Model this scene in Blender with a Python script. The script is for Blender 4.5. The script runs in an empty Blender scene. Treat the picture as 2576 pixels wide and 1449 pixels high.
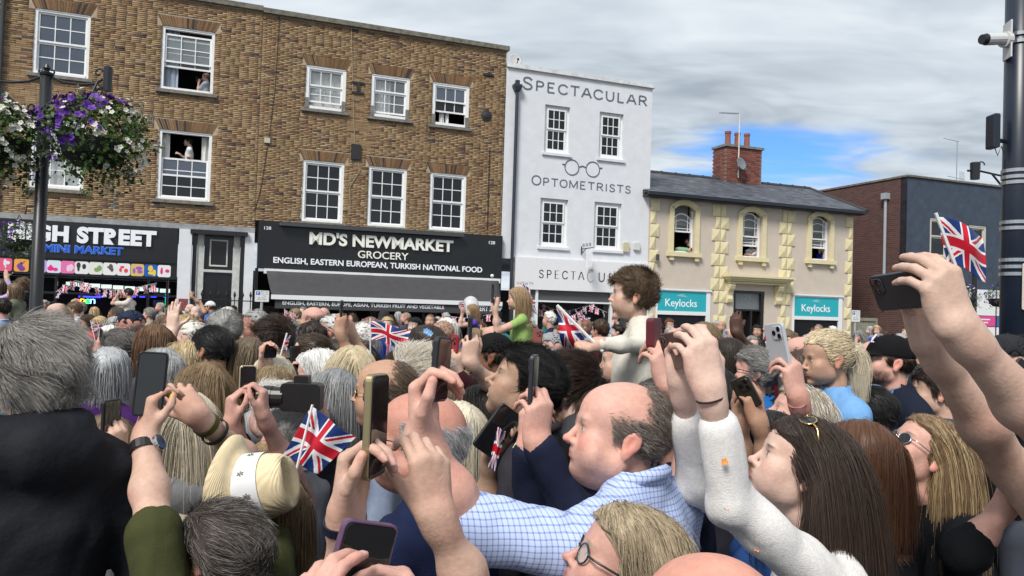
import bpy, math, random
import numpy as np
from mathutils import Vector, Matrix

# ---------------------------------------------------------------- camera, sky, sun, exposure
FPX, CX, CY = 1935.0, 1288.0, 724.5          # focal length and centre in a 2576 x 1449 picture
PITCH, ROLL, CAMZ = math.radians(1.3), math.radians(1.8), 1.80
SC = bpy.context.scene
COL = SC.collection
_fw = np.array([0, math.cos(PITCH), math.sin(PITCH)])
_up0 = np.array([0, -math.sin(PITCH), math.cos(PITCH)])
_rt0 = np.array([1.0, 0, 0])
_rt = math.cos(ROLL) * _rt0 + math.sin(ROLL) * _up0
_up = -math.sin(ROLL) * _rt0 + math.cos(ROLL) * _up0
CAM = np.array([0, 0, CAMZ])
cd = bpy.data.cameras.new('camera')
cd.sensor_width = 36.0
cd.lens = FPX / 2576 * 36.0
cd.clip_start = 0.05
cd.clip_end = 3000
cam = bpy.data.objects.new('camera', cd)
COL.objects.link(cam)
cam.matrix_world = Matrix(((_rt[0], _up[0], -_fw[0], 0), (_rt[1], _up[1], -_fw[1], 0), (_rt[2], _up[2], -_fw[2], CAMZ), (0, 0, 0, 1)))
SC.camera = cam


def ray(px, py):
    return _fw + _rt * ((px - CX) / FPX) - _up * ((py - CY) / FPX)


def at(px, py, d):
    return CAM + ray(px, py) * d


SUN_EL, SUN_AZ = math.radians(48), math.radians(205)     # azimuth measured from +Y towards +X: behind the camera, left
w = bpy.data.worlds.new('World')
SC.world = w
w.use_nodes = True
NT = w.node_tree
NT.nodes.clear()


def _n(t, kind, **kw):
    n = t.nodes.new(kind)
    for k, v in kw.items():
        setattr(n, k, v)
    return n


sky = _n(NT, 'ShaderNodeTexSky', sky_type='NISHITA', sun_disc=False)
sky.sun_elevation = SUN_EL
sky.sun_rotation = SUN_AZ
sky.air_density = 1.0
sky.dust_density = 0.6
geo = _n(NT, 'ShaderNodeTexCoord')
sep = _n(NT, 'ShaderNodeSeparateXYZ')
NT.links.new(geo.outputs['Generated'], sep.inputs[0])


def wmath(op, a, b=None, c=None):
    n = _n(NT, 'ShaderNodeMath', operation=op)
    for i, v in enumerate((a, b, c)):
        if v is None:
            continue
        if isinstance(v, (int, float)):
            n.inputs[i].default_value = v
        else:
            NT.links.new(v, n.inputs[i])
    return n.outputs[0]


zc = wmath('MAXIMUM', sep.outputs[2], 0.0)
zz = wmath('ADD', zc, 0.13)
qx = wmath('DIVIDE', sep.outputs[0], zz)
qy = wmath('DIVIDE', sep.outputs[1], zz)
comb = _n(NT, 'ShaderNodeCombineXYZ')
NT.links.new(qx, comb.inputs[0])
NT.links.new(qy, comb.inputs[1])
mp = _n(NT, 'ShaderNodeMapping')
mp.inputs['Location'].default_value = (3.1, 1.7, 0.4)
mp.inputs['Rotation'].default_value = (0, 0, math.radians(24))
mp.inputs['Scale'].default_value = (0.62, 1.25, 1)
NT.links.new(comb.outputs[0], mp.inputs[0])


def wnoise(scale, detail, rough, dist, loc=0.0):
    n = _n(NT, 'ShaderNodeTexNoise')
    n.inputs['Scale'].default_value = scale
    n.inputs['Detail'].default_value = detail
    n.inputs['Roughness'].default_value = rough
    n.inputs['Distortion'].default_value = dist
    m2 = _n(NT, 'ShaderNodeMapping')
    m2.inputs['Location'].default_value = (loc, loc * 0.7, 0)
    NT.links.new(mp.outputs[0], m2.inputs[0])
    NT.links.new(m2.outputs[0], n.inputs['Vector'])
    return n.outputs['Fac']


cover = wnoise(0.75, 5, 0.55, 0.5, 0.0)
shade = wnoise(1.0, 5, 0.55, 0.35, 5.3)
fine = wnoise(3.2, 3, 0.6, 0.6, 9.1)
# a clearer part of the sky low down to the right of the street, as the photograph shows
_cd = ray(1880, 405)
_cd = _cd / np.linalg.norm(_cd)
vs = _n(NT, 'ShaderNodeVectorMath', operation='SUBTRACT')
NT.links.new(geo.outputs['Generated'], vs.inputs[0])
vs.inputs[1].default_value = tuple(_cd)
vm = _n(NT, 'ShaderNodeVectorMath', operation='MULTIPLY')
NT.links.new(vs.outputs[0], vm.inputs[0])
vm.inputs[1].default_value = (1.0, 1.0, 2.9)
vl = _n(NT, 'ShaderNodeVectorMath', operation='LENGTH')
NT.links.new(vm.outputs[0], vl.inputs[0])
clr = _n(NT, 'ShaderNodeMapRange')
clr.interpolation_type = 'SMOOTHSTEP'
clr.inputs[1].default_value = 0.03
clr.inputs[2].default_value = 0.27
clr.inputs[3].default_value = 0.31
clr.inputs[4].default_value = 0.0
NT.links.new(vl.outputs['Value'], clr.inputs[0])
cov = wmath('SUBTRACT', wmath('ADD', wmath('MULTIPLY', cover, 0.75), wmath('MULTIPLY', fine, 0.3)), clr.outputs[0])
mr = _n(NT, 'ShaderNodeMapRange')
mr.interpolation_type = 'SMOOTHSTEP'
mr.inputs[1].default_value = 0.24
mr.inputs[2].default_value = 0.42
NT.links.new(cov, mr.inputs[0])
rmp = _n(NT, 'ShaderNodeValToRGB')
rmp.color_ramp.elements[0].position = 0.37
rmp.color_ramp.elements[0].color = (0.29, 0.335, 0.385, 1)
rmp.color_ramp.elements[1].position = 0.60
rmp.color_ramp.elements[1].color = (0.60, 0.645, 0.685, 1)
e = rmp.color_ramp.elements.new(0.47)
e.color = (0.44, 0.495, 0.55, 1)
NT.links.new(wmath('ADD', wmath('MULTIPLY', shade, 0.68), wmath('MULTIPLY', fine, 0.32)), rmp.inputs[0])
skc = _n(NT, 'ShaderNodeMix', data_type='RGBA', blend_type='MULTIPLY')
skc.inputs[0].default_value = 1.0
NT.links.new(sky.outputs[0], skc.inputs[6])
skc.inputs[7].default_value = (0.050, 0.084, 0.132, 1)
mix = _n(NT, 'ShaderNodeMix', data_type='RGBA')
NT.links.new(mr.outputs[0], mix.inputs[0])
NT.links.new(skc.outputs[2], mix.inputs[6])
NT.links.new(rmp.outputs[0], mix.inputs[7])
bg = _n(NT, 'ShaderNodeBackground')
bg.inputs[1].default_value = 0.86
NT.links.new(mix.outputs[2], bg.inputs[0])
wo = _n(NT, 'ShaderNodeOutputWorld')
NT.links.new(bg.outputs[0], wo.inputs[0])

sl = bpy.data.lights.new('sun', 'SUN')
sl.energy = 2.6
sl.angle = math.radians(18)
sl.color = (1.0, 0.955, 0.89)
so = bpy.data.objects.new('sun', sl)
COL.objects.link(so)
_sd = Vector((math.sin(SUN_AZ) * math.cos(SUN_EL), math.cos(SUN_AZ) * math.cos(SUN_EL), math.sin(SUN_EL)))
so.rotation_euler = _sd.to_track_quat('Z', 'Y').to_euler()
SC.view_settings.view_transform = 'Standard'
SC.view_settings.look = 'None'
SC.view_settings.exposure = 0.7
SC.view_settings.gamma = 1.0
SC.view_settings.use_curve_mapping = False
SC.render.resolution_x, SC.render.resolution_y = 1024, 576

# ---------------------------------------------------------------- helpers: objects and tags
RNG = np.random.default_rng(7)
random.seed(7)


def tag(o, label=None, cat=None, group=None, kind=None):
    for k, v in (('label', label), ('category', cat), ('group', group), ('kind', kind)):
        if v:
            o[k] = v
    return o


def empty(name, loc=(0, 0, 0), label=None, cat=None, group=None, rz=0.0, mat=None):
    o = bpy.data.objects.new(name, None)
    o.empty_display_size = 0.1
    COL.objects.link(o)
    if mat is not None:
        o.matrix_world = mat
    else:
        o.location = loc
        o.rotation_euler = (0, 0, rz)
    return tag(o, label, cat, group)


def link(name, me, parent=None, mat=None):
    o = bpy.data.objects.new(name, me)
    COL.objects.link(o)
    if parent is not None:
        o.parent = parent
    if mat is not None and not me.materials:
        me.materials.append(mat)
    return o


def mesh(name, V, F, mat=None, cols=None, smooth=False, corner=None, mids=None, mats=None):
    """V (n,3), F either (m,k) array or list of tuples; cols per-vertex rgb (linear)."""
    me = bpy.data.meshes.new(name)
    V = np.asarray(V, dtype=np.float64)
    if isinstance(F, np.ndarray) and F.ndim == 2:
        me.vertices.add(len(V))
        me.vertices.foreach_set('co', V.astype(np.float32).ravel())
        m, k = F.shape
        me.loops.add(m * k)
        me.loops.foreach_set('vertex_index', F.astype(np.int32).ravel())
        me.polygons.add(m)
        me.polygons.foreach_set('loop_start', np.arange(0, m * k, k, dtype=np.int32))
        me.polygons.foreach_set('loop_total', np.full(m, k, dtype=np.int32))
        me.update(calc_edges=True)
    else:
        me.from_pydata([tuple(v) for v in V], [], [tuple(int(i) for i in f) for f in F])
    if cols is not None:
        a = me.color_attributes.new('Col', 'FLOAT_COLOR', 'POINT')
        c = np.ones((len(V), 4), np.float32)
        c[:, :3] = cols
        a.data.foreach_set('color', c.ravel())
    if corner is not None:
        a = me.color_attributes.new('Col', 'FLOAT_COLOR', 'CORNER')
        c = np.ones((len(corner), 4), np.float32)
        c[:, :3] = corner
        a.data.foreach_set('color', c.ravel())
    if mats:
        for m_ in mats:
            me.materials.append(m_)
    elif mat:
        me.materials.append(mat)
    if mids is not None:
        me.polygons.foreach_set('material_index', np.asarray(mids, np.int32))
    if smooth:
        me.polygons.foreach_set('use_smooth', np.ones(len(me.polygons), bool))
    me.update()
    return me


class MB:
    """collects simple solids into one mesh"""

    def __init__(s):
        s.V, s.F, s.M = [], [], []

    def add(s, V, F, m=0):
        b = len(s.V)
        s.V += [tuple(v) for v in V]
        s.F += [tuple(i + b for i in f) for f in F]
        s.M += [m] * len(F)
        return s

    def box(s, x0, x1, y0, y1, z0, z1, m=0):
        return s.add([(x0, y0, z0), (x1, y0, z0), (x1, y1, z0), (x0, y1, z0), (x0, y0, z1), (x1, y0, z1), (x1, y1, z1), (x0, y1, z1)],
                     [(0, 3, 2, 1), (4, 5, 6, 7), (0, 1, 5, 4), (1, 2, 6, 5), (2, 3, 7, 6), (3, 0, 4, 7)], m)

    def tube(s, pts, r, n=8, m=0, caps=True, closed=False):
        pts = [Vector(p) for p in pts]
        rs = r if hasattr(r, '__len__') else [r] * len(pts)
        b = len(s.V)
        ref = None
        N = len(pts)
        for i, p in enumerate(pts):
            if closed:
                t = pts[(i + 1) % N] - pts[i - 1]
            else:
                t = pts[min(i + 1, N - 1)] - pts[max(i - 1, 0)]
            if t.length < 1e-9:
                t = Vector((0, 0, 1))
            t.normalize()
            if ref is None:
                ref = t.orthogonal().normalized()
            ref = (ref - t * ref.dot(t))
            if ref.length < 1e-6:
                ref = t.orthogonal()
            ref.normalize()
            bt = t.cross(ref)
            for k in range(n):
                a = 2 * math.pi * k / n
                s.V.append(tuple(p + (ref * math.cos(a) + bt * math.sin(a)) * rs[i]))
        R = N if closed else N - 1
        for i in range(R):
            for k in range(n):
                j = (i + 1) % N
                s.F.append((b + i * n + k, b + i * n + (k + 1) % n, b + j * n + (k + 1) % n, b + j * n + k))
                s.M.append(m)
        if caps and not closed:
            s.F.append(tuple(b + k for k in range(n))[::-1])
            s.F.append(tuple(b + (N - 1) * n + k for k in range(n)))
            s.M += [m, m]
        return s

    def lathe(s, prof, n=16, c=(0, 0, 0), m=0):
        b = len(s.V)
        for r, z in prof:
            for k in range(n):
                a = 2 * math.pi * k / n
                s.V.append((c[0] + r * math.cos(a), c[1] + r * math.sin(a), c[2] + z))
        for i in range(len(prof) - 1):
            for k in range(n):
                s.F.append((b + i * n + k, b + i * n + (k + 1) % n, b + (i + 1) * n + (k + 1) % n, b + (i + 1) * n + k))
                s.M.append(m)
        s.F.append(tuple(b + k for k in range(n))[::-1])
        s.F.append(tuple(b + (len(prof) - 1) * n + k for k in range(n)))
        s.M += [m, m]
        return s

    def prism(s, poly, y0, y1, m=0):
        """poly in x,z extruded along y"""
        n = len(poly)
        V = [(x, y0, z) for x, z in poly] + [(x, y1, z) for x, z in poly]
        F = [tuple(range(n))[::-1], tuple(range(n, 2 * n))] + [(i, (i + 1) % n, n + (i + 1) % n, n + i) for i in range(n)]
        return s.add(V, F, m)

    def mesh(s, name, mat=None, mats=None, smooth=False):
        return mesh(name, s.V, s.F, mat, mids=s.M if mats else None, mats=mats, smooth=smooth)

    def build(s, name, mat, parent=None, mats=None, smooth=False):
        return link(name, s.mesh(name, mat, mats, smooth), parent)


# ---------------------------------------------------------------- materials
MATS = {}


def material(name, col=(0.5, 0.5, 0.5), rough=0.6, metal=0.0, spec=0.5, noise=0.0, nscale=20.0, bump=0.0, bscale=60.0, attr=False, emit=0.0,
             coat=0.0, sss=0.0, alpha=1.0, trans=0.0, stretch=None, rnd=0.0):
    if name in MATS:
        return MATS[name]
    m = bpy.data.materials.new(name)
    m.use_nodes = True
    t = m.node_tree
    b = t.nodes['Principled BSDF']
    b.inputs['Roughness'].default_value = rough
    b.inputs['Metallic'].default_value = metal
    b.inputs['Specular IOR Level'].default_value = spec
    b.inputs['Coat Weight'].default_value = coat
    b.inputs['Transmission Weight'].default_value = trans
    b.inputs['Alpha'].default_value = alpha
    if sss:
        b.inputs['Subsurface Weight'].default_value = sss
        b.inputs['Subsurface Radius'].default_value = (1.0, 0.35, 0.2)
        b.inputs['Subsurface Scale'].default_value = 0.008
    if attr:
        a = _n(t, 'ShaderNodeAttribute')
        a.attribute_name = 'Col'
        src = a.outputs['Color']
    else:
        a = _n(t, 'ShaderNodeRGB')
        a.outputs[0].default_value = (*col, 1)
        src = a.outputs[0]
    tc = _n(t, 'ShaderNodeTexCoord')
    vec = tc.outputs['Object']
    if stretch:
        mp_ = _n(t, 'ShaderNodeMapping')
        mp_.inputs['Scale'].default_value = stretch
        t.links.new(vec, mp_.inputs[0])
        vec = mp_.outputs[0]
    if noise:
        nz = _n(t, 'ShaderNodeTexNoise')
        nz.inputs['Scale'].default_value = nscale
        nz.inputs['Detail'].default_value = 6
        nz.inputs['Roughness'].default_value = 0.6
        t.links.new(vec, nz.inputs['Vector'])
        r = _n(t, 'ShaderNodeMapRange')
        r.inputs[1].default_value = 0.3
        r.inputs[2].default_value = 0.7
        r.inputs[3].default_value = 1 - noise
        r.inputs[4].default_value = 1 + noise
        t.links.new(nz.outputs['Fac'], r.inputs[0])
        mm = _n(t, 'ShaderNodeMix', data_type='RGBA', blend_type='MULTIPLY')
        mm.inputs[0].default_value = 1
        t.links.new(src, mm.inputs[6])
        t.links.new(r.outputs[0], mm.inputs[7])
        src = mm.outputs[2]
    if rnd:
        oi = _n(t, 'ShaderNodeObjectInfo')
        r = _n(t, 'ShaderNodeMapRange')
        r.inputs[3].default_value = 1 - rnd
        r.inputs[4].default_value = 1 + rnd
        t.links.new(oi.outputs['Random'], r.inputs[0])
        mm = _n(t, 'ShaderNodeMix', data_type='RGBA', blend_type='MULTIPLY')
        mm.inputs[0].default_value = 1
        t.links.new(src, mm.inputs[6])
        t.links.new(r.outputs[0], mm.inputs[7])
        src = mm.outputs[2]
    t.links.new(src, b.inputs['Base Color'])
    if emit:
        t.links.new(src, b.inputs['Emission Color'])
        b.inputs['Emission Strength'].default_value = emit
    if bump:
        nz = _n(t, 'ShaderNodeTexNoise')
        nz.inputs['Scale'].default_value = bscale
        nz.inputs['Detail'].default_value = 5
        t.links.new(vec, nz.inputs['Vector'])
        bp = _n(t, 'ShaderNodeBump')
        bp.inputs['Strength'].default_value = bump
        bp.inputs['Distance'].default_value = 0.01
        t.links.new(nz.outputs['Fac'], bp.inputs['Height'])
        t.links.new(bp.outputs[0], b.inputs['Normal'])
    MATS[name] = m
    return m
# ---------------------------------------------------------------- implicit surfaces
def surface_nets(F, org, h):
    s = F < 0
    nx, ny, nz = F.shape
    acc = np.zeros((nx - 1, ny - 1, nz - 1, 3))
    cnt = np.zeros((nx - 1, ny - 1, nz - 1))
    for ax in range(3):
        a = [slice(None)] * 3
        b = [slice(None)] * 3
        a[ax] = slice(0, -1)
        b[ax] = slice(1, None)
        f0, f1 = F[tuple(a)], F[tuple(b)]
        cr = s[tuple(a)] != s[tuple(b)]
        t = np.where(cr, f0 / np.where(cr, f0 - f1, 1), 0)
        o = [i for i in range(3) if i != ax]
        idx = np.argwhere(cr)
        tt = t[cr]
        for d0 in (0, -1):
            for d1 in (0, -1):
                c = idx.copy()
                c[:, o[0]] += d0
                c[:, o[1]] += d1
                ok = (c[:, 0] >= 0) & (c[:, 1] >= 0) & (c[:, 2] >= 0) & (c[:, 0] < nx - 1) & (c[:, 1] < ny - 1) & (c[:, 2] < nz - 1)
                p = idx.astype(float)
                p[:, ax] += tt
                cc = tuple(c[ok].T)
                np.add.at(acc, cc, p[ok])
                np.add.at(cnt, cc, 1)
    cells = np.argwhere(cnt > 0)
    ids = -np.ones(cnt.shape, int)
    ids[tuple(cells.T)] = np.arange(len(cells))
    V = acc[tuple(cells.T)] / cnt[tuple(cells.T)][:, None] * h + org
    faces = []
    for ax in range(3):
        a = [slice(None)] * 3
        b = [slice(None)] * 3
        a[ax] = slice(0, -1)
        b[ax] = slice(1, None)
        s0, s1 = s[tuple(a)], s[tuple(b)]
        o = [(ax + 1) % 3, (ax + 2) % 3]
        idx = np.argwhere(s0 != s1)
        ok = (idx[:, o[0]] > 0) & (idx[:, o[1]] > 0) & (idx[:, o[0]] < F.shape[o[0]] - 1) & (idx[:, o[1]] < F.shape[o[1]] - 1)
        idx = idx[ok]
        if not len(idx):
            continue
        q = []
        for d0, d1 in ((-1, -1), (0, -1), (0, 0), (-1, 0)):
            c = idx.copy()
            c[:, o[0]] += d0
            c[:, o[1]] += d1
            q.append(ids[tuple(c.T)])
        q = np.stack(q, 1)
        ins = s0[tuple(idx.T)]
        q[~ins] = q[~ins][:, ::-1]
        faces.append(q)
    F_ = np.concatenate(faces)
    return V, F_[(F_ >= 0).all(1)]


def smin(a, b, k):
    if k <= 0:
        return np.minimum(a, b)
    hh = np.clip(0.5 + 0.5 * (b - a) / k, 0, 1)
    return b + (a - b) * hh - k * hh * (1 - hh)


def smax(a, b, k):
    return -smin(-a, -b, k)


def d_ell(P, c, r, rx=0.0):
    q = [P[i] - c[i] for i in range(3)]
    if rx:
        co, si = math.cos(rx), math.sin(rx)
        q = [q[0], co * q[1] + si * q[2], -si * q[1] + co * q[2]]
    k0 = np.sqrt(sum((q[i] / r[i]) ** 2 for i in range(3)))
    k1 = np.sqrt(sum((q[i] / r[i] ** 2) ** 2 for i in range(3))) + 1e-9
    return k0 * (k0 - 1) / k1


def d_cone(P, a, b, ra, rb):
    ba = [b[i] - a[i] for i in range(3)]
    l2 = sum(v * v for v in ba) + 1e-12
    t = np.clip(sum((P[i] - a[i]) * ba[i] for i in range(3)) / l2, 0, 1)
    return np.sqrt(sum((P[i] - a[i] - ba[i] * t) ** 2 for i in range(3))) - (ra + (rb - ra) * t)


def grid(lo, hi, h):
    ax = [np.arange(lo[i], hi[i] + h, h) for i in range(3)]
    return np.meshgrid(*ax, indexing='ij'), np.array(lo, float)


def prim_field(P, prims):
    """prims: ('e',c,r,k[,rx]) ellipsoid, ('c',a,b,ra,rb,k) cone, ('-e',...) carved; evaluated in order"""
    F = None
    for p in prims:
        t = p[0]
        if t[-1] == 'e':
            d = d_ell(P, p[1], p[2], p[4] if len(p) > 4 else 0.0)
            k = p[3]
        else:
            d = d_cone(P, p[1], p[2], p[3], p[4])
            k = p[5]
        if F is None:
            F = d
        elif t[0] == '-':
            F = smax(F, -d, k)
        else:
            F = smin(F, d, k)
    return F


def sdf_mesh(prims, lo, hi, h):
    P, o = grid(lo, hi, h)
    return surface_nets(prim_field(P, prims), o, h)


def prim_bounds(prims, pad=0.03):
    lo = np.full(3, 9.0)
    hi = np.full(3, -9.0)
    for p in prims:
        if p[0][0] == '-':
            continue
        if p[0] == 'e':
            c, r = np.array(p[1]), np.array(p[2])
            m = max(r) if len(p) > 4 else r
            lo = np.minimum(lo, c - m)
            hi = np.maximum(hi, c + m)
        else:
            for q, r in ((p[1], p[3]), (p[2], p[4])):
                lo = np.minimum(lo, np.array(q) - r)
                hi = np.maximum(hi, np.array(q) + r)
    return lo - pad, hi + pad


def wob(p, f, seed=0):
    """smooth pseudo noise in -1..1"""
    r = np.random.default_rng(seed)
    out = np.zeros(len(p))
    for i in range(7):
        k = r.normal(size=3)
        k = k / np.linalg.norm(k) * f * r.uniform(0.6, 1.7)
        out += np.sin(p @ k + r.uniform(0, 6.28) + 1.3 * np.sin(p @ r.normal(size=3) * f * 0.5 + i))
    return out / 4.5


def vnormals(V, F):
    a, b, c = V[F[:, 0]], V[F[:, 1]], V[F[:, 2]]
    n = np.cross(b - a, c - a)
    N = np.zeros_like(V)
    for i in range(F.shape[1]):
        np.add.at(N, F[:, i], n)
    return N / (np.linalg.norm(N, axis=1)[:, None] + 1e-12)


# ---------------------------------------------------------------- heads  (local: +X person's right, +Y face, +Z up; origin at eye level)
HV = {  # jaw width, jaw depth, nose, brow, lips, cranium height, cheeks, open mouth
    'm': dict(jw=1.0, jd=1.0, nose=1.0, brow=1.0, lip=0.9, ch=1.0, fat=0.0, op=0),
    'mo': dict(jw=1.05, jd=1.02, nose=1.12, brow=1.05, lip=0.75, ch=1.0, fat=0.012, op=0),
    'mf': dict(jw=1.12, jd=1.03, nose=1.08, brow=0.95, lip=0.8, ch=1.0, fat=0.024, op=0),
    'f': dict(jw=0.87, jd=0.93, nose=0.82, brow=0.55, lip=1.15, ch=1.0, fat=0.0, op=0),
    'fo': dict(jw=0.93, jd=0.95, nose=0.95, brow=0.6, lip=0.9, ch=0.98, fat=0.008, op=0),
    'fl': dict(jw=0.9, jd=0.95, nose=0.85, brow=0.55, lip=1.1, ch=0.98, fat=0.006, op=1),
    'ms': dict(jw=1.0, jd=1.0, nose=1.18, brow=1.1, lip=0.9, ch=1.0, fat=0.0, op=0.6),
    'c': dict(jw=0.84, jd=0.84, nose=0.68, brow=0.4, lip=1.05, ch=1.06, fat=0.004, op=0),
    'co': dict(jw=0.84, jd=0.86, nose=0.7, brow=0.4, lip=1.05, ch=1.06, fat=0.004, op=1.1),
}
HH = (0.0044, 0.0080, 0.0150)
_hc = {}


def head_prims(v):
    q = HV[v]
    jw, jd, ns, br, lp, ch, fat, op = (q[k] for k in ('jw', 'jd', 'nose', 'brow', 'lip', 'ch', 'fat', 'op'))
    cy = 0.079 + 0.012 * (jd - 0.9)          # chin forward
    mz = -0.012 * op                          # lower jaw drops with the mouth open
    P = [('e', (0, -0.012, 0.036 * ch), (0.0755, 0.097, 0.080 * ch), 0.02),
         ('e', (0, -0.045, 0.012), (0.066, 0.062, 0.066), 0.03),
         ('e', (0, 0.040, 0.035), (0.060, 0.050, 0.052), 0.03),
         ('e', (0, 0.030, -0.030), (0.0635, 0.060, 0.078), 0.02),
         ('e', (0, 0.034 * jd, -0.072 + mz * .6), (0.050 * jw + fat * .5, 0.050, 0.040), 0.03),
         ('e', (0, cy - 0.004, -0.101 + mz), (0.021 * jw, 0.017, 0.015), 0.022),
         ('e', (0.046 * jw, 0.004, -0.064), (0.018 + fat * .5, 0.026, 0.026), 0.03),
         ('e', (-0.046 * jw, 0.004, -0.064), (0.018 + fat * .5, 0.026, 0.026), 0.03),
         ('c', (-0.034, 0.082, 0.014), (0.034, 0.082, 0.014), 0.006 + 0.005 * br, 0.006 + 0.005 * br, 0.016),
         ('e', (0.043, 0.060, -0.026), (0.020, 0.022, 0.018), 0.025),
         ('e', (-0.043, 0.060, -0.026), (0.020, 0.022, 0.018), 0.025),
         ('-e', (0.031, 0.106, -0.002), (0.017, 0.018, 0.011), 0.010),
         ('-e', (-0.031, 0.106, -0.002), (0.017, 0.018, 0.011), 0.010),
         ('e', (0.031, 0.0765, -0.004), (0.0135, 0.0125, 0.0115), 0.004),
         ('e', (-0.031, 0.0765, -0.004), (0.0135, 0.0125, 0.0115), 0.004),
         ('c', (0, 0.0875, 0.004), (0, 0.098 + 0.010 * ns, -0.032), 0.0068, 0.0085 * ns ** .5, 0.008),
         ('e', (0, 0.099 + 0.0125 * ns, -0.0345), (0.0095 * ns ** .5, 0.0105, 0.0090), 0.006),
         ('e', (0.0115, 0.0985, -0.038), (0.0075 * ns ** .5, 0.0085, 0.0066), 0.006),
         ('e', (-0.0115, 0.0985, -0.038), (0.0075 * ns ** .5, 0.0085, 0.0066), 0.006),
         ('e', (0, 0.082, -0.062), (0.030, 0.014, 0.022), 0.014),
         ('c', (-0.017, 0.0915, -0.0605), (0.017, 0.0915, -0.0605), 0.0042 + 0.0012 * lp, 0.0042 + 0.0012 * lp, 0.005),
         ('e', (0, 0.0955, -0.0600), (0.014, 0.0055, 0.0050 * lp + .001), 0.004),
         ('e', (0, 0.0935, -0.0715 + mz), (0.0185, 0.0070, 0.0056 * lp + .001), 0.005),
         ('e', (0.033, 0.06, -0.055), (0.022 + fat, 0.022, 0.028), 0.03),
         ('e', (-0.033, 0.06, -0.055), (0.022 + fat, 0.022, 0.028), 0.03),
         ('-e', (0, 0.101, -0.0658 + mz * .6), (0.022, 0.014 + 0.006 * op, 0.0016 + 0.010 * op), 0.0025),
         ('-e', (0, 0.100, -0.0835 + mz), (0.02, 0.009, 0.006), 0.012)]
    if fat > 0.01:
        P.append(('e', (0, 0.035, -0.105), (0.045, 0.045, 0.030), 0.03))
    for s in (1, -1):
        P += [('e', (s * 0.0755, -0.014, -0.012), (0.0085, 0.0185, 0.0265), 0.008, 0.15),
              ('e', (s * 0.0810, -0.023, -0.004), (0.0048, 0.0155, 0.0225), 0.006, 0.15),
              ('e', (s * 0.0790, -0.007, -0.036), (0.0068, 0.0100, 0.0110), 0.010),
              ('-e', (s * 0.0870, -0.012, -0.008), (0.0080, 0.0078, 0.0145), 0.004, 0.20)]
    nr = 0.057 if v[0] == 'm' else 0.048
    P.append(('c', (0, -0.030, -0.05), (0, -0.052, -0.235), nr * .95, nr * 1.06, 0.016))
    return P


def head_geo(v, lod):
    k = (v, lod)
    if k not in _hc:
        _hc[k] = sdf_mesh(head_prims(v), (-0.105, -0.135, -0.235), (0.105, 0.135, 0.135), HH[lod])
    return _hc[k]


def head_colors(V, skin, lips, brow, beard=None, blush=0.5, seed=0):
    skin = np.array(skin)
    C = np.tile(skin, (len(V), 1))
    x, y, z = V.T
    red = skin * np.array([1.06, 0.72, 0.68])

    def blend(mask, col):
        C[:] = C * (1 - mask[:, None]) + np.array(col) * mask[:, None]

    def blob(c, r, soft=0.6):
        d = np.sqrt((((V - np.array(c)) / np.array(r)) ** 2).sum(1))
        return np.clip((1 - d) / soft, 0, 1)
    m = 0.25 * np.clip(wob(V, 60, seed + 3), 0, 1)
    blend(m * 0.6, red)
    for s in (1, -1):
        blend(blob((s * 0.045, 0.07, -0.035), (0.035, 0.05, 0.03), 0.9) * 0.75 * blush, red)
        blend(blob((s * 0.085, -0.012, -0.012), (0.016, 0.028, 0.042), 0.5) * 0.75, red)
    blend(blob((0, 0.115, -0.036), (0.02, 0.025, 0.018), 0.8) * 0.8 * blush, red)
    if beard is not None:
        m = np.clip((-0.040 - z) / 0.018, 0, 1) * np.clip((y - 0.0 + (z + 0.06) * .3) / 0.02, 0, 1) * np.clip((z + 0.135) / 0.02, 0, 1)
        m = m * (1 - blob((0, 0.095, -0.066), (0.024, 0.03, 0.010), 0.5))
        m = m * np.clip(1.3 - np.clip(np.abs(x) - 0.0, 0, 1) * 4 * (z > -0.055), 0.0, 1)
        blend(np.clip(m, 0, 1) * beard[1] * (0.8 + 0.25 * wob(V, 300, seed)), beard[0])
    lm = np.maximum(blob((0, 0.097, -0.0600), (0.022, 0.014, 0.0065), 0.4), blob((0, 0.097, -0.0715), (0.022, 0.014, 0.0075), 0.4)) * (y > 0.085)
    blend(lm * 0.85, lips)
    blend(blob((0, 0.093, -0.0658), (0.023, 0.011, 0.0022), 0.8) * 0.7, skin * 0.25)
    for s in (1, -1):
        bm = blob((s * 0.032, 0.088, 0.017 - 0.0), (0.021, 0.02, 0.0055), 0.5)
        blend(bm * 0.85, brow)
        blend(blob((s * 0.031, 0.088, -0.0035), (0.0115, 0.012, 0.0062), 0.3), np.array([0.55, 0.52, 0.5]))
        blend(blob((s * 0.031, 0.089, -0.0035), (0.0050, 0.012, 0.0060), 0.3), np.array([0.03, 0.022, 0.018]))
        blend(blob((s * 0.031, 0.088, 0.0035), (0.015, 0.012, 0.0028), 0.5) * 0.9, np.array([0.035, 0.025, 0.02]))
        blend(blob((s * 0.008, 0.103, -0.0425), (0.005, 0.008, 0.0035), 0.6) * 0.6, skin * 0.25)
    return np.clip(C, 0.003, 1)


# ---------------------------------------------------------------- hair
def hairline(y, front=0.058, temple=0.03, side=-0.018, nape=-0.075):
    return np.interp(y, [-0.12, -0.045, -0.018, 0.022, 0.036, 0.060, 0.085, 0.13], [nape, nape, side - 0.005, side, temple, front - 0.006, front, front + 0.01])


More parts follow.
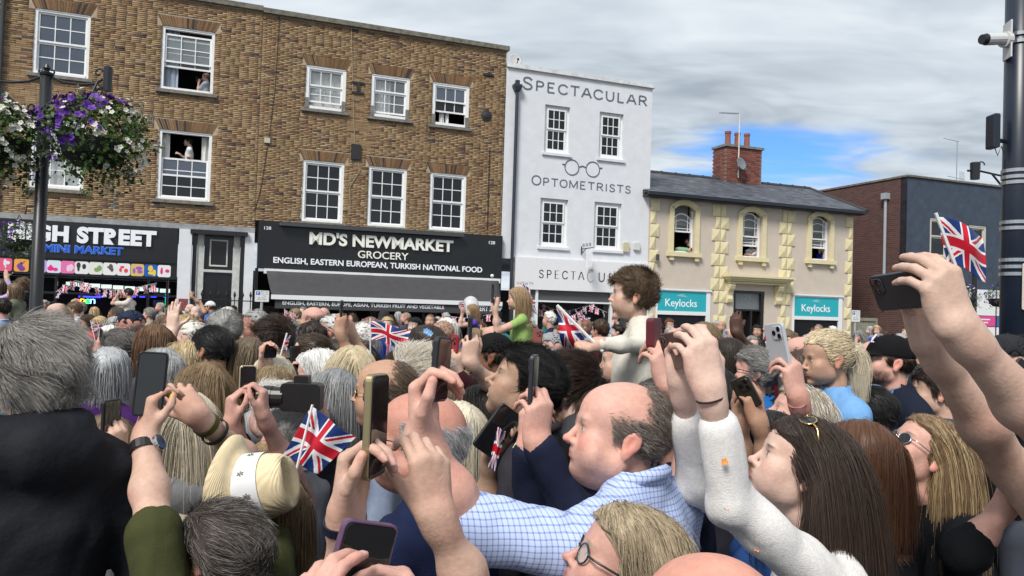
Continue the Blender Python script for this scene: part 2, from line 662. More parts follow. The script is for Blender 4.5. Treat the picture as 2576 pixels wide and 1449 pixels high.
HAIR = {
    # t: cap thickness, L: strand length, lift: root angle away from scalp, comb: comb direction (x,y,z), g: gravity, curl, line: hairline keys
    'capped': dict(t=0.004, L=0.018, lift=0.12, comb=(0, -0.5, -0.7), g=0.0, curl=0.2, bald=3),
    'buzz': dict(t=0.003, L=0.012, lift=0.5, comb=(0, -0.4, -0.6), g=0.0, curl=0.1),
    'short': dict(t=0.009, L=0.034, lift=0.16, comb=(0, -0.8, -0.55), g=0.10, curl=0.25),
    'side': dict(t=0.014, L=0.055, lift=0.14, comb=(-0.75, -0.55, 0.0), g=0.12, curl=0.2),
    'crop': dict(t=0.013, L=0.042, lift=0.28, comb=(0.2, 0.8, -0.3), g=0.05, curl=0.4, cn=0.7),
    'fluffy': dict(t=0.018, L=0.060, lift=0.28, comb=(0.2, -0.6, 0.0), g=0.30, curl=0.5, cn=0.7),
    'grown': dict(t=0.020, L=0.072, lift=0.24, comb=(0.40, -0.45, -0.40), g=0.22, curl=0.32, lay=0.32, cn=0.55, nape=-0.105, side=-0.03),
    'curly': dict(t=0.017, L=0.042, lift=0.30, comb=(0.1, 0.35, 0.1), g=0.1, curl=1.3, cn=1.0, lay=0.2),
    'mop': dict(t=0.019, L=0.085, lift=0.25, comb=(0.0, 0.75, 0.0), g=0.45, curl=0.75, front=0.045),
    'wispy': dict(t=0.010, L=0.075, lift=0.32, comb=(0.3, -0.5, 0.2), g=0.25, curl=0.8),
    'fringe': dict(t=0.006, L=0.028, lift=0.14, comb=(0, -0.7, -0.6), g=0.1, curl=0.3, bald=1),
    'thin': dict(t=0.0035, L=0.019, lift=0.14, comb=(0, -0.8, -0.4), g=0.1, curl=0.3, bald=2),
    'bob': dict(t=0.011, L=0.21, lift=0.18, comb=(0, -0.25, -0.9), g=1.0, curl=0.16, long=1),
    'shortf': dict(t=0.013, L=0.075, lift=0.34, comb=(0, -0.5, -0.5), g=0.55, curl=0.35, long=1, side=-0.03),
    'long': dict(t=0.010, L=0.42, lift=0.12, comb=(0, -0.3, -0.9), g=1.0, curl=0.10, long=1),
    'longb': dict(t=0.010, L=0.42, lift=0.12, comb=(0, -0.6, -0.8), g=1.0, curl=0.14, long=1, fb=0.045),
    'longw': dict(t=0.011, L=0.38, lift=0.15, comb=(0, -0.3, -0.9), g=1.0, curl=0.35, long=1),
    'pony': dict(t=0.005, L=0.085, lift=0.0, comb=(0, -1.0, 0.05), g=0.0, curl=0.02, front=0.066, lay=0.1, cap=1),
    'bun': dict(t=0.009, L=0.085, lift=0.05, comb=(0, -1.0, 0.3), g=0.0, curl=0.08),
}


def in_hair(V, st):
    y, z, x = V[:, 1], V[:, 2], V[:, 0]
    line = hairline(y, st.get('front', 0.058), side=st.get('side', -0.018), nape=st.get('nape', -0.075))
    f = z - line
    f = f + 0.004 * wob(V, 120, 5)
    if st.get('bald') == 1:
        top = 0.052 + 0.004 * wob(V, 90, 8) - 0.12 * np.clip(y, 0, 1)
        f = np.minimum(f, top - z)
    if st.get('bald') == 3:
        f = np.minimum(f, 0.022 - z)
    if st.get('bald') == 2:
        f = np.minimum(f, np.maximum(0.052 + 0.006 * wob(V, 70, 8) - z - 0.5 * np.clip(y - 0.02, 0, 1), -0.038 + 0.008 * wob(V, 60, 9) - y))
    ear = np.sqrt(((np.abs(x) - 0.081) / 0.022) ** 2 + ((y + 0.014) / 0.024) ** 2 + ((z + 0.014) / 0.034) ** 2)
    f = np.where(ear < 1, -0.01, f)
    return f


_cap = {}


def hair_cap(v, style, lod):
    """solid under-layer of the hair, following the skull"""
    k = (v, style, lod)
    if k in _cap:
        return _cap[k]
    st = HAIR[style]
    h = HH[min(2, lod)] * 1.25
    P, o = grid((-0.12, -0.15, -0.14), (0.12, 0.13, 0.155), h)
    hp = [p for p in head_prims(v)[:5]]
    F = prim_field(P, hp)
    pts = np.stack([p.ravel() for p in P], 1)
    t = st['t']
    tt = t * (1 + 0.35 * wob(pts, 45, 11)).reshape(F.shape) * np.interp(P[2], [-0.09, 0.0, 0.08], [0.7, 0.95, 1.15])
    hl = in_hair(pts, st).reshape(F.shape)
    F = smax(F - tt, -hl, 0.004)
    F = smax(F, -(prim_field(P, hp) + 0.006), 0.0)
    _cap[k] = surface_nets(F, o, h)
    return _cap[k]


def head_push(p, ext=0.0, torso=None):
    """push points out of skull, neck and shoulders (all in head space)"""
    for c, r in (((0, -0.012, 0.034), (0.079, 0.100, 0.083)), ((0, 0.02, -0.035), (0.068, 0.075, 0.09))):
        q = (p - np.array(c)) / (np.array(r) + ext)
        l = np.linalg.norm(q, axis=1)
        m = l < 1
        p[m] = (q[m] / l[m][:, None]) * (np.array(r) + ext) + np.array(c)
    if torso is not None:
        for c, r in torso:
            q = (p - np.array(c)) / np.array(r)
            l = np.linalg.norm(q, axis=1)
            m = l < 1
            p[m] = (q[m] / l[m][:, None]) * np.array(r) + np.array(c)
    return p


TORSO_H = [((0, -0.05, -0.15), (0.066, 0.066, 0.12)), ((0, -0.055, -0.36), (0.21, 0.135, 0.15))]


def strands(v, style, n, seg, width, col, seed, lod, down=(0, 0, -1), col2=None, L=None, raw=False):
    """ribbons: returns V,F,colours in head space"""
    r = np.random.default_rng(seed)
    st = HAIR[style]
    Vc, Fc = hair_cap(v, style, 1)
    N = vnormals(Vc, Fc)
    ce = np.array((0, -0.01, 0.02))
    out = ((Vc - ce) * N).sum(1) > 0.02
    cand = np.where(out)[0]
    if st.get('long'):
        w_ = np.where(Vc[cand, 2] < -0.02, 0.5, 1.0)
    else:
        w_ = np.ones(len(cand))
    if st.get('bald') or st['t'] < 0.0065:
        w_ = w_ * np.clip(in_hair(Vc[cand], st) / (0.055 if st.get('bald') == 2 else 0.03), 0.03, 1) ** 1.3
    i = r.choice(cand, n, p=w_ / w_.sum())
    h0 = HH[1]
    p = Vc[i] + r.normal(size=(n, 3)) * h0 * 0.5
    nm = N[i].copy()
    nm /= np.linalg.norm(nm, axis=1)[:, None] + 1e-9
    p = p - nm * st['t'] * 0.35
    comb = np.tile(np.array(st['comb'], float), (n, 1))
    if st.get('long'):
        part = st.get('part', 0.012)
        sx = np.sign(p[:, 0] - part)
        topm = np.clip((p[:, 2] - 0.03) / 0.06, 0, 1)
        comb = comb + np.stack([sx * 1.3 * topm, -0.5 * topm, np.zeros(n)], 1)
    comb += st.get('cn', 0.25) * np.stack([wob(p, 35, seed + k) for k in range(3)], 1)
    comb = comb - nm * (comb * nm).sum(1)[:, None]
    comb /= np.linalg.norm(comb, axis=1)[:, None] + 1e-9
    d = comb * (1 - st['lift']) + nm * st['lift'] + r.normal(size=(n, 3)) * 0.10
    d /= np.linalg.norm(d, axis=1)[:, None]
    LL = (L or st['L']) * r.uniform(0.7, 1.12, n)
    fly = (r.random(n) < 0.07)[:, None] * 2.2 + 1.0
    dn = np.array(down, float)
    pts = [p.copy()]
    cph = r.uniform(0, 6.28, n)
    clump = np.stack([wob(p, 70, seed + 20 + k) for k in range(3)], 1)
    for s in range(seg):
        stp = (LL / seg)[:, None]
        gd = st['g'] * (1.1 if st.get('long') else 0.35)
        cu = st['curl']
        jit = clump * 0.30 * cu + r.normal(size=(n, 3)) * 0.06 * (0.5 + cu) * fly
        if cu > 0.3:
            a = cph + s * (1.1 + cu * 0.5)
            sd = np.cross(d, nm)
            jit += (np.cos(a)[:, None] * sd + np.sin(a)[:, None] * nm) * 0.34 * cu
        lay = 0.0 if st.get('long') else st.get('lay', 0.42)
        d = d + dn * gd * 0.55 + jit * 0.6 + comb * lay
        d /= np.linalg.norm(d, axis=1)[:, None] + 1e-9
        p = p + d * stp
        if style in ('pony', 'bun'):
            # combed over the skull towards the tie
            tgt = np.array((0, -0.115, 0.045 if style == 'pony' else 0.07))
            dd = tgt - p
            dd /= np.linalg.norm(dd, axis=1)[:, None] + 1e-9
            d = 0.5 * d + 0.5 * dd
        if st.get('long') and L != 0:
            lim = np.interp(p[:, 2], [-0.3, -0.15, -0.02, 0.03, 0.065, 0.09], [0.03, 0.015, 0.012, 0.035, 0.075, 0.2]) - st.get('fb', 0.0) * (p[:, 2] < 0.06)
            fr_ = p[:, 1] > lim
            p[fr_, 1] = 0.35 * p[fr_, 1] + 0.65 * lim[fr_]
            sx_ = np.where(np.abs(p[:, 0]) < 1e-3, 1, np.sign(p[:, 0]))
            nar = fr_ & (p[:, 2] < 0.05) & (np.abs(p[:, 0]) < 0.082)
            p[nar, 0] = 0.4 * p[nar, 0] + 0.6 * (sx_ * 0.084)[nar]
        p = head_push(p.copy(), 0.001 + st['t'] * 0.55, TORSO_H if st.get('long') and st['L'] > 0.15 else None)
        pts.append(p.copy())
    if raw:
        return np.stack(pts, 1), strand_cols(n, col, r, col2)
    return ribbon(np.stack(pts, 1), width, col, r, ce, col2)


def strand_cols(n, col, r, col2=None):
    c = np.tile(np.array(col, float), (n, 1)) * r.uniform(0.80, 1.20, (n, 1))
    if col2 is not None:
        c = np.where((r.uniform(size=n) < 0.35)[:, None], np.array(col2) * r.uniform(0.8, 1.2, (n, 1)), c)
    return np.clip(c, 0.002, 1)


def hair_curves(name, Pt, cols, width, mat, parent):
    n, S_ = Pt.shape[:2]
    hc_ = bpy.data.hair_curves.new(name)
    hc_.add_curves([S_] * n)
    hc_.attributes['position'].data.foreach_set('vector', Pt.astype(np.float32).ravel())
    ra = hc_.attributes.get('radius') or hc_.attributes.new('radius', 'FLOAT', 'POINT')
    ra.data.foreach_set('value', np.tile(np.linspace(1, 0.3, S_) * width * 0.5, n).astype(np.float32))
    ca = hc_.attributes.new('Col', 'FLOAT_COLOR', 'CURVE')
    ca.data.foreach_set('color', np.concatenate([cols, np.ones((n, 1))], 1).astype(np.float32).ravel())
    hc_.materials.append(mat)
    o = bpy.data.objects.new(name, hc_)
    COL.objects.link(o)
    o.parent = parent
    return o


def ribbon(Pt, width, col, r, ce, col2=None, taper=True):
    n, S = Pt.shape[:2]
    T = np.gradient(Pt, axis=1)
    O = Pt - ce
    O /= np.linalg.norm(O, axis=2)[..., None] + 1e-9
    B = np.cross(T, O)
    B /= np.linalg.norm(B, axis=2)[..., None] + 1e-9
    B = B + 0.5 * O * r.normal(size=(n, 1, 1))
    B /= np.linalg.norm(B, axis=2)[..., None] + 1e-9
    wv = width * r.uniform(0.5, 1.25, (n, 1, 1)) * (np.linspace(1, 0.35, S) if taper else np.ones(S))[None, :, None]
    V = np.stack([Pt - B * wv * 0.5, Pt + B * wv * 0.5], 2).reshape(-1, 3)
    b = (np.arange(n) * S * 2)[:, None] + (np.arange(S - 1) * 2)[None, :]
    F = np.stack([b, b + 1, b + 3, b + 2], 2).reshape(-1, 4)
    c = strand_cols(n, col, r, col2)
    C = np.repeat(np.clip(c, 0.002, 1), S * 2, axis=0)
    return V, F, C


# ---------------------------------------------------------------- hands (local: wrist at origin, fingers +Z, palm faces +Y, thumb +X = left hand)
POSE = {
    # per finger curls (index..little) as (mcp, pip, dip), spread, thumb direction pair
    'grip': dict(c=[(48, 52, 24), (54, 58, 28), (58, 60, 30), (60, 58, 28)], sp=(4, 1, -2, -6), th=((0.30, 0.42, 0.86), (-0.10, 0.22, 0.97))),
    'pinch': dict(c=[(40, 34, 14), (48, 38, 18), (56, 44, 22), (62, 48, 24)], sp=(6, 2, -3, -8), th=((0.35, 0.62, 0.70), (-0.05, 0.55, 0.83))),
    'reach': dict(c=[(14, 12, 8), (40, 50, 26), (52, 60, 32), (56, 60, 32)], sp=(7, 1, -3, -8), th=((0.50, 0.50, 0.70), (0.15, 0.50, 0.85))),
    'open': dict(c=[(6, 8, 5), (5, 6, 5), (6, 8, 5), (8, 10, 6)], sp=(6, 2, -2, -8), th=((0.80, 0.3, 0.55), (0.55, 0.20, 0.8))),
    'fist': dict(c=[(78, 92, 48), (80, 95, 48), (82, 95, 48), (82, 92, 48)], sp=(2, 0, -1, -3), th=((0.42, 0.75, 0.5), (-0.65, 0.6, 0.45))),
    'claw': dict(c=[(40, 58, 30), (46, 60, 32), (52, 60, 34), (56, 58, 32)], sp=(5, 1, -3, -8), th=((0.32, 0.66, 0.68), (-0.25, 0.62, 0.74))),
    'bend': dict(c=[(52, 22, 10), (54, 20, 10), (56, 22, 12), (58, 26, 14)], sp=(5, 1, -3, -7), th=((0.22, 0.86, 0.45), (-0.05, 0.96, 0.25))),
}
_hand = {}


def hand_prims(pose):
    q = POSE[pose]
    P = []
    heads = [(0.030, 0.0, 0.092), (0.0105, -0.002, 0.096), (-0.0095, -0.001, 0.091), (-0.0280, 0.002, 0.081)]
    lens = [(0.044, 0.026, 0.019), (0.049, 0.030, 0.020), (0.045, 0.028, 0.020), (0.035, 0.021, 0.018)]
    rad = [0.0098, 0.0100, 0.0094, 0.0082]
    for hd, r in zip(heads, rad):
        P.append(('c', (hd[0] * 0.55, 0.0, 0.008), hd, 0.0165, r * 1.25, 0.014))
    P.append(('e', (0.027, 0.014, 0.042), (0.017, 0.013, 0.030), 0.014))
    P.append(('e', (-0.026, 0.010, 0.040), (0.013, 0.011, 0.032), 0.014))
    P.append(('-e', (0.0, 0.030, 0.055), (0.016, 0.014, 0.030), 0.010))
    tips = []
    for f in range(4):
        a = 0.0
        p = np.array(heads[f])
        sp = math.radians(q['sp'][f])
        for j in range(3):
            a += math.radians(q['c'][f][j])
            d = np.array((math.sin(sp) * math.cos(min(a, 1.2)), math.sin(a), math.cos(a) * math.cos(sp)))
            d /= np.linalg.norm(d)
            e_ = p + d * lens[f][j]
            r0 = rad[f] * (1.0, 0.93, 0.86)[j]
            r1 = rad[f] * (0.95, 0.88, 0.74)[j]
            P.append(('c', tuple(p), tuple(e_), r0, r1, 0.006 if j == 0 else 0.0025))
            p = e_
        tips.append((p, d, np.array((0, math.cos(a), -math.sin(a)))))
    p = np.array((0.024, 0.010, 0.022))
    m = np.array((0.044, 0.022, 0.050))
    P.append(('c', tuple(p), tuple(m), 0.0150, 0.0125, 0.010))
    for d, L, r0, r1 in ((q['th'][0], 0.036, 0.0118, 0.0108), (q['th'][1], 0.028, 0.0110, 0.0090)):
        d = np.array(d) / np.linalg.norm(d)
        e_ = m + d * L
        P.append(('c', tuple(m), tuple(e_), r0, r1, 0.003))
        m = e_
    tips.append((m, d, None))
    return P, tips


def arm_geo(pose, elbow, h, mirror, fore_r=(0.026, 0.040), upper=None, cut=1.0):
    """hand + forearm (+ bare upper arm) as one surface, in hand space. elbow, upper: points in hand space (already mirrored for right hands)"""
    key = (pose, tuple(np.round(elbow, 3)), h, mirror, fore_r, None if upper is None else tuple(np.round(upper, 3)), cut)
    if key in _hand:
        return _hand[key]
    P, tips = hand_prims(pose)
    if mirror:
        P2 = []
        for p in P:
            q = list(p)
            for i in (1, 2):
                if isinstance(q[i], tuple) and (q[0][-1] == 'c' or i == 1):
                    q[i] = (-q[i][0], q[i][1], q[i][2])
            P2.append(tuple(q))
        P = P2
        tips = [(t[0] * np.array((-1, 1, 1)), t[1] * np.array((-1, 1, 1)), t[2]) for t in tips]
    e_ = np.array(elbow, float)
    arm = [('c', (0.009, 0, 0.006), tuple(e_ * 0.12 + np.array((0.007, 0, 0))), fore_r[0] * 0.86, fore_r[0] * 0.86, 0.02),
           ('c', (-0.009, 0, 0.006), tuple(e_ * 0.12 + np.array((-0.007, 0, 0))), fore_r[0] * 0.84, fore_r[0] * 0.84, 0.02),
           ('c', tuple(e_ * 0.1), tuple(e_ * min(0.62, cut)), fore_r[0], fore_r[0] + (fore_r[1] - fore_r[0]) * min(1, cut / 0.62), 0.03)]
    if cut > 0.62:
        arm.append(('c', tuple(e_ * 0.62), tuple(e_ * cut), fore_r[1], fore_r[1] * (1 - 0.12 * (cut - 0.62) / 0.38), 0.03))
    if upper is not None:
        arm.append(('c', tuple(e_), tuple(upper), fore_r[1] * 0.95, fore_r[1] * 1.25, 0.03))
    lo, hi = prim_bounds(P, 0.012)
    hi[2] = max(hi[2], 0.1)
    # fine grid for the hand, coarser for the arm; they overlap at the wrist inside one mesh when far, single grid when possible
    lo2, hi2 = prim_bounds(P + arm, 0.012)
    vol = np.prod((hi2 - lo2) / h)
    hh = h if vol < 1.2e6 else h * (vol / 1.2e6) ** (1 / 3)
    V, F = sdf_mesh(P + arm, lo2, hi2, hh)
    _hand[key] = (V, F, tips)
    return _hand[key]


def skin_cols(V, skin, seed=0, tips=None, nail=None):
    skin = np.array(skin)
    C = np.tile(skin, (len(V), 1))
    red = skin * np.array([1.05, 0.72, 0.68])
    m = np.clip(wob(V, 35, seed), 0, 1)[:, None] * 0.4
    C = C * (1 - m) + red * m
    if tips:
        for i, (p, d, nrm) in enumerate(tips):
            dd = np.linalg.norm(V - p, axis=1)
            m = np.clip((0.016 - dd) / 0.012, 0, 1)[:, None] * 0.55
            C = C * (1 - m) + red * m
            if nail is not None:
                back = -nrm if nrm is not None else np.array((0, -0.8, 0.0))
                mm = (dd < 0.0125) & (((V - p) * back).sum(1) > 0.0025)
                C[mm] = nail
    return np.clip(C, 0.003, 1)


# ---------------------------------------------------------------- clothes
def torso_prims(sex, arms, wide=1.0, deep=1.0):
    """in body space: origin at head centre (eye level), +Y front, +X right. arms: dict side-> None(down) or (elbow, cuff)"""
    f = sex[0] == 'f'
    c = sex[0] == 'c'
    s = (0.92 if f else 1.0) * wide
    if c:
        s = 0.78
    sh = 0.175 * s
    P = [('e', (0, -0.045, -0.415), (0.168 * s, 0.118 * deep, 0.20), 0.05),
         ('e', (0, -0.040, -0.70), (0.158 * s, 0.120 * deep, 0.24), 0.08),
         ('c', (-sh * 0.72, -0.05, -0.268), (sh * 0.72, -0.05, -0.268), 0.068, 0.068, 0.05),
         ('c', (0, -0.048, -0.19), (sh * 0.8, -0.05, -0.262), 0.055, 0.055, 0.04),
         ('c', (0, -0.048, -0.19), (-sh * 0.8, -0.05, -0.262), 0.055, 0.055, 0.04)]
    if f:
        P += [('e', (0.07, 0.055, -0.44), (0.065, 0.06, 0.065), 0.04), ('e', (-0.07, 0.055, -0.44), (0.065, 0.06, 0.065), 0.04)]
    for sd, k in (('R', 1), ('L', -1)):
        sp = (k * sh, -0.05, -0.285)
        q_ = 0.72 if c else 1.0
        a = arms.get(sd)
        if a is None:
            P += [('c', sp, (k * (sh + 0.045), -0.03, -0.56), 0.062 * q_, 0.050 * q_, 0.03), ('c', (k * (sh + 0.045), -0.03, -0.56), (k * (sh + 0.02), 0.10, -0.76), 0.048 * q_, 0.036 * q_, 0.02)]
        else:
            el, cuff, r0, r1 = a
            P.append(('c', sp, tuple(el), 0.066 * q_, r0 * q_, 0.035))
            if cuff is not None:
                P.append(('c', tuple(el), tuple(cuff), r0 * q_, r1 * q_, 0.02))
    return P


_top = {}
TH = (0.0135, 0.022, 0.036)


def top_geo(sex, arms, lod, wide=1.0, deep=1.0, extra=(), fold=None, seed=0):
    key = None
    if not any(arms.values()) and not extra:
        key = (sex, lod, wide, deep, seed % 3)
        if key in _top:
            return _top[key]
    P = torso_prims(sex, arms, wide, deep) + list(extra)
    lo, hi = prim_bounds(P, 0.05)
    h = TH[lod]
    V, F = sdf_mesh(P, lo, hi, h)
    # neck opening: drop faces inside the collar
    cz = np.array((0, -0.045, -0.15))
    q = (V - cz) / np.array((0.064, 0.064, 0.045))
    ins = np.linalg.norm(q, axis=1) < 1
    F = F[~ins[F].all(1)]
    N = vnormals(V, F)
    am = (0.011, 0.009, 0.006)[lod] if fold is None else fold
    wv = wob(V * np.array((1, 1, 0.55)), 26, seed) * 0.6 + np.abs(wob(V * np.array((1, 1, 0.45)), 48, seed + 5)) * 0.7 - 0.3
    V = V + N * (am * wv)[:, None]
    used = np.unique(F)
    mp_ = -np.ones(len(V), int)
    mp_[used] = np.arange(len(used))
    r = (V[used], mp_[F])
    if key:
        _top[key] = r
    return r


def join_geo(parts):
    V, F, C = [], [], []
    b = 0
    for v, f, c in parts:
        V.append(v)
        F.append(f + b)
        C.append(c)
        b += len(v)
    return np.concatenate(V), np.concatenate(F), np.concatenate(C)


def rot(ax, a):
    return np.array(Matrix.Rotation(a, 3, ax))
# ---------------------------------------------------------------- people assembled
M_SKIN = material('skin', attr=True, rough=0.55, spec=0.3, noise=0.10, nscale=70, bump=0.12, bscale=150, sss=0.12)
M_HAIR = material('hair', attr=True, rough=0.5, spec=0.35)
M_CLOTH = material('cloth', attr=True, rough=0.85, spec=0.15, noise=0.10, nscale=35, bump=0.35, bscale=420)
M_TROUSER = material('trouser_cloth', (0.03, 0.035, 0.05), rough=0.85, noise=0.15, rnd=0.4)
M_DARKLENS = material('sunglass_lens', (0.008, 0.008, 0.010), rough=0.08, spec=0.6)
M_CLEARLENS = material('spectacle_lens', (0.75, 0.8, 0.8), rough=0.05, alpha=0.28, spec=0.6)
M_BLKPLASTIC = material('black_plastic', (0.012, 0.012, 0.013), rough=0.35)
M_GOLD = material('gold_metal', (0.75, 0.55, 0.22), rough=0.22, metal=1.0)
M_STEEL = material('steel', (0.55, 0.56, 0.58), rough=0.25, metal=1.0)
M_NAIL = None

SK = dict(pale=(0.60, 0.415, 0.34), fair=(0.54, 0.355, 0.275), pink=(0.55, 0.315, 0.255), tan=(0.42, 0.25, 0.17), olive=(0.39, 0.25, 0.175),
          brown=(0.185, 0.092, 0.055), dark=(0.075, 0.038, 0.024), red=(0.50, 0.24, 0.18))
HC = dict(black=(0.010, 0.009, 0.009), dkbrown=(0.022, 0.014, 0.010), brown=(0.050, 0.030, 0.018), auburn=(0.095, 0.040, 0.018), ltbrown=(0.125, 0.078, 0.045),
          dirty=(0.21, 0.15, 0.085), blonde=(0.42, 0.31, 0.165), pale=(0.60, 0.52, 0.38), white=(0.66, 0.64, 0.61), silver=(0.36, 0.36, 0.36), grey=(0.20, 0.19, 0.18),
          dkgrey=(0.085, 0.078, 0.072), ash=(0.30, 0.25, 0.18))


def _trousers():
    P = []
    for k in (1, -1):
        P += [('c', (k * 0.085, -0.04, 0.86), (k * 0.095, -0.03, 0.48), 0.088, 0.060, 0.05), ('c', (k * 0.095, -0.03, 0.48), (k * 0.10, -0.05, 0.08), 0.060, 0.048, 0.03),
              ('e', (k * 0.105, 0.02, 0.042), (0.045, 0.125, 0.042), 0.015)]
    P.append(('e', (0, -0.04, 0.88), (0.165, 0.12, 0.12), 0.05))
    V, F = sdf_mesh(P, (-0.22, -0.2, -0.03), (0.22, 0.2, 1.06), 0.038)
    V[:, 2] -= V[:, 2].min()
    return mesh('trousers', V, F, M_TROUSER, smooth=True)


ME_TR = _trousers()
M_INNER = 0


def unit(v):
    v = np.array(v, float)
    return v / (np.linalg.norm(v) + 1e-12)


PEOPLE = []


def hand_frame(a):
    W = at(*a['w'])
    Z = unit(a['f'])
    Y = np.array(a['n'], float)
    Y = unit(Y - Z * (Y @ Z))
    return W, np.stack([np.cross(Y, Z), Y, Z], 1)


def to_px(P):
    r_ = np.array(P) - CAM
    d_ = r_ @ _fw
    return CX + FPX * (r_ @ _rt) / d_, CY - FPX * (r_ @ _up) / d_, d_


def hold(s, px, py, d, up, scr, h=0.152, w=0.074, e=None, low=0.042, back=0.030, sl=None, pose='grip', n=None, side=0, fs=1.0, f=None, **k):
    """arm whose hand closes on the lower part of a phone centred on the pixel"""
    U = unit(up)
    N_ = np.array(scr, float)
    N_ = unit(N_ - U * (N_ @ U))
    X_ = np.cross(N_, U)
    X_ = X_ * (1 if X_ @ _rt > 0 else -1)
    hs = k.get('scale', 1.0) * fs
    Pg = at(px, py, d) - U * (h / 2 - low) + X_ * side * w * 0.42
    Z = unit(f if f is not None else U)
    if n is None:
        n = -X_ * side + 0.35 * _fw if side else N_
    Y = np.array(n, float)
    Y = unit(Y - Z * (Y @ Z))
    Wp = Pg - (Z * 0.084 + Y * back) * hs
    return dict(s=s, w=to_px(Wp), f=tuple(Z), n=tuple(Y), pose=pose, sl=sl, e=e, **k)


def both(w, f, n, e1, e2, scale=1.0, sl=None, gap=0.105, near='L', **k):
    """two hands on the ends of a phone held level; returns arms, phone centre pixel, long axis, normal"""
    W = at(*w)
    Z = unit(f)
    Y = np.array(n, float)
    Y = unit(Y - Z * (Y @ Z))
    C = W + (Y * gap + Z * 0.072) * scale
    W2 = C + (Y * gap - Z * 0.072) * scale
    o = 'R' if near == 'L' else 'L'
    return [dict(s=near, w=w, f=tuple(Z), n=tuple(Y), pose='bend', e=e1, scale=scale, sl=sl, **k), dict(s=o, w=to_px(W2), f=tuple(Z), n=tuple(-Y), pose='bend', e=e2, scale=scale, sl=sl, **k)], to_px(C), Y, np.cross(Y, Z)


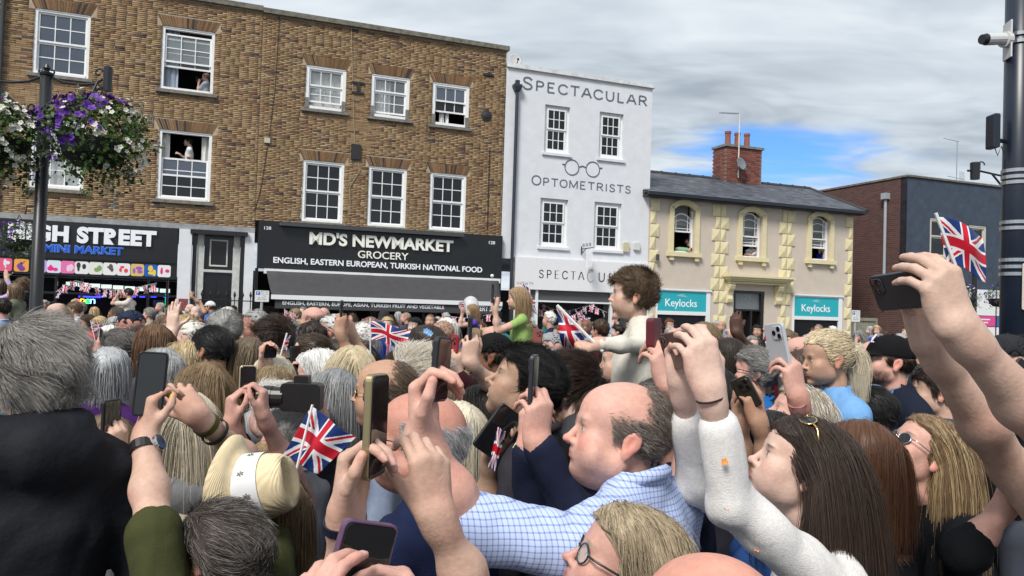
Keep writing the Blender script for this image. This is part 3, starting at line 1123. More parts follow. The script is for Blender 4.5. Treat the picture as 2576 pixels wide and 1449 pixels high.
def person(label, x, y, H, phi=90, pitch=0, hyaw=0, roll=0, v='m', skin='fair', hair=None, top=(0.1, 0.1, 0.12), arms=(), wide=1.0, deep=1.0, S=None, lod=None,
           brow=None, lips=None, beard=None, blush=0.5, seed=None, tmat=None, extra=(), group='people packed along the high street', d=None, legs=True, name='person',
           collar=None, hairL=None, nh=None, topname='top', sit=None, fold=None, neck=0.0, thick=None, lift=None):
    lift = (0.05 if v[0] == 'c' else 0.035) if lift is None else lift
    S0 = S or (0.86 if v[0] == 'c' else (0.96 if v[0] == 'f' else 1.0))
    d = d or 0.24 * S0 * FPX / H
    S = S0 * (0.935 if S is None else 1.0)
    Pc = at(x, y, d)
    seed = seed if seed is not None else len(PEOPLE) * 13 + 5
    if lod is None:
        lod = 0 if d < 2.35 else (1 if d < 5.0 else 2)
    sk = np.array(SK[skin] if isinstance(skin, str) else skin)
    rs = np.random.default_rng(seed)
    sk = sk * rs.uniform(0.93, 1.06)
    base = np.array((Pc[0], Pc[1], 0.0))
    if not legs:
        base = np.array((Pc[0], Pc[1], Pc[2] - 0.95 * S))
    if sit is not None:
        base = np.array((Pc[0], Pc[1], Pc[2] - sit * S))
    root = empty(name, tuple(base), label, 'person', group)
    PEOPLE.append(root)
    Rb = rot('Z', math.radians(phi))
    Rh = rot('Z', math.radians(hyaw)) @ rot('X', math.radians(pitch)) @ rot('Y', math.radians(roll))
    off = Pc - base

    def to_body(p):
        """head-space points -> world offset from base, with the neck bending"""
        w_ = np.clip((p[:, 2] + 0.20) / 0.12, 0, 1)[:, None]
        w_ = w_ * w_ * (3 - 2 * w_)
        q = p * (1 - w_) + (p @ Rh.T) * w_
        return (q * S) @ Rb.T + off

    def rigid(p):
        return ((p @ Rh.T) * S) @ Rb.T + off

    def torso_w(p):
        return ((p + np.array((0, 0, lift))) * S) @ Rb.T + off

    def w2b(p):
        return ((np.array(p) - Pc) @ Rb) / S - np.array((0, 0, lift))

    hc = None
    if hair:
        hc = np.array(HC[hair[1]] if isinstance(hair[1], str) else hair[1])
    V, F = head_geo(v, lod)
    bc = np.array(brow) if brow is not None else (np.clip(hc * 0.8, 0, 0.22) if hc is not None else sk * 0.35)
    lp = np.array(lips) if lips is not None else sk * np.array((0.98, 0.58, 0.58))
    if beard is None and v in ('m', 'ms', 'mo', 'mf'):
        beard = (np.array((0.16, 0.13, 0.12)) if v[-1] in 'of' else np.array((0.07, 0.05, 0.045)), 0.20)
    hcol = head_colors(V, sk, lp, bc, beard, blush, seed)
    shorn = bool(hair) and HAIR[hair[0]]['t'] < 0.0065 and not HAIR[hair[0]].get('cap')
    if shorn:
        hm = np.clip(in_hair(V, HAIR[hair[0]]) / (0.06 if HAIR[hair[0]].get('bald') == 2 else 0.024), 0, 1)[:, None] * 0.62 * np.clip((V[:, 2:3] + 0.09) / 0.02, 0, 1)
        hcol = hcol * (1 - hm) + hc * hm
    parts = [(to_body(V), F, hcol)]
    # arms
    hh = 0.0045 if d < 1.7 else (0.0064 if d < 3.2 else (0.010 if d < 6.5 else 0.016))
    tarms = {'L': None, 'R': None}
    for a in arms:
        k = 1 if a['s'] == 'R' else -1
        sh = 0.175 * ((0.92 if v[0] == 'f' else (0.78 if v[0] == 'c' else 1.0)) * wide)
        Sw = torso_w(np.array([[k * sh, -0.05, -0.285]]))[0] + base
        W = at(*a['w']) if len(a['w']) == 3 else np.array(a['w'][3:])
        if a.get('e') is not None:
            E = at(*a['e'])
        else:
            L1, L2 = 0.29 * S, 0.255 * S
            D = W - Sw
            dl = np.linalg.norm(D)
            u = D / dl
            t = np.clip((L1 * L1 - L2 * L2 + dl * dl) / (2 * dl), 0.1, dl)
            hgt = math.sqrt(max(0.0, L1 * L1 - t * t))
            pole = np.array(a.get('pole', (0, 0, -1.0)))
            pole = unit(pole - u * (pole @ u))
            E = Sw + u * min(t, dl * 0.55 if dl > L1 + L2 else t) + pole * hgt
        Z = unit(a['f'])
        Y = np.array(a['n'], float)
        Y = unit(Y - Z * (Y @ Z))
        X = np.cross(Y, Z)
        R = np.stack([X, Y, Z], 1)
        hs = a.get('scale', 1.0) * S * (0.93 if v[0] == 'f' else 1.0)
        el = (R.T @ (E - W)) / hs
        sl = a.get('sl', 'long')
        up = None
        if sl in ('short', None):
            up = (R.T @ ((Sw * 0.55 + E * 0.45) - W)) / hs
        fr = a.get('r', 1.0)
        ct_ = 0.24 if sl == 'long' else (min(1.0, 1.08 - a.get('cut', 0.45)) if sl == 'three' else 1.0)
        Vh, Fh, tips = arm_geo(a.get('pose', 'pinch'), el, hh / hs, k == 1, (0.026 * fr, 0.040 * fr), up, ct_)
        parts.append(((Vh * hs) @ R.T + W - base, Fh, skin_cols(Vh, sk * np.array(a.get('tint', (1, 1, 1))), seed + 1, tips, a.get('nail'))))
        eb, wb, sb = w2b(E), w2b(W), np.array((k * sh, -0.05, -0.285))
        cr = a.get('cr', 0.046)
        if sl == 'long':
            tarms[a['s']] = (tuple(eb), tuple(eb + (wb - eb) * 0.90), 0.054 * fr, cr * fr)
        elif sl == 'three':
            tarms[a['s']] = (tuple(eb), tuple(eb + (wb - eb) * a.get('cut', 0.45)), 0.056 * fr, 0.052 * fr)
        elif sl == 'short':
            tarms[a['s']] = (tuple(sb + (eb - sb) * a.get('cut', 0.62)), None, 0.064 * fr, 0.0)
        else:
            tarms[a['s']] = (tuple(sb + (eb - sb) * 0.12), None, 0.055, 0.0)
    # covered trunk joins neck and arms into one figure
    tb = MB().tube([(0, -0.05, -0.18), (0, -0.05, -0.26), (0, -0.045, -0.42), (0, -0.04, -0.75)], [0.05, 0.065, 0.07, 0.07], 8)
    parts.append((torso_w(np.array(tb.V)), np.array([f for f in tb.F if len(f) == 4]), np.tile(sk, (len(tb.V), 1))))
    Vb, Fb, Cb = join_geo(parts)
    link('body', mesh('body', Vb, Fb, M_SKIN, Cb, smooth=True), root)
    # clothing
    Vt, Ft = top_geo(v, tarms, lod, wide, deep, extra, fold, seed)
    tm = tmat or M_CLOTH
    ct = np.tile(np.array(top), (len(Vt), 1))
    if collar is not None:
        m = (np.linalg.norm((Vt - np.array((0, -0.045, -0.17))) / np.array((0.10, 0.10, 0.065)), axis=1) < 1.25)
        ct[m] = collar
    cr_ = MB()
    ka = 1.0 if v[0] == 'm' else (0.88 if v[0] == 'f' else 0.85)
    ring = [(0.066 * ka * math.cos(a), -0.047 + 0.066 * ka * math.sin(a), -0.188 - 0.026 * math.sin(a) + neck) for a in np.linspace(0, 2 * math.pi, 19)[:-1]]
    cr_.tube(ring, 0.009 if not thick else thick, 6, closed=True)
    Vk = np.array(cr_.V)
    Vt2, Ft2, ct2 = join_geo([(Vt, Ft, ct), (Vk, np.array(cr_.F), np.tile(np.array(collar if collar is not None else top), (len(Vk), 1)))])
    o = link(topname, mesh(topname, torso_w(Vt2), Ft2, tm, ct2, smooth=True), root)
    hipz = off[2] - 0.74 * S
    if legs and sit is None:
        t = link('trousers', ME_TR, root)
        t.rotation_euler = (0, 0, math.radians(phi))
        t.scale = (S, S, hipz / 0.93)
    if hair:
        st = hair[0]
        c2 = None
        if len(hair) > 2 and hair[2] is not None:
            c2 = np.array(HC[hair[2]] if isinstance(hair[2], str) else hair[2])
        Vc, Fc = hair_cap(v, st, max(lod, 1))
        cc = np.clip(hc * (0.98 + 0.20 * wob(Vc, 160, seed))[:, None], 0.003, 1)
        pr = [] if shorn else [(to_body(Vc), Fc, cc)]
        n = nh or ((7000 if d < 1.9 else 5500) if lod == 0 else (3200 if d < 3.6 else 1800) if lod == 1 else (200 if d < 9 else 110))
        if shorn:
            n = int(n * 1.3)
        sg = (9, 7, 4)[lod] if HAIR[st].get('long') else (6, 5, 3)[lod]
        wd = max(0.0008, 0.00062 * d) * (1.0 if lod < 2 else 1.8)
        dn = Rh.T @ np.array((0, 0, -1.0))
        tf = rigid if HAIR[st].get('long') else to_body
        if lod < 2:
            Pt, Cs = strands(v, st, n, sg, wd, hc, seed, lod, dn, c2, hairL, raw=True)
            if pr:
                ho = link('hair', mesh('hair', *pr[0][:2], M_HAIR, pr[0][2], smooth=True), root)
            hair_curves('hair_strands' if pr else 'hair', tf(Pt.reshape(-1, 3)).reshape(Pt.shape), Cs, wd, M_HAIR, ho if pr else root)
        else:
            Vs, Fs, Cs = strands(v, st, n, sg, wd, hc, seed, lod, dn, c2, hairL)
            pr.append((tf(Vs), Fs, Cs))
            Vh, Fh, Ch = join_geo(pr)
            link('hair', mesh('hair', Vh, Fh, M_HAIR, Ch, smooth=True), root)
    root['_d'] = d
    info = dict(root=root, rigid=rigid, to_body=to_body, torso=torso_w, S=S, d=d, Pc=Pc, base=base, Rb=Rb, Rh=Rh, lod=lod, v=v, sk=sk, off=off)
    return info


def head_child(p, name, geo, mat, parent=None, smooth=True, cols=None):
    """geo: (V,F) in head space"""
    V, F = geo
    return link(name, mesh(name, p['rigid'](np.asarray(V, float)), F, mat, smooth=smooth, cols=cols), parent or p['root'])


def glasses(p, dark=False, up=False, col=None, wire=0.0016, shape=1.0):
    fm = col or M_BLKPLASTIC
    y0, z0 = 0.098, -0.006
    fr = MB()
    ln = MB()
    for s in (1, -1):
        ring = [(s * 0.033 + 0.025 * math.cos(a), y0 - 0.010 * ((s * 0.033 + 0.025 * math.cos(a)) / 0.058) ** 2, z0 + 0.019 * shape * math.sin(a)) for a in np.linspace(0, 2 * math.pi, 15)[:-1]]
        fr.tube(ring, wire, 5, closed=True)
        c = (s * 0.033, y0 - 0.004, z0)
        ln.add([c] + ring, [(0, 1 + i, 1 + (i + 1) % 14) for i in range(14)])
        fr.tube([(s * 0.058, y0 - 0.010, z0 + 0.006), (s * 0.076, y0 - 0.02, z0 + 0.008), (s * 0.080, 0.03, z0 + 0.006), (s * 0.082, -0.012, z0 + 0.012), (s * 0.080, -0.036, z0 - 0.010)], wire * 1.15, 5)
    fr.tube([(-0.010, y0 + 0.001, z0 + 0.004), (0, y0 + 0.004, z0 + 0.007), (0.010, y0 + 0.001, z0 + 0.004)], wire, 5)
    V1, V2 = np.array(fr.V), np.array(ln.V)
    if up:
        Rr = rot('X', math.radians(58))
        V1 = V1 @ Rr.T + np.array((0, -0.02, 0.035))
        V2 = V2 @ Rr.T + np.array((0, -0.02, 0.035))
    g = head_child(p, 'sunglasses' if dark else 'glasses', (V1, fr.F), fm)
    head_child(p, 'lens', (V2, ln.F), M_DARKLENS if dark else M_CLEARLENS, g)
    return g


def cap_hat(p, col, brim=0.075, emb=None, back=False):
    h = 0.006 if p['lod'] == 0 else (0.009 if p['lod'] == 1 else 0.014)
    P, o = grid((-0.115, -0.15, -0.02), (0.115, 0.22, 0.16), h)
    D = d_ell(P, (0, -0.010, 0.030), (0.089, 0.112, 0.097))
    D = np.maximum(D, -(P[2] - (0.022 + 0.10 * np.clip(P[1] - 0.0, -0.02, 1) * 0.15)))
    D = np.maximum(D, -d_ell(P, (0, -0.010, 0.026), (0.081, 0.104, 0.086)))
    # peak
    by = P[1] - 0.055
    pk = np.maximum(np.abs(P[2] - (0.036 - 0.30 * np.clip(P[1] - 0.09, 0, 1) - 2.2 * P[0] ** 2)) - 0.0045, np.sqrt((P[0] / 0.080) ** 2 + (np.clip(by, 0, 1) / (brim + 0.048)) ** 2) * 0.08 - 0.08)
    pk = np.maximum(pk, -by)
    D = np.minimum(D, pk)
    V, F = surface_nets(D, o, h)
    c = np.tile(np.array(col), (len(V), 1)) * (0.95 + 0.08 * wob(V, 80, 2))[:, None]
    g = head_child(p, 'cap', (V, F), M_CLOTH, cols=c)
    if p['lod'] < 2:
        b = MB().lathe([(0.0, 0.007), (0.006, 0.005), (0.007, 0.0)][::-1], 8, (0, -0.010, 0.126))
        head_child(p, 'button', (b.V, b.F), M_CLOTH, g, cols=np.tile(np.array(col), (len(b.V), 1)))
    if emb is not None:
        head_child(p, 'emblem', emb, material('white_thread', (0.75, 0.75, 0.75), 0.7), g, smooth=False)
    return g


def tail(p, pts, n, spread, col, width, seed=3, end=0.5, name='ponytail', seg=10, curl=0.25, col2=None):
    """tuft of strands following a path (head space)"""
    r = np.random.default_rng(seed)
    pts = np.array(pts, float)
    t = np.linspace(0, 1, seg)
    ti = np.linspace(0, 1, len(pts))
    path = np.stack([np.interp(t, ti, pts[:, i]) for i in range(3)], 1)
    for _ in range(3):
        path[1:-1] = (path[:-2] + path[2:] + 2 * path[1:-1]) / 4
    rad = np.interp(t, [0, 0.15, 0.5, 1], [0.35, 0.8, 1.0, end]) * spread
    o = r.normal(size=(n, 1, 3)) * 0.55
    ln = r.uniform(0.75, 1.0, (n, 1))
    idx = ln * np.linspace(0, seg - 1, seg)[None]
    i0 = np.floor(idx).astype(int).clip(0, seg - 2)
    fr = (idx - i0)[..., None]
    base = path[i0] * (1 - fr) + path[i0 + 1] * fr
    Pt = base + o * rad[i0][..., None] + 0.15 * spread * curl * np.cumsum(r.normal(size=(n, seg, 3)), 1)
    cb = MB().tube([tuple(q) for q in path], list(np.maximum(rad * 0.62, 0.004)), 8)
    o = link(name, mesh(name, p['rigid'](np.array(cb.V)), cb.F, M_HAIR, np.tile(np.array(col) * 0.9, (len(cb.V), 1)), smooth=True), p['root'])
    hair_curves('hair_strands', p['rigid'](Pt.reshape(-1, 3)).reshape(Pt.shape), strand_cols(n, col, r, col2), width, M_HAIR, o)
    return o


# ---------------------------------------------------------------- phones
M_SCREEN = material('phone_glass', (0.010, 0.010, 0.012), rough=0.06, spec=0.7)
M_LENS = material('phone_lens', (0.005, 0.005, 0.008), rough=0.05, spec=0.8)


def rbox(w, h, t, r=0.01, n=4, bev=0.0015):
    """rounded slab: width x, thickness y, height z"""
    out = []
    for cx, cz, a0 in ((w / 2 - r, h / 2 - r, 0), (-w / 2 + r, h / 2 - r, 90), (-w / 2 + r, -h / 2 + r, 180), (w / 2 - r, -h / 2 + r, 270)):
        for k in range(n + 1):
            a = math.radians(a0 + 90 * k / n)
            out.append((cx + r * math.cos(a), cz + r * math.sin(a)))
    m = len(out)
    V, F = [], []
    for y, s in ((-t / 2, 1 - bev * 2 / w), (-t / 2 + bev, 1), (t / 2 - bev, 1), (t / 2, 1 - bev * 2 / w)):
        V += [(x * s, y, z * (1 - (1 - s) * w / h)) for x, z in out]
    for k in range(3):
        F += [(k * m + i, k * m + (i + 1) % m, (k + 1) * m + (i + 1) % m, (k + 1) * m + i) for i in range(m)]
    F.append(tuple(range(m)))
    F.append(tuple(range(3 * m, 4 * m))[::-1])
    return V, F


_ph = {}
PHONES = []


def phone(label, x, y, d, up, scr, col=(0.012, 0.012, 0.014), h=0.152, w=0.074, t=0.010, rough=0.4, metal=0.0, cams=True, back=None, group='phones held up to film', screen=True):
    """screen faces scr (world vector), top edge points up"""
    k = (col, h, w, t, cams, screen, back)
    if k not in _ph:
        m = material('phone_%d' % len(_ph), col, rough=rough, metal=metal, noise=0.05)
        b = mesh('phone', *rbox(w, h, t), mat=m, smooth=False)
        s = MB()
        V, F = rbox(w - 0.006, h - 0.006, 0.0012, 0.008)
        s.add([(a, bb + t / 2 + 0.0004, c) for a, bb, c in V], F)
        sm = s.mesh('screen', M_SCREEN)
        c_ = MB()
        V, F = rbox(0.034, 0.036, 0.003, 0.008)
        c_.add([(a + w / 2 - 0.022, bb - t / 2 - 0.0015, c + h / 2 - 0.024) for a, bb, c in V], F)
        cm = c_.mesh('camera_bump', m)
        l_ = MB()
        for dx, dz in ((0.009, 0.009), (0.009, -0.009), (-0.009, 0.0)):
            l_.lathe([(0.0068, 0), (0.0068, 0.0012), (0.004, 0.0014)], 10)
            n_ = 30
            for q in range(len(l_.V) - n_, len(l_.V)):
                a = l_.V[q]
                l_.V[q] = (a[0] + w / 2 - 0.022 + dx, -t / 2 - 0.003 - a[2], a[1] + h / 2 - 0.024 + dz)
        lm = l_.mesh('camera_lens', M_LENS)
        _ph[k] = (b, sm, cm, lm)
    b, sm, cm, lm = _ph[k]
    Z = unit(up)
    Y = np.array(scr, float)
    Y = unit(Y - Z * (Y @ Z))
    X = np.cross(Y, Z)
    P = at(x, y, d)
    M4 = Matrix(((X[0], Y[0], Z[0], P[0]), (X[1], Y[1], Z[1], P[1]), (X[2], Y[2], Z[2], P[2]), (0, 0, 0, 1)))
    o = link('phone', b)
    o.matrix_world = M4
    tag(o, label, 'phone', group)
    if screen:
        link('screen', sm, o)
    if cams:
        c = link('camera_bump', cm, o)
        link('camera_lens', lm, c)
    PHONES.append(o)
    return o


def strap(P, axis, r, wdt, mat, name, label, cat, face=None, group=None, ratio=0.8, parent=None, fm=None, side=None):
    """band round a wrist: P world, axis along the arm"""
    Z = unit(axis)
    X = unit(np.cross(Z, side) if side is not None else np.array(Vector(Z).orthogonal()))
    Y = np.cross(Z, X)
    m = MB()
    n = 20
    pr = []
    for rr, zz in ((r, -wdt / 2), (r + 0.0025, -wdt / 2), (r + 0.0025, wdt / 2), (r, wdt / 2)):
        pr.append([tuple(P + X * math.cos(a) * rr + Y * math.sin(a) * rr * ratio + Z * zz) for a in np.linspace(0, 2 * math.pi, n + 1)[:-1]])
    V = [v for q in pr for v in q]
    F = [(k * n + i, k * n + (i + 1) % n, ((k + 1) % 4) * n + (i + 1) % n, ((k + 1) % 4) * n + i) for k in range(4) for i in range(n)]
    m.add(V, F)
    o = m.build(name, mat)
    tag(o, label, cat, group)
    if face:
        f = MB()
        f.lathe([(face, 0), (face, 0.006), (face * 0.9, 0.009), (face * 0.86, 0.0085)], 18)
        C = P + Y * (r * ratio + 0.001)
        # dial looks outwards along Y
        V = [tuple(C + X * a + Z * b + Y * c) for a, b, c in f.V]
        mesh_ = mesh('watch_case', V, f.F, fm or M_STEEL)
        cs = link('watch_case', mesh_, o)
        g = MB().lathe([(face * 0.86, 0.0088), (face * 0.8, 0.0094)], 18)
        V = [tuple(C + X * a + Z * b + Y * c) for a, b, c in g.V]
        link('dial', mesh('dial', V, g.F, M_SCREEN), cs)
    return o


def strap_on(a, t, r, wdt, mat, name, label, cat, E, **k):
    W = at(*a['w'])
    E = at(*E)
    return strap(W + (E - W) * t, unit(W - E), r, wdt, mat, name, label, cat, **k)


# ---------------------------------------------------------------- union flags
def jack(u, v):
    """u 0..1 along the length (2:1), v 0..1 height -> colour"""
    B, Wt, R = (0.012, 0.035, 0.16), (0.72, 0.72, 0.74), (0.50, 0.012, 0.03)
    x, y = (u - 0.5) * 60, (v - 0.5) * 30
    c = np.tile(np.array(B), (len(u), 1))
    d1 = (y * 2 - x) / math.sqrt(5)
    d2 = (y * 2 + x) / math.sqrt(5)
    c[(np.abs(d1) < 3) | (np.abs(d2) < 3)] = Wt
    # counterchanged red saltire
    q = x * y
    r1 = np.where(x < 0, (d1 > -2) & (d1 < 0), (d1 > 0) & (d1 < 2)) & (q > 0)
    r2 = np.where(x < 0, (d2 > -2) & (d2 < 0), (d2 > 0) & (d2 < 2)) & (q < 0)
    c[r1 | r2] = R
    c[(np.abs(x) < 5) | (np.abs(y) < 5)] = Wt
    c[(np.abs(x) < 3) | (np.abs(y) < 3)] = R
    return c


M_FLAG = material('flag_cloth', attr=True, rough=0.55, spec=0.25)


def flag_geo(fn, nu, nv):
    """fn(u,v)->points (n,3); two-sided thin cloth"""
    u, v = np.meshgrid(np.linspace(0, 1, nu + 1), np.linspace(0, 1, nv + 1), indexing='ij')
    P = fn(u.ravel(), v.ravel())
    i, j = np.meshgrid(np.arange(nu), np.arange(nv), indexing='ij')
    a = (i * (nv + 1) + j).ravel()
    F = np.stack([a, a + nv + 1, a + nv + 2, a + 1], 1)
    cc = jack(((i + 0.5) / nu).ravel(), ((j + 0.5) / nv).ravel())
    return P, F, np.repeat(cc, 4, axis=0)


def flag_obj(name, fn, nu, nv, parent=None):
    P, F, c = flag_geo(fn, nu, nv)
    o = link(name, mesh(name, P, F, M_FLAG, corner=c, smooth=True), parent)
    sm = o.modifiers.new('thickness', 'SOLIDIFY')
    sm.thickness = 0.0012
    return o


M_STICK = material('white_stick', (0.7, 0.7, 0.7), rough=0.4)
# ---------------------------------------------------------------- the street: facade plane and building helpers
AZ = math.radians(20.8)
FU = np.array((math.cos(AZ), math.sin(AZ), 0))
FN = np.array((math.sin(AZ), -math.cos(AZ), 0))      # towards the street
FO = np.array((0, 23.0, 0))
FM = Matrix.Translation(Vector(FO)) @ Matrix.Rotation(AZ, 4, 'Z')


def fuv(px, py, off=0.0):
    """pixel -> (u, z) on the facade plane moved off metres towards the street"""
    r = ray(px, py)
    o = FO + FN * off
    t = ((o - CAM) @ FN) / (r @ FN)
    p = CAM + r * t
    return float((p - FO) @ FU), float(p[2])


def fdepth(px, py, off=0.0):
    r = ray(px, py)
    return float(((FO + FN * off - CAM) @ FN) / (r @ FN))


def frect(tl, br, off=0.0):
    a, b = fuv(*tl, off), fuv(*br, off)
    return a[0], b[0], b[1], a[1]          # u0,u1,z0,z1


def bempty(name, label, cat='building', u=0.0):
    return empty(name, label=label, cat=cat, mat=FM @ Matrix.Translation((u, 0, 0)))


class BB(MB):
    """MB whose local x is u measured from the building's own origin"""


def cells(m, u0, u1, z0, z1, ops, w0, w1):
    us = sorted({u0, u1} | {min(max(v, u0), u1) for o in ops for v in o[:2]})
    zs = sorted({z0, z1} | {min(max(v, z0), z1) for o in ops for v in o[2:]})
    for i in range(len(us) - 1):
        run = None
        for j in range(len(zs) - 1):
            cu, cz = (us[i] + us[i + 1]) / 2, (zs[j] + zs[j + 1]) / 2
            solid = not any(o[0] < cu < o[1] and o[2] < cz < o[3] for o in ops)
            if solid:
                run = (run[0] if run else zs[j], zs[j + 1])
            if run and (not solid or j == len(zs) - 2):
                m.box(us[i], us[i + 1], w0, w1, run[0], run[1])
                run = None


M_MORTAR = material('mortar', (0.38, 0.31, 0.22), 0.95, noise=0.25, nscale=8)
M_BRICK = material('yellow_brick', attr=True, rough=0.9, spec=0.2, noise=0.22, nscale=45, bump=0.2)
M_WHITEPAINT = material('white_window_paint', (0.76, 0.77, 0.78), 0.45, noise=0.05, nscale=12)
M_STONE = material('grey_stone', (0.17, 0.165, 0.15), 0.9, noise=0.35, nscale=9, bump=0.3)
M_COPING = material('weathered_coping', (0.15, 0.14, 0.115), 0.95, noise=0.45, nscale=7, bump=0.3)
M_GLASS = material('window_glass', (0.012, 0.014, 0.017), 0.03, spec=0.42, noise=0.0)
M_GLASSV = material('old_window_glass', (0.10, 0.12, 0.15), 0.025, spec=1.0, metal=0.55)
M_GLASSC = material('clear_glass', (0.35, 0.4, 0.42), 0.03, spec=0.8, alpha=0.22)
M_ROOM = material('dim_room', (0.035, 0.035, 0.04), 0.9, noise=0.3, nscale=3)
M_CURTAIN = material('net_curtain', (0.62, 0.62, 0.60), 0.9, noise=0.08, nscale=20)
M_BLIND = material('roller_blind', (0.30, 0.35, 0.42), 0.8)
M_WALLIN = material('party_wall', (0.30, 0.26, 0.20), 0.95, noise=0.2)
M_FELT = material('flat_roof_felt', (0.06, 0.06, 0.06), 0.95, noise=0.2)
_unit = {}


def unit_box(mat):
    if mat.name not in _unit:
        _unit[mat.name] = MB().box(-0.5, 0.5, -0.5, 0.5, -0.5, 0.5).mesh('pane', mat)
    return _unit[mat.name]


def sash_window(b, r, ub=0.0, sashes=((0.0, 0.5, 2, 3, 0.085), (0.5, 1.0, 2, 3, 0.055)), glass=None, fw=0.07, w0=0.02, room=True, curtain=None, name='window', mat=None, bar=0.022, frame=True):
    u0, u1, z0, z1 = r[0] - ub, r[1] - ub, r[2], r[3]
    mat = mat or M_WHITEPAINT
    m = MB()
    if frame:
        m.box(u0, u0 + fw, w0, w0 + 0.11, z0, z1).box(u1 - fw, u1, w0, w0 + 0.11, z0, z1).box(u0 + fw, u1 - fw, w0 + 0.002, w0 + 0.11, z1 - fw, z1).box(u0 + fw, u1 - fw, w0 - 0.02, w0 + 0.11, z0, z0 + fw * 0.8)
        m.box(u0 + fw * 0.35, u1 - fw * 0.35, w0 - 0.012, w0 - 0.001, z1 - fw * 0.45, z1 - 0.004)
    wi = m.build(name, mat, b)
    a0, a1, b0, b1 = u0 + fw, u1 - fw, z0 + fw * 0.8, z1 - fw
    H = b1 - b0
    for s in sashes:
        f0, f1, rows, cols, wd = s[:5]
        g = s[5] if len(s) > 5 else (glass or M_GLASS)
        za, zb = b0 + H * f0, b0 + H * f1
        t = 0.045
        q = MB()
        q.box(a0, a0 + t, wd, wd + 0.04, za, zb).box(a1 - t, a1, wd, wd + 0.04, za, zb)
        q.box(a0 + t, a1 - t, wd + 0.001, wd + 0.04, za, za + t).box(a0 + t, a1 - t, wd + 0.001, wd + 0.04, zb - t, zb)
        iu0, iu1, iz0, iz1 = a0 + t, a1 - t, za + t, zb - t
        for k in range(1, cols):
            c = iu0 + (iu1 - iu0) * k / cols
            q.box(c - bar / 2, c + bar / 2, wd + 0.004, wd + 0.034, iz0, iz1)
        for k in range(1, rows):
            c = iz0 + (iz1 - iz0) * k / rows
            q.box(iu0, iu1, wd + 0.006, wd + 0.032, c - bar / 2, c + bar / 2)
        q.build('sash', mat, wi)
        for i in range(cols):
            for j in range(rows):
                pu0, pu1 = iu0 + (iu1 - iu0) * i / cols, iu0 + (iu1 - iu0) * (i + 1) / cols
                pz0, pz1 = iz0 + (iz1 - iz0) * j / rows, iz0 + (iz1 - iz0) * (j + 1) / rows
                p = link('pane', unit_box(g), wi)
                p.location = ((pu0 + pu1) / 2, wd + 0.02, (pz0 + pz1) / 2)
                p.scale = (pu1 - pu0 - bar * 0.8, 0.004, pz1 - pz0 - bar * 0.8)
                p.rotation_euler = (random.gauss(0, 0.006), 0, random.gauss(0, 0.006))
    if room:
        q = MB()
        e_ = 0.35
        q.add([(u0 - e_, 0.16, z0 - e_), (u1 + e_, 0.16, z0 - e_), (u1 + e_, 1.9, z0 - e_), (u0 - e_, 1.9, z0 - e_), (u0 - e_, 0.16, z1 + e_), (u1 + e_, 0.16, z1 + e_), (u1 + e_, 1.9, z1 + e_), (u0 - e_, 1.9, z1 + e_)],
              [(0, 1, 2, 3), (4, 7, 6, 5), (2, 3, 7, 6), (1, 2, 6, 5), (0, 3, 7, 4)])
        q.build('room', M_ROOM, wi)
    if curtain:
        for (c0, c1, cm) in curtain:
            n = 26
            q = MB()
            x0, x1 = a0 + (a1 - a0) * c0, a0 + (a1 - a0) * c1
            V = []
            for i in range(n + 1):
                t = i / n
                wv = 0.20 + 0.018 * math.sin(t * 9.5 * (c1 - c0) * 6) + 0.008 * math.sin(t * 31)
                V += [(x0 + (x1 - x0) * t, wv, b0), (x0 + (x1 - x0) * t, wv, b1)]
            q.add(V, [(2 * i, 2 * i + 2, 2 * i + 3, 2 * i + 1) for i in range(n)])
            q.build('curtain', cm, wi, smooth=True)
    return wi


def sill(b, r, ub=0.0, h=0.10, over=0.10, proj=0.09, mat=None):
    m = MB().add([(r[0] - ub - over, -proj, r[2] - h), (r[1] - ub + over, -proj, r[2] - h), (r[1] - ub + over, 0.1, r[2] - h), (r[0] - ub - over, 0.1, r[2] - h),
                  (r[0] - ub - over, -proj, r[2] - 0.025), (r[1] - ub + over, -proj, r[2] - 0.025), (r[1] - ub + over, 0.1, r[2] - 0.001), (r[0] - ub - over, 0.1, r[2] - 0.001)],
                 [(0, 3, 2, 1), (4, 5, 6, 7), (0, 1, 5, 4), (1, 2, 6, 5), (2, 3, 7, 6), (3, 0, 4, 7)])
    return m.build('window_sill', mat or M_STONE, b)


BRCOL = [(0.30, 0.205, 0.115), (0.275, 0.185, 0.10), (0.245, 0.155, 0.085), (0.33, 0.235, 0.14), (0.285, 0.20, 0.12), (0.20, 0.118, 0.075), (0.15, 0.088, 0.065), (0.085, 0.066, 0.062),
         (0.265, 0.18, 0.10), (0.235, 0.14, 0.082)]
BRP = [0.2, 0.17, 0.12, 0.12, 0.13, 0.08, 0.05, 0.03, 0.06, 0.04]


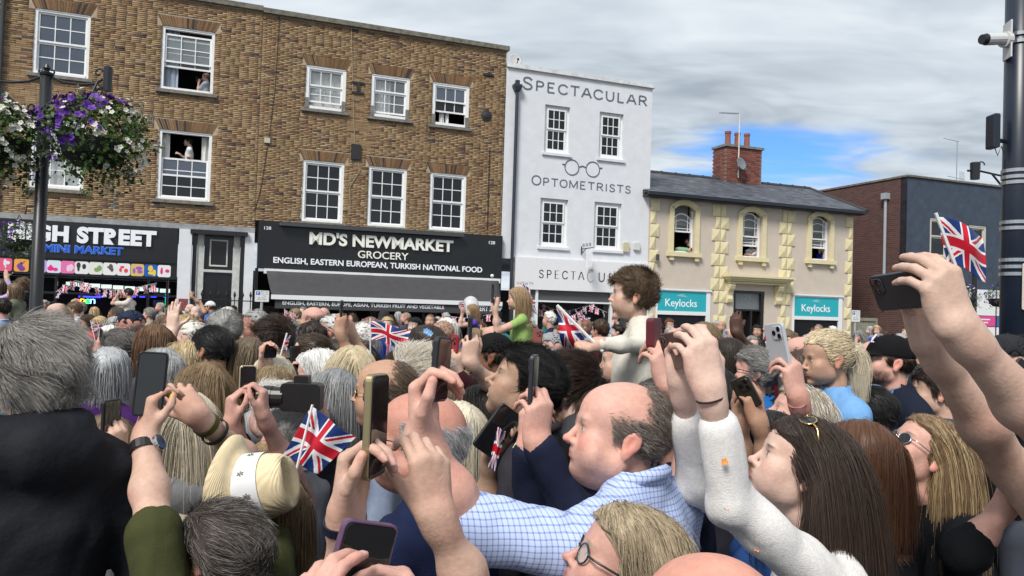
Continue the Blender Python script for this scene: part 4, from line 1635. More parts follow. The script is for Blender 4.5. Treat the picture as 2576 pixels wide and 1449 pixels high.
def brick_front(b, ub, u0, u1, z0, z1, ops, L=0.236, C=0.0505, seed=1, n_ind=150):
    """brick facing: courses of single bricks proud of the mortar"""
    r = np.random.default_rng(seed)
    recs = []
    k = 0
    z = z0
    j = 0.009
    while z + C - j <= z1 + 0.001:
        x = u0 - (L / 2 if k % 2 else 0) + r.uniform(-0.01, 0.01)
        while x < u1:
            hl = L if r.random() > 0.10 else L / 2
            a, c = max(x, u0), min(x + hl - j, u1)
            segs = [(a, c)]
            for o in ops:
                if o[2] < z + C * 0.6 and o[3] > z + C * 0.3:
                    ns = []
                    for (p, q) in segs:
                        if q <= o[0] or p >= o[1]:
                            ns.append((p, q))
                        else:
                            if p < o[0] - 0.03:
                                ns.append((p, o[0]))
                            if q > o[1] + 0.03:
                                ns.append((o[1], q))
                    segs = ns
            for (p, q) in segs:
                if q - p > 0.03:
                    recs.append((p, q, z, z + C - j, r.uniform(0.004, 0.011)))
            x += hl
        z += C
        k += 1
    recs = np.array(recs)
    cols = np.array([BRCOL[i] for i in r.choice(len(BRCOL), len(recs), p=BRP)]) * r.uniform(0.85, 1.15, (len(recs), 1))
    full = np.where((recs[:, 1] - recs[:, 0] > L - j - 0.002))[0]
    uu = recs[full, 0]
    vis = full[np.argsort(np.abs(uu - (u0 + 2.6)) + 0.3 * np.abs(recs[full, 2] - 7))][:n_ind]
    ind = np.zeros(len(recs), bool)
    ind[vis] = True
    rs, cs = recs[~ind], cols[~ind]
    n = len(rs)
    V = np.zeros((n, 8, 3))
    for i, (a, y, c) in enumerate(((0, 1, 2), (1, 1, 2), (1, 0, 2), (0, 0, 2), (0, 1, 3), (1, 1, 3), (1, 0, 3), (0, 0, 3))):
        V[:, i, 0] = rs[:, a] - ub
        V[:, i, 1] = 0.012 if y else -rs[:, 4]
        V[:, i, 2] = rs[:, c]
    V = V.reshape(-1, 3)
    f = np.array([(3, 2, 6, 7), (2, 1, 5, 6), (0, 3, 7, 4), (4, 7, 6, 5), (0, 1, 2, 3)])
    F = (np.arange(n) * 8)[:, None, None] + f[None]
    o = link('brick_facing', mesh('brick_facing', V, F.reshape(-1, 4), M_BRICK, np.repeat(cs, 8, axis=0)), b)
    o['kind'] = 'stuff'
    bm = []
    for q in range(10):
        m = MB().box(-(L - j) / 2, (L - j) / 2, -0.008, 0.012, -(C - j) / 2, (C - j) / 2)
        bm.append(mesh('brick', m.V, m.F, M_BRICK, np.tile(np.array(BRCOL[q]), (8, 1))))
    ids = r.choice(10, len(vis), p=BRP)
    for i, v in enumerate(vis):
        o = link('brick', bm[ids[i]], b)
        o.location = ((recs[v, 0] + recs[v, 1]) / 2 - ub, -r.uniform(0, 0.003), (recs[v, 2] + recs[v, 3]) / 2)


def arch(b, r, ub, hgt=0.27, flare=0.13, n=22, seed=0, over=0.0):
    rr = np.random.default_rng(seed)
    V, F, C = [], [], []
    u0, u1, z = r[0] - ub - over, r[1] - ub + over, r[3]
    for i in range(n):
        a, c = i / n + 0.004, (i + 1) / n - 0.006
        b_ = len(V)
        w0 = -0.010 - rr.uniform(0, 0.004)
        for w in (w0, 0.012):
            V += [(u0 + (u1 - u0) * a, w, z + 0.002), (u0 + (u1 - u0) * c, w, z + 0.002),
                  (u0 - flare + (u1 - u0 + 2 * flare) * c, w, z + hgt), (u0 - flare + (u1 - u0 + 2 * flare) * a, w, z + hgt)]
        F += [(b_, b_ + 1, b_ + 2, b_ + 3), (b_ + 4, b_ + 7, b_ + 6, b_ + 5), (b_, b_ + 4, b_ + 5, b_ + 1), (b_ + 1, b_ + 5, b_ + 6, b_ + 2), (b_ + 2, b_ + 6, b_ + 7, b_ + 3), (b_ + 3, b_ + 7, b_ + 4, b_)]
        col = np.array((0.20, 0.115, 0.06)) * rr.uniform(0.6, 1.2) if rr.random() > 0.12 else np.array((0.05, 0.04, 0.04))
        C += [col] * 8
    o = link('brick_arch', mesh('brick_arch', np.array(V), F, M_BRICK, np.array(C)), b)
    o['kind'] = 'stuff'
    return o


def text(s, box, mat, parent, ub=0.0, w=-0.01, ext=0.008, off=0.0, name='lettering', space=1.0, fill=True, small=None):
    """built-in font lettering fitted to box (u0,u1,z0,z1)"""
    c = bpy.data.curves.new(name, 'FONT')
    c.body = s
    c.extrude = 0.02
    c.offset = off
    c.space_character = space
    if small:
        c.small_caps_scale = small
        for i, ch in enumerate(s):
            if i:
                c.body_format[i].use_small_caps = True
    o = bpy.data.objects.new('tmp', c)
    COL.objects.link(o)
    dg = bpy.context.evaluated_depsgraph_get()
    me = bpy.data.meshes.new_from_object(o.evaluated_get(dg))
    bpy.data.objects.remove(o)
    bpy.data.curves.remove(c)
    n = len(me.vertices)
    v = np.zeros(n * 3, np.float32)
    me.vertices.foreach_get('co', v)
    v = v.reshape(-1, 3)
    lo, hi = v.min(0), v.max(0)
    q = np.zeros_like(v)
    q[:, 0] = (v[:, 0] - lo[0]) / (hi[0] - lo[0]) * (box[1] - box[0]) + box[0] - ub
    q[:, 2] = (v[:, 1] - lo[1]) / (hi[1] - lo[1]) * (box[3] - box[2]) + box[2]
    q[:, 1] = w - np.where(v[:, 2] > 0, ext, 0)
    me.vertices.foreach_set('co', q.ravel())
    me.materials.clear()
    me.materials.append(mat)
    me.name = name
    me.update()
    return link(name, me, parent)


# stroke letters with small end serifs (painted sign lettering)
ST = {
    'S': [[(0.86, 0.80), (0.72, 0.95), (0.50, 1.0), (0.26, 0.95), (0.13, 0.78), (0.22, 0.60), (0.50, 0.52), (0.78, 0.43), (0.89, 0.24), (0.75, 0.06), (0.50, 0.0), (0.24, 0.05), (0.10, 0.22)]],
    'P': [[(0.15, 0), (0.15, 1)], [(0.15, 1), (0.60, 1), (0.82, 0.90), (0.86, 0.74), (0.80, 0.57), (0.60, 0.48), (0.15, 0.48)]],
    'E': [[(0.15, 0), (0.15, 1)], [(0.15, 1), (0.82, 1)], [(0.15, 0.52), (0.70, 0.52)], [(0.15, 0), (0.85, 0)]],
    'C': [[(0.93, 0.78), (0.75, 0.95), (0.52, 1.0), (0.26, 0.93), (0.09, 0.72), (0.06, 0.5), (0.09, 0.28), (0.26, 0.07), (0.52, 0.0), (0.76, 0.05), (0.94, 0.22)]],
    'T': [[(0.5, 0), (0.5, 1)], [(0.04, 1), (0.96, 1)]],
    'A': [[(0.02, 0), (0.46, 1)], [(0.98, 0), (0.54, 1)], [(0.2, 0.34), (0.8, 0.34)]],
    'U': [[(0.13, 1), (0.13, 0.35), (0.20, 0.12), (0.38, 0.0), (0.62, 0.0), (0.80, 0.12), (0.87, 0.35), (0.87, 1)]],
    'L': [[(0.17, 1), (0.17, 0)], [(0.17, 0), (0.86, 0)]],
    'R': [[(0.15, 0), (0.15, 1)], [(0.15, 1), (0.60, 1), (0.82, 0.91), (0.86, 0.76), (0.80, 0.60), (0.60, 0.50), (0.15, 0.50)], [(0.52, 0.5), (0.92, 0)]],
    'O': [[(0.5, 0), (0.24, 0.06), (0.07, 0.28), (0.04, 0.5), (0.07, 0.72), (0.24, 0.94), (0.5, 1), (0.76, 0.94), (0.93, 0.72), (0.96, 0.5), (0.93, 0.28), (0.76, 0.06), (0.5, 0)]],
    'M': [[(0.10, 0), (0.10, 1)], [(0.10, 1), (0.5, 0.12)], [(0.5, 0.12), (0.90, 1)], [(0.90, 1), (0.90, 0)]],
    'I': [[(0.5, 0), (0.5, 1)]],
}
STW = {'I': 0.38, 'M': 1.25, 'L': 0.85, 'S': 0.86, 'E': 0.9, 'P': 0.9, 'T': 0.95}


def stroke_text(s, box, mat, parent, ub=0.0, w=-0.004, thick=0.16, serif=0.07, gap=0.16, small=0.76, name='lettering', thin=None):
    """letters drawn with strokes; first letter full height, others small capitals"""
    m = MB()
    xs = 0.0
    lay = []
    for i, ch in enumerate(s):
        sc = 1.0 if i == 0 else small
        wd = STW.get(ch, 1.0) * sc * 0.92
        lay.append((ch, xs, wd, sc))
        xs += wd + gap
    tot = xs - gap
    H = box[3] - box[2]
    kx = (box[1] - box[0]) / tot
    for ch, x0, wd, sc in lay:
        for ln in ST[ch]:
            p = [np.array(((x0 + a * wd) * kx + box[0] - ub, box[2] + b * sc * H)) for a, b in ln]
            if len(p) > 4:
                for _ in range(2):        # smooth curves
                    q = [p[0]]
                    for a, b in zip(p[:-1], p[1:]):
                        q += [a * 0.75 + b * 0.25, a * 0.25 + b * 0.75]
                    p = q + [p[-1]]
            horiz = abs(p[-1][0] - p[0][0]) > abs(p[-1][1] - p[0][1]) and len(p) == 2
            th = (thin if (thin and horiz) else thick) * H * (0.9 if sc < 1 else 1.0)
            L, R_ = [], []
            for i in range(len(p)):
                t = p[min(i + 1, len(p) - 1)] - p[max(i - 1, 0)]
                t = t / (np.linalg.norm(t) + 1e-9)
                nn = np.array((-t[1], t[0]))
                inset = 0.5 * th if len(p) > 2 and not (ch in 'PRSC' and False) else 0.5 * th
                L.append(p[i] + nn * th / 2)
                R_.append(p[i] - nn * th / 2)
            for i in range(len(p) - 1):
                quad = [R_[i], R_[i + 1], L[i + 1], L[i]]
                m.add([(v[0], w, v[1]) for v in quad], [(0, 1, 2, 3)])
            if serif and ch != 'O':
                for e_, o_ in ((p[0], p[1]), (p[-1], p[-2])):
                    t = (e_ - o_) / (np.linalg.norm(e_ - o_) + 1e-9)
                    nn = np.array((-t[1], t[0]))
                    hw = th / 2 + serif * H
                    a = e_ - t * serif * H * 0.35
                    m.add([(v[0], w - 0.0005, v[1]) for v in (a - nn * hw, e_ - nn * hw, e_ + nn * hw, a + nn * hw)], [(0, 1, 2, 3)])
    # fill between crossing strokes is the strokes themselves; give it paint thickness
    V = [(a, b, c) for a, b, c in m.V]
    n = len(V)
    F = list(m.F) + [tuple(reversed([i + n for i in f])) for f in m.F]
    me = mesh(name, V + [(a, w + 0.002, c) for a, b, c in V], F, mat)
    return link(name, me, parent)


# ---------------------------------------------------------------- ground, road, pavement
M_ASPH = material('asphalt', (0.05, 0.05, 0.052), 0.95, noise=0.3, nscale=3, bump=0.3)
M_PAVE = material('paving', (0.20, 0.19, 0.175), 0.95, noise=0.2, nscale=2, bump=0.2)
M_KERB = material('kerb_stone', (0.26, 0.25, 0.23), 0.9, noise=0.2, nscale=4)
o = MB().add([(-900, -300, 0), (900, -300, 0), (900, 1500, 0), (-900, 1500, 0)], [(0, 1, 2, 3)]).build('ground', M_ASPH)
o['kind'] = 'structure'
o = MB().box(-60, 80, -4.5, 0.4, -0.02, 0.12).build('pavement', M_PAVE)
o.matrix_world = FM
o['kind'] = 'structure'
o = MB().box(-60, 80, -4.66, -4.503, -0.02, 0.125).build('kerb', M_KERB)
o.matrix_world = FM
o['kind'] = 'structure'
# ================================================================ brick building with the mini market
uA0 = fuv(-260, 400)[0]
uAB = fuv(652, 300)[0]
uB1 = fuv(1266, 400)[0]
ZTA = fuv(640, 26)[1]
ZTB = fuv(960, 80)[1]
zF = fuv(300, 552)[1]                    # underside of the brick above the shopfronts
A = bempty('brick_building', 'tall yellow brick building above the mini market, with sash windows and stone sills', u=uA0)
rA = [frect((88, 19), (222, 198)), frect((409, 63), (535, 237)), frect((79, 291), (209, 479)), frect((401, 324), (527, 508))]
m = MB()
cells(m, 0, uAB - uA0, zF, ZTA, [(r[0] - uA0, r[1] - uA0, r[2], r[3]) for r in rA], 0.0, 0.30)
m.build('wall', M_MORTAR, A)
m = MB().box(0, uAB - uA0 - 0.01, 2.0, 9.0, zF, ZTA - 0.4).box(0, uAB - uA0 - 0.01, 0.31, 1.99, ZTA - 0.6, ZTA - 0.4)
m.build('rear_wall', M_WALLIN, A)
MB().box(0, uAB - uA0, -0.10, 0.36, ZTA, ZTA + 0.13).build('parapet_coping', M_COPING, A)
opsA = rA + [(r[0] - 0.13, r[1] + 0.13, r[3], r[3] + 0.28) for r in rA]
brick_front(A, uA0, uA0, uAB, zF, ZTA - 0.01, opsA, seed=3, n_ind=160)
HALF = ((0.0, 0.5, 2, 3, 0.085), (0.5, 1.0, 2, 3, 0.055))
sash_window(A, rA[0], uA0, HALF, M_GLASSV, room=False)
sash_window(A, rA[1], uA0, ((0.44, 0.93, 2, 3, 0.055, M_GLASSC), (0.36, 0.86, 2, 3, 0.10, M_GLASSC)), curtain=((0.0, 0.30, M_BLIND),))
sash_window(A, rA[2], uA0, HALF, M_GLASSC, curtain=((0.0, 1.0, M_CURTAIN),))
sash_window(A, rA[3], uA0, ((0.0, 0.36, 2, 3, 0.055, M_GLASS), (0.24, 0.62, 2, 3, 0.10, M_GLASSV)), curtain=((0.0, 0.16, M_CURTAIN), (0.84, 1.0, M_CURTAIN)))
for i, r in enumerate(rA):
    sill(A, r, uA0)
    arch(A, r, uA0, seed=i)
# shopfront level: soffit strip, black fascia, pictures, glazing
M_BLKFASCIA = material('black_fascia', (0.010, 0.011, 0.013), 0.35, noise=0.2, nscale=2)
M_LEAD = material('lead_flashing', (0.26, 0.27, 0.28), 0.7, noise=0.25, nscale=6)
M_LETW = material('white_sign_letter', (0.78, 0.80, 0.85), 0.35)
M_LETC = material('cream_sign_letter', (0.80, 0.80, 0.74), 0.4)
M_LETB = material('blue_sign_letter', (0.02, 0.10, 0.62), 0.35)
M_LETB2 = material('pale_blue_edge', (0.20, 0.45, 0.85), 0.35)
M_SHOPIN = material('shop_interior', (0.012, 0.012, 0.018), 0.8, noise=0.5, nscale=2.5)
M_WHITERENDER = material('white_render', (0.64, 0.655, 0.69), 0.85, noise=0.06, nscale=3, bump=0.15)
M_BLACKPAINT = material('black_gloss_paint', (0.012, 0.012, 0.014), 0.25)
uS1 = fuv(448, 600)[0]
MB().box(0, uAB - uA0, -0.06, 0.29, zF - 0.14, zF - 0.004).build('lead_strip', M_LEAD, A)
fz0, fz1 = fuv(446, 664)[1], zF - 0.15
fas = MB().box(0.0, uS1 - uA0, -0.16, 0.2, fz0, fz1).build('shop_fascia', M_BLKFASCIA, A)
text('HIGH STREET', frect((22, 560), (393, 622), 0.16), M_LETW, fas, uA0, -0.165, 0.05, 0.055, space=1.06)
bx = frect((112, 614), (309, 642), 0.16)
text('MINI MARKET', (bx[0] - .01, bx[1] + .01, bx[2] - .01, bx[3] + .01), M_LETB2, fas, uA0, -0.163, 0.012, 0.05)
text('MINI MARKET', bx, M_LETB, fas, uA0, -0.176, 0.012, 0.02)
pb0, pb1 = fuv(430, 703)[1], fz0 - 0.003
MB().box(0, uS1 - uA0, -0.13, 0.2, pb0, pb1).build('picture_band', M_BLKFASCIA, A)
PC = [((0.70, 0.10, 0.22), (0.70, 0.70, 0.72)), ((0.75, 0.33, 0.06), (0.16, 0.05, 0.30)), ((0.45, 0.32, 0.72), (0.62, 0.55, 0.8)), ((0.62, 0.68, 0.75), (0.75, 0.02, 0.25)), ((0.70, 0.16, 0.40), (0.78, 0.55, 0.66)),
      ((0.72, 0.72, 0.74), (0.03, 0.03, 0.02)), ((0.70, 0.70, 0.66), (0.20, 0.33, 0.12)), ((0.74, 0.74, 0.74), (0.10, 0.09, 0.08)), ((0.72, 0.74, 0.78), (0.75, 0.06, 0.06)), ((0.62, 0.45, 0.16), (0.32, 0.10, 0.48)),
      ((0.01, 0.10, 0.42), (0.75, 0.55, 0.06)), ((0.74, 0.74, 0.74), (0.65, 0.03, 0.18)), ((0.62, 0.06, 0.12), (0.75, 0.62, 0.55))]
pxs = [15, 57, 102, 138, 173, 208, 243, 278, 312, 347, 381, 414]
us = [fuv(x, 680)[0] for x in pxs]
pz = frect((380, 655), (430, 700), 0.13)
for i, u in enumerate(us):
    a, c = PC[i % len(PC)]
    r_ = np.random.default_rng(i)
    pm = [material('picture_ground_%d' % i, a, 0.4), material('picture_print_%d' % i, c, 0.4)]
    hs = 0.152
    zc_ = (pb0 + pb1) / 2
    V, F = rbox(hs * 2, hs * 2, 0.012, 0.05)
    q = MB().add([(x + u - uA0, y - 0.138, z + zc_) for x, y, z in V], F)
    po = q.build('product_picture', pm[0], A)
    q = MB()
    for k in range(3):
        cx_, cz_, rr = r_.uniform(-0.08, 0.08), r_.uniform(-0.08, 0.06), r_.uniform(0.03, 0.075)
        asp = r_.uniform(0.5, 1.6)
        n_ = 14
        q.add([(u - uA0 + cx_ + rr * math.cos(t) * min(asp, 1.1), -0.1465 - k * .001, zc_ + cz_ + rr / max(asp, .8) * math.sin(t)) for t in np.linspace(0, 2 * math.pi, n_ + 1)[:-1]], [tuple(range(n_))])
    q.build('print', pm[1], po)
shz = pb0 - 0.003
# glazing below: back-lit ceiling lights, shelves, door frame
MB().box(0, uS1 - uA0, 3.2, 3.3, 0.12, shz).build('shop_back_wall', M_SHOPIN, A)
MB().box(0, uS1 - uA0, 0.05, 3.2, shz + 0.001, shz + 0.08).build('shop_ceiling', M_SHOPIN, A)
M_STRIP = material('ceiling_light_panel', (0.86, 1.0, 0.93), emit=0.55)
M_BLUELED = material('blue_led', (0.03, 0.03, 1.0), emit=3.0)
M_GREENLED = material('green_led', (0.02, 0.9, 0.30), emit=2.5)
lz = fuv(250, 728)[1]
for i in range(9):
    u = fuv(148 + i * 31, 728)[0] - uA0
    MB().box(u, u + 0.24, 0.9, 0.93, lz + 0.07 - 0.012 * i, lz + 0.17 - 0.012 * i).build('light_panel', M_STRIP, A)
for i, x in enumerate((182, 230, 300, 318, 342, 372, 405)):
    u = fuv(x, 745)[0] - uA0
    MB().box(u, u + (0.5 if i == 0 else 0.13), 0.9, 0.95, fuv(x, 748)[1], fuv(x, 744)[1]).build('blue_light', M_BLUELED, A)
u = fuv(414, 750)[0] - uA0
MB().box(u, u + 0.025, 0.3, 0.33, 0.3, fuv(414, 740)[1]).build('green_light_strip', M_GREENLED, A)
m = MB()
for x in (20, 85, 140, 205, 372, 420):
    u = fuv(x, 740)[0] - uA0
    m.box(u - 0.03, u + 0.03, -0.01, 0.05, 0.12, shz)
m.box(0, uS1 - uA0, -0.012, 0.048, lz - 0.14, lz - 0.09)
m.box(0, uS1 - uA0, -0.012, 0.05, 0.12, 0.7)
m.build('shopfront_frame', M_BLACKPAINT, A)
m = MB()
M_GOODS = material('shelf_goods', (0.05, 0.05, 0.12), 0.5, noise=0.8, nscale=9)
for k in range(5):
    m.box(fuv(372, 760)[0] - uA0, fuv(412, 760)[0] - uA0, 1.6, 1.9, 0.4 + k * 0.34, 0.62 + k * 0.34)
m.build('shelf_goods', M_GOODS, A)
# neon open sign
NEO = [('o', (1.0, 0.05, 0.03), 219), ('p', (1.0, 0.65, 0.0), 222), ('e', (0.05, 0.9, 0.15), 228), ('n', (0.2, 0.6, 1.0), 233)]
neo = empty('neon_open_sign', label='glowing neon open sign hanging in the mini market window', cat='sign', mat=FM)
for i, (ch, c, _) in enumerate(NEO):
    x0 = 190 + i * 12.5
    text(ch, frect((x0, 752), (x0 + 11.5, 764), 0.10), material('neon_%s' % ch, c, emit=3.5), neo, 0, -0.10, 0.02, -0.01, name='neon_letter')
# pilaster, black door, next pilaster
uD0, uD1 = fuv(484, 640)[0], fuv(613, 640)[0]
pil = (uS1 + 0.03 - uA0, uD0 - 0.02 - uA0)
MB().box(pil[0], pil[1], -0.14, 0.2, 0.12, zF - 0.15).build('pilaster', M_WHITERENDER, A)
MB().box(fuv(615, 640)[0] - uA0, uAB - uA0 - 0.005, -0.14, 0.2, 0.12, zF - 0.15).build('pilaster', M_WHITERENDER, A)
sr = MB()
d0, d1 = uD0 - uA0, fuv(615, 640)[0] - uA0 - 0.004
dz1 = fuv(550, 590)[1]
sr.box(d0, d0 + 0.10, -0.05, 0.2, 0.12, zF - 0.15).box(d1 - 0.10, d1, -0.05, 0.2, 0.12, zF - 0.15).box(d0 + 0.10, d1 - 0.10, -0.045, 0.2, dz1 + 0.12, zF - 0.15)
sr.box(d0 - 0.06, d1 + 0.06, -0.26, -0.052, zF - 0.26, zF - 0.151)
sr.build('door_surround', M_BLACKPAINT, A)
e0, e1 = d0 + 0.11, d1 - 0.11
M_OLDWHITE = material('worn_white_paint', (0.50, 0.50, 0.47), 0.7, noise=0.2, nscale=9)
q = MB().box(e0, e0 + 0.16, 0.0, 0.15, 0.12, dz1 + 0.11).box(e1 - 0.16, e1, 0.0, 0.15, 0.12, dz1 + 0.11).box(e0 + 0.16, e1 - 0.16, 0.003, 0.15, dz1 - 0.02, dz1 + 0.108)
tz = fuv(550, 682)[1]
q.box(e0 + 0.16, e1 - 0.16, 0.003, 0.15, tz - 0.03, tz + 0.03)
q.build('door_frame', M_OLDWHITE, A)
dr = MB().box(e0 + 0.17, e1 - 0.17, 0.06, 0.11, 0.14, tz - 0.035).build('door', M_BLACKPAINT, A)
pm_ = MB()
for c0, c1 in ((e0 + 0.25, (e0 + e1) / 2 - 0.04), ((e0 + e1) / 2 + 0.04, e1 - 0.25)):
    for a, b_ in ((0.3, 0.95), (1.15, tz - 0.2)):
        pm_.box(c0, c1, 0.045, 0.06, a, b_)
pm_.build('door_panel', M_BLACKPAINT, dr)
fl = MB().box(e0 + 0.17, e1 - 0.17, 0.08, 0.11, tz + 0.035, dz1 - 0.025).build('fanlight', M_BLACKPAINT, A)
MB().box(e0 + 0.30, e1 - 0.30, 0.05, 0.078, tz + 0.12, tz + 0.16).box(e0 + 0.30, e1 - 0.30, 0.05, 0.078, dz1 - 0.17, dz1 - 0.13).box(e0 + 0.30, e0 + 0.335, 0.05, 0.078, tz + 0.161, dz1 - 0.171).box(e1 - 0.335, e1 - 0.30, 0.05, 0.078, tz + 0.161, dz1 - 0.171).build('fanlight_frame', M_OLDWHITE, fl)
# railings before the door
rl = empty('railing', label='black iron railing with spear finials in front of the black door', cat='railing', mat=FM)
for i in range(9):
    u = uD0 + 0.1 + i * 0.19
    MB().tube([(u, -1.0, 0.12), (u, -1.0, 1.78)], 0.012, 6).lathe([(0.012, 1.78), (0.035, 1.84), (0.002, 1.95)], 6, (u, -1.0, 0)).build('rail_bar', M_BLKPLASTIC, rl)
MB().tube([(uD0, -1.0, 1.7), (uD0 + 1.75, -1.0, 1.7)], 0.014, 6).build('top_rail', M_BLKPLASTIC, rl)
# downpipe at the far left, cables and boxes on the brick
ux = fuv(8, 60)[0] - uA0
MB().tube([(ux, -0.09, zF), (ux, -0.09, ZTA - 0.2)], 0.05, 10).build('downpipe', material('dark_grey_pipe', (0.03, 0.035, 0.04), 0.5), A)

# ================================================================ brick building with the grocery
Bq = bempty('brick_building', 'yellow brick building with six sash windows above the black grocery shopfront', u=uAB)
rB = [frect((771, 162), (868, 282)), frect((935, 184), (1028, 302)), frect((1089, 205), (1178, 322)), frect((763, 401), (861, 562)), frect((928, 417), (1019, 573)), frect((1083, 433), (1169, 583))]
zFB = fuv(950, 574)[1]
m = MB()
cells(m, 0.004, uB1 - uAB, zFB, ZTB, [(r[0] - uAB, r[1] - uAB, r[2], r[3]) for r in rB], 0.002, 0.30)
m.build('wall', M_MORTAR, Bq)
MB().box(0.01, uB1 - uAB, 2.0, 9.0, zFB, ZTB - 0.4).box(0.01, uB1 - uAB, 0.31, 1.99, ZTB - 0.6, ZTB - 0.4).build('rear_wall', M_WALLIN, Bq)
MB().box(0.004, uB1 - uAB + 0.06, -0.11, 0.36, ZTB, ZTB + 0.13).build('parapet_coping', M_COPING, Bq)
opsB = rB + [(r[0] - 0.10, r[1] + 0.10, r[3], r[3] + 0.28) for r in rB]
brick_front(Bq, uAB, uAB + 0.006, uB1, zFB, ZTB - 0.01, opsB, seed=8, n_ind=140, L=0.23, C=0.0475)
sash_window(Bq, rB[0], uAB, ((0.12, 0.55, 2, 3, 0.085, M_GLASSC), (0.55, 1.0, 1, 3, 0.055, M_GLASSC)), fw=0.09, curtain=((0.0, 1.0, M_CURTAIN),))
sash_window(Bq, rB[1], uAB, ((0.05, 0.62, 2, 3, 0.085, M_GLASSC), (0.62, 1.0, 1, 3, 0.055, M_GLASSC)), fw=0.09, curtain=((0.0, 0.55, M_CURTAIN),))
sash_window(Bq, rB[2], uAB, ((0.30, 0.64, 1, 3, 0.095, M_GLASS), (0.58, 1.0, 1, 3, 0.055, M_GLASSV)), fw=0.09, curtain=((0.2, 0.36, M_CURTAIN), (0.4, 0.5, M_WHITEPAINT)))
for k, r in enumerate(rB[3:]):
    sash_window(Bq, r, uAB, HALF, (M_GLASS, M_GLASS, M_GLASS)[k], fw=0.075, room=False)
for i, r in enumerate(rB):
    sill(Bq, r, uAB, mat=M_STONE)
    arch(Bq, r, uAB, seed=20 + i)
    if i < 3:
        hq = (r[3] - r[2]) * 0.24
        for a, b_ in ((r[0] - uAB - 0.005, r[0] - uAB + 0.10), (r[1] - uAB - 0.10, r[1] - uAB + 0.005)):
            MB().box(a, b_, -0.02, 0.018, r[2] + 0.001, r[2] + hq).build('stone_jamb', M_STONE, Bq)
M_IRON = material('black_cast_iron', (0.015, 0.016, 0.018), 0.55, noise=0.3)


def fpt(px, py, w=0.0, ub=0.0):
    u, z = fuv(px, py, -w)
    return (u - ub, w, z)


pt = fpt(901, 221, -0.03, uAB)
MB().box(pt[0] - .17, pt[0] + .17, -0.05, -0.012, pt[2] + 0.11, pt[2] + 0.17).box(pt[0] - .17, pt[0] + .17, -0.05, -0.012, pt[2] - 0.17, pt[2] - 0.11).box(pt[0] - .04, pt[0] + .04, -0.06, -0.012, pt[2] - 0.109, pt[2] + 0.109).build('wall_tie', M_IRON, Bq)
pt = fpt(1224, 291, -0.03, uAB)
q = MB()
q.lathe([(0.165, 0.0), (0.165, 0.02), (0.10, 0.035), (0.05, 0.05)], 20)
q.V = [(a + pt[0], -0.012 - c, b_ + pt[2]) for a, b_, c in q.V]
q.build('wall_tie_plate', M_IRON, Bq)
pt = fpt(1229, 188, -0.03, uAB)
MB().box(pt[0] - .16, pt[0] + .16, -0.05, -0.012, pt[2] - 0.035, pt[2] + 0.035).box(pt[0] - .03, pt[0] + .09, -0.06, -0.051, pt[2] - 0.02, pt[2] + 0.06).build('wall_tie', M_IRON, Bq)
pt = fpt(895, 382, -0.03, uAB)
MB().box(pt[0] - .13, pt[0] + .13, -0.07, -0.012, pt[2] - 0.21, pt[2] + 0.21).build('cable_box', M_IRON, Bq)
MB().tube([fpt(x, y, -0.02, uAB) for x, y in ((884, 60), (886, 160), (890, 300), (893, 360), (905, 430), (880, 470), (881, 540))], 0.012, 5).build('cable', material('tan_cable', (0.30, 0.24, 0.15), 0.7), Bq)
MB().tube([fpt(x, y, -0.02, uAB) for x, y in ((703, 40), (692, 220), (676, 350), (655, 480), (640, 530))], 0.008, 5).build('cable', M_IRON, Bq)
MB().tube([fpt(x, y, -0.02, uAB) for x, y in ((1232, 375), (1229, 470), (1226, 575))], 0.015, 5).build('cable', M_IRON, Bq)
pt = fpt(672, 353, -0.03, uAB)
MB().box(pt[0] - .075, pt[0] + .075, -0.05, -0.012, pt[2] - 0.07, pt[2] + 0.07).build('vent_cover', material('cream_plastic', (0.45, 0.43, 0.36), 0.6), Bq)
# grocery fascia
gz0, gz1 = fuv(955, 688)[1], zFB - 0.004
gl0, gl1 = fuv(648, 620)[0] - uAB, fuv(1259, 640)[0] - uAB
gf = MB().box(gl0, gl1, -0.15, 0.2, gz0, gz1).build('shop_fascia', M_BLKFASCIA, Bq)
text("MD'S NEWMARKET", frect((779, 582), (1139, 635), 0.18), M_LETC, gf, uAB, -0.155, 0.06, 0.035)
text('GROCERY', frect((901, 630), (1027, 655), 0.18), M_LETC, gf, uAB, -0.155, 0.03, 0.008)
text('ENGLISH, EASTERN EUROPEAN, TURKISH NATIONAL FOOD', frect((688, 646), (1213, 688), 0.18), M_LETW, gf, uAB, -0.155, 0.02, 0.022)
text('128', frect((665, 569), (682, 578), 0.15), M_LETW, gf, uAB, -0.152, 0.004, 0.01)
text('128', frect((1230, 606), (1245, 615), 0.15), M_LETW, gf, uAB, -0.152, 0.004, 0.01)
# upper roller awning cassette along the fascia head (seen end on, rolled)
c0, c1 = fpt(706, 566, -0.5, uAB), fpt(1172, 596, -0.5, uAB)
M_TEALC = material('rolled_awning_print', (0.32, 0.42, 0.47), 0.6, noise=0.6, nscale=14)
MB().box(c0[0], c1[0], -0.30, -0.17, gz1 - 0.10, gz1 - 0.045).build('rolled_awning', M_TEALC, Bq)
MB().box(c0[0], c1[0], -0.34, -0.301, gz1 - 0.12, gz1 - 0.03).build('awning_front_bar', material('dark_grey_metal', (0.05, 0.055, 0.06), 0.4), Bq)
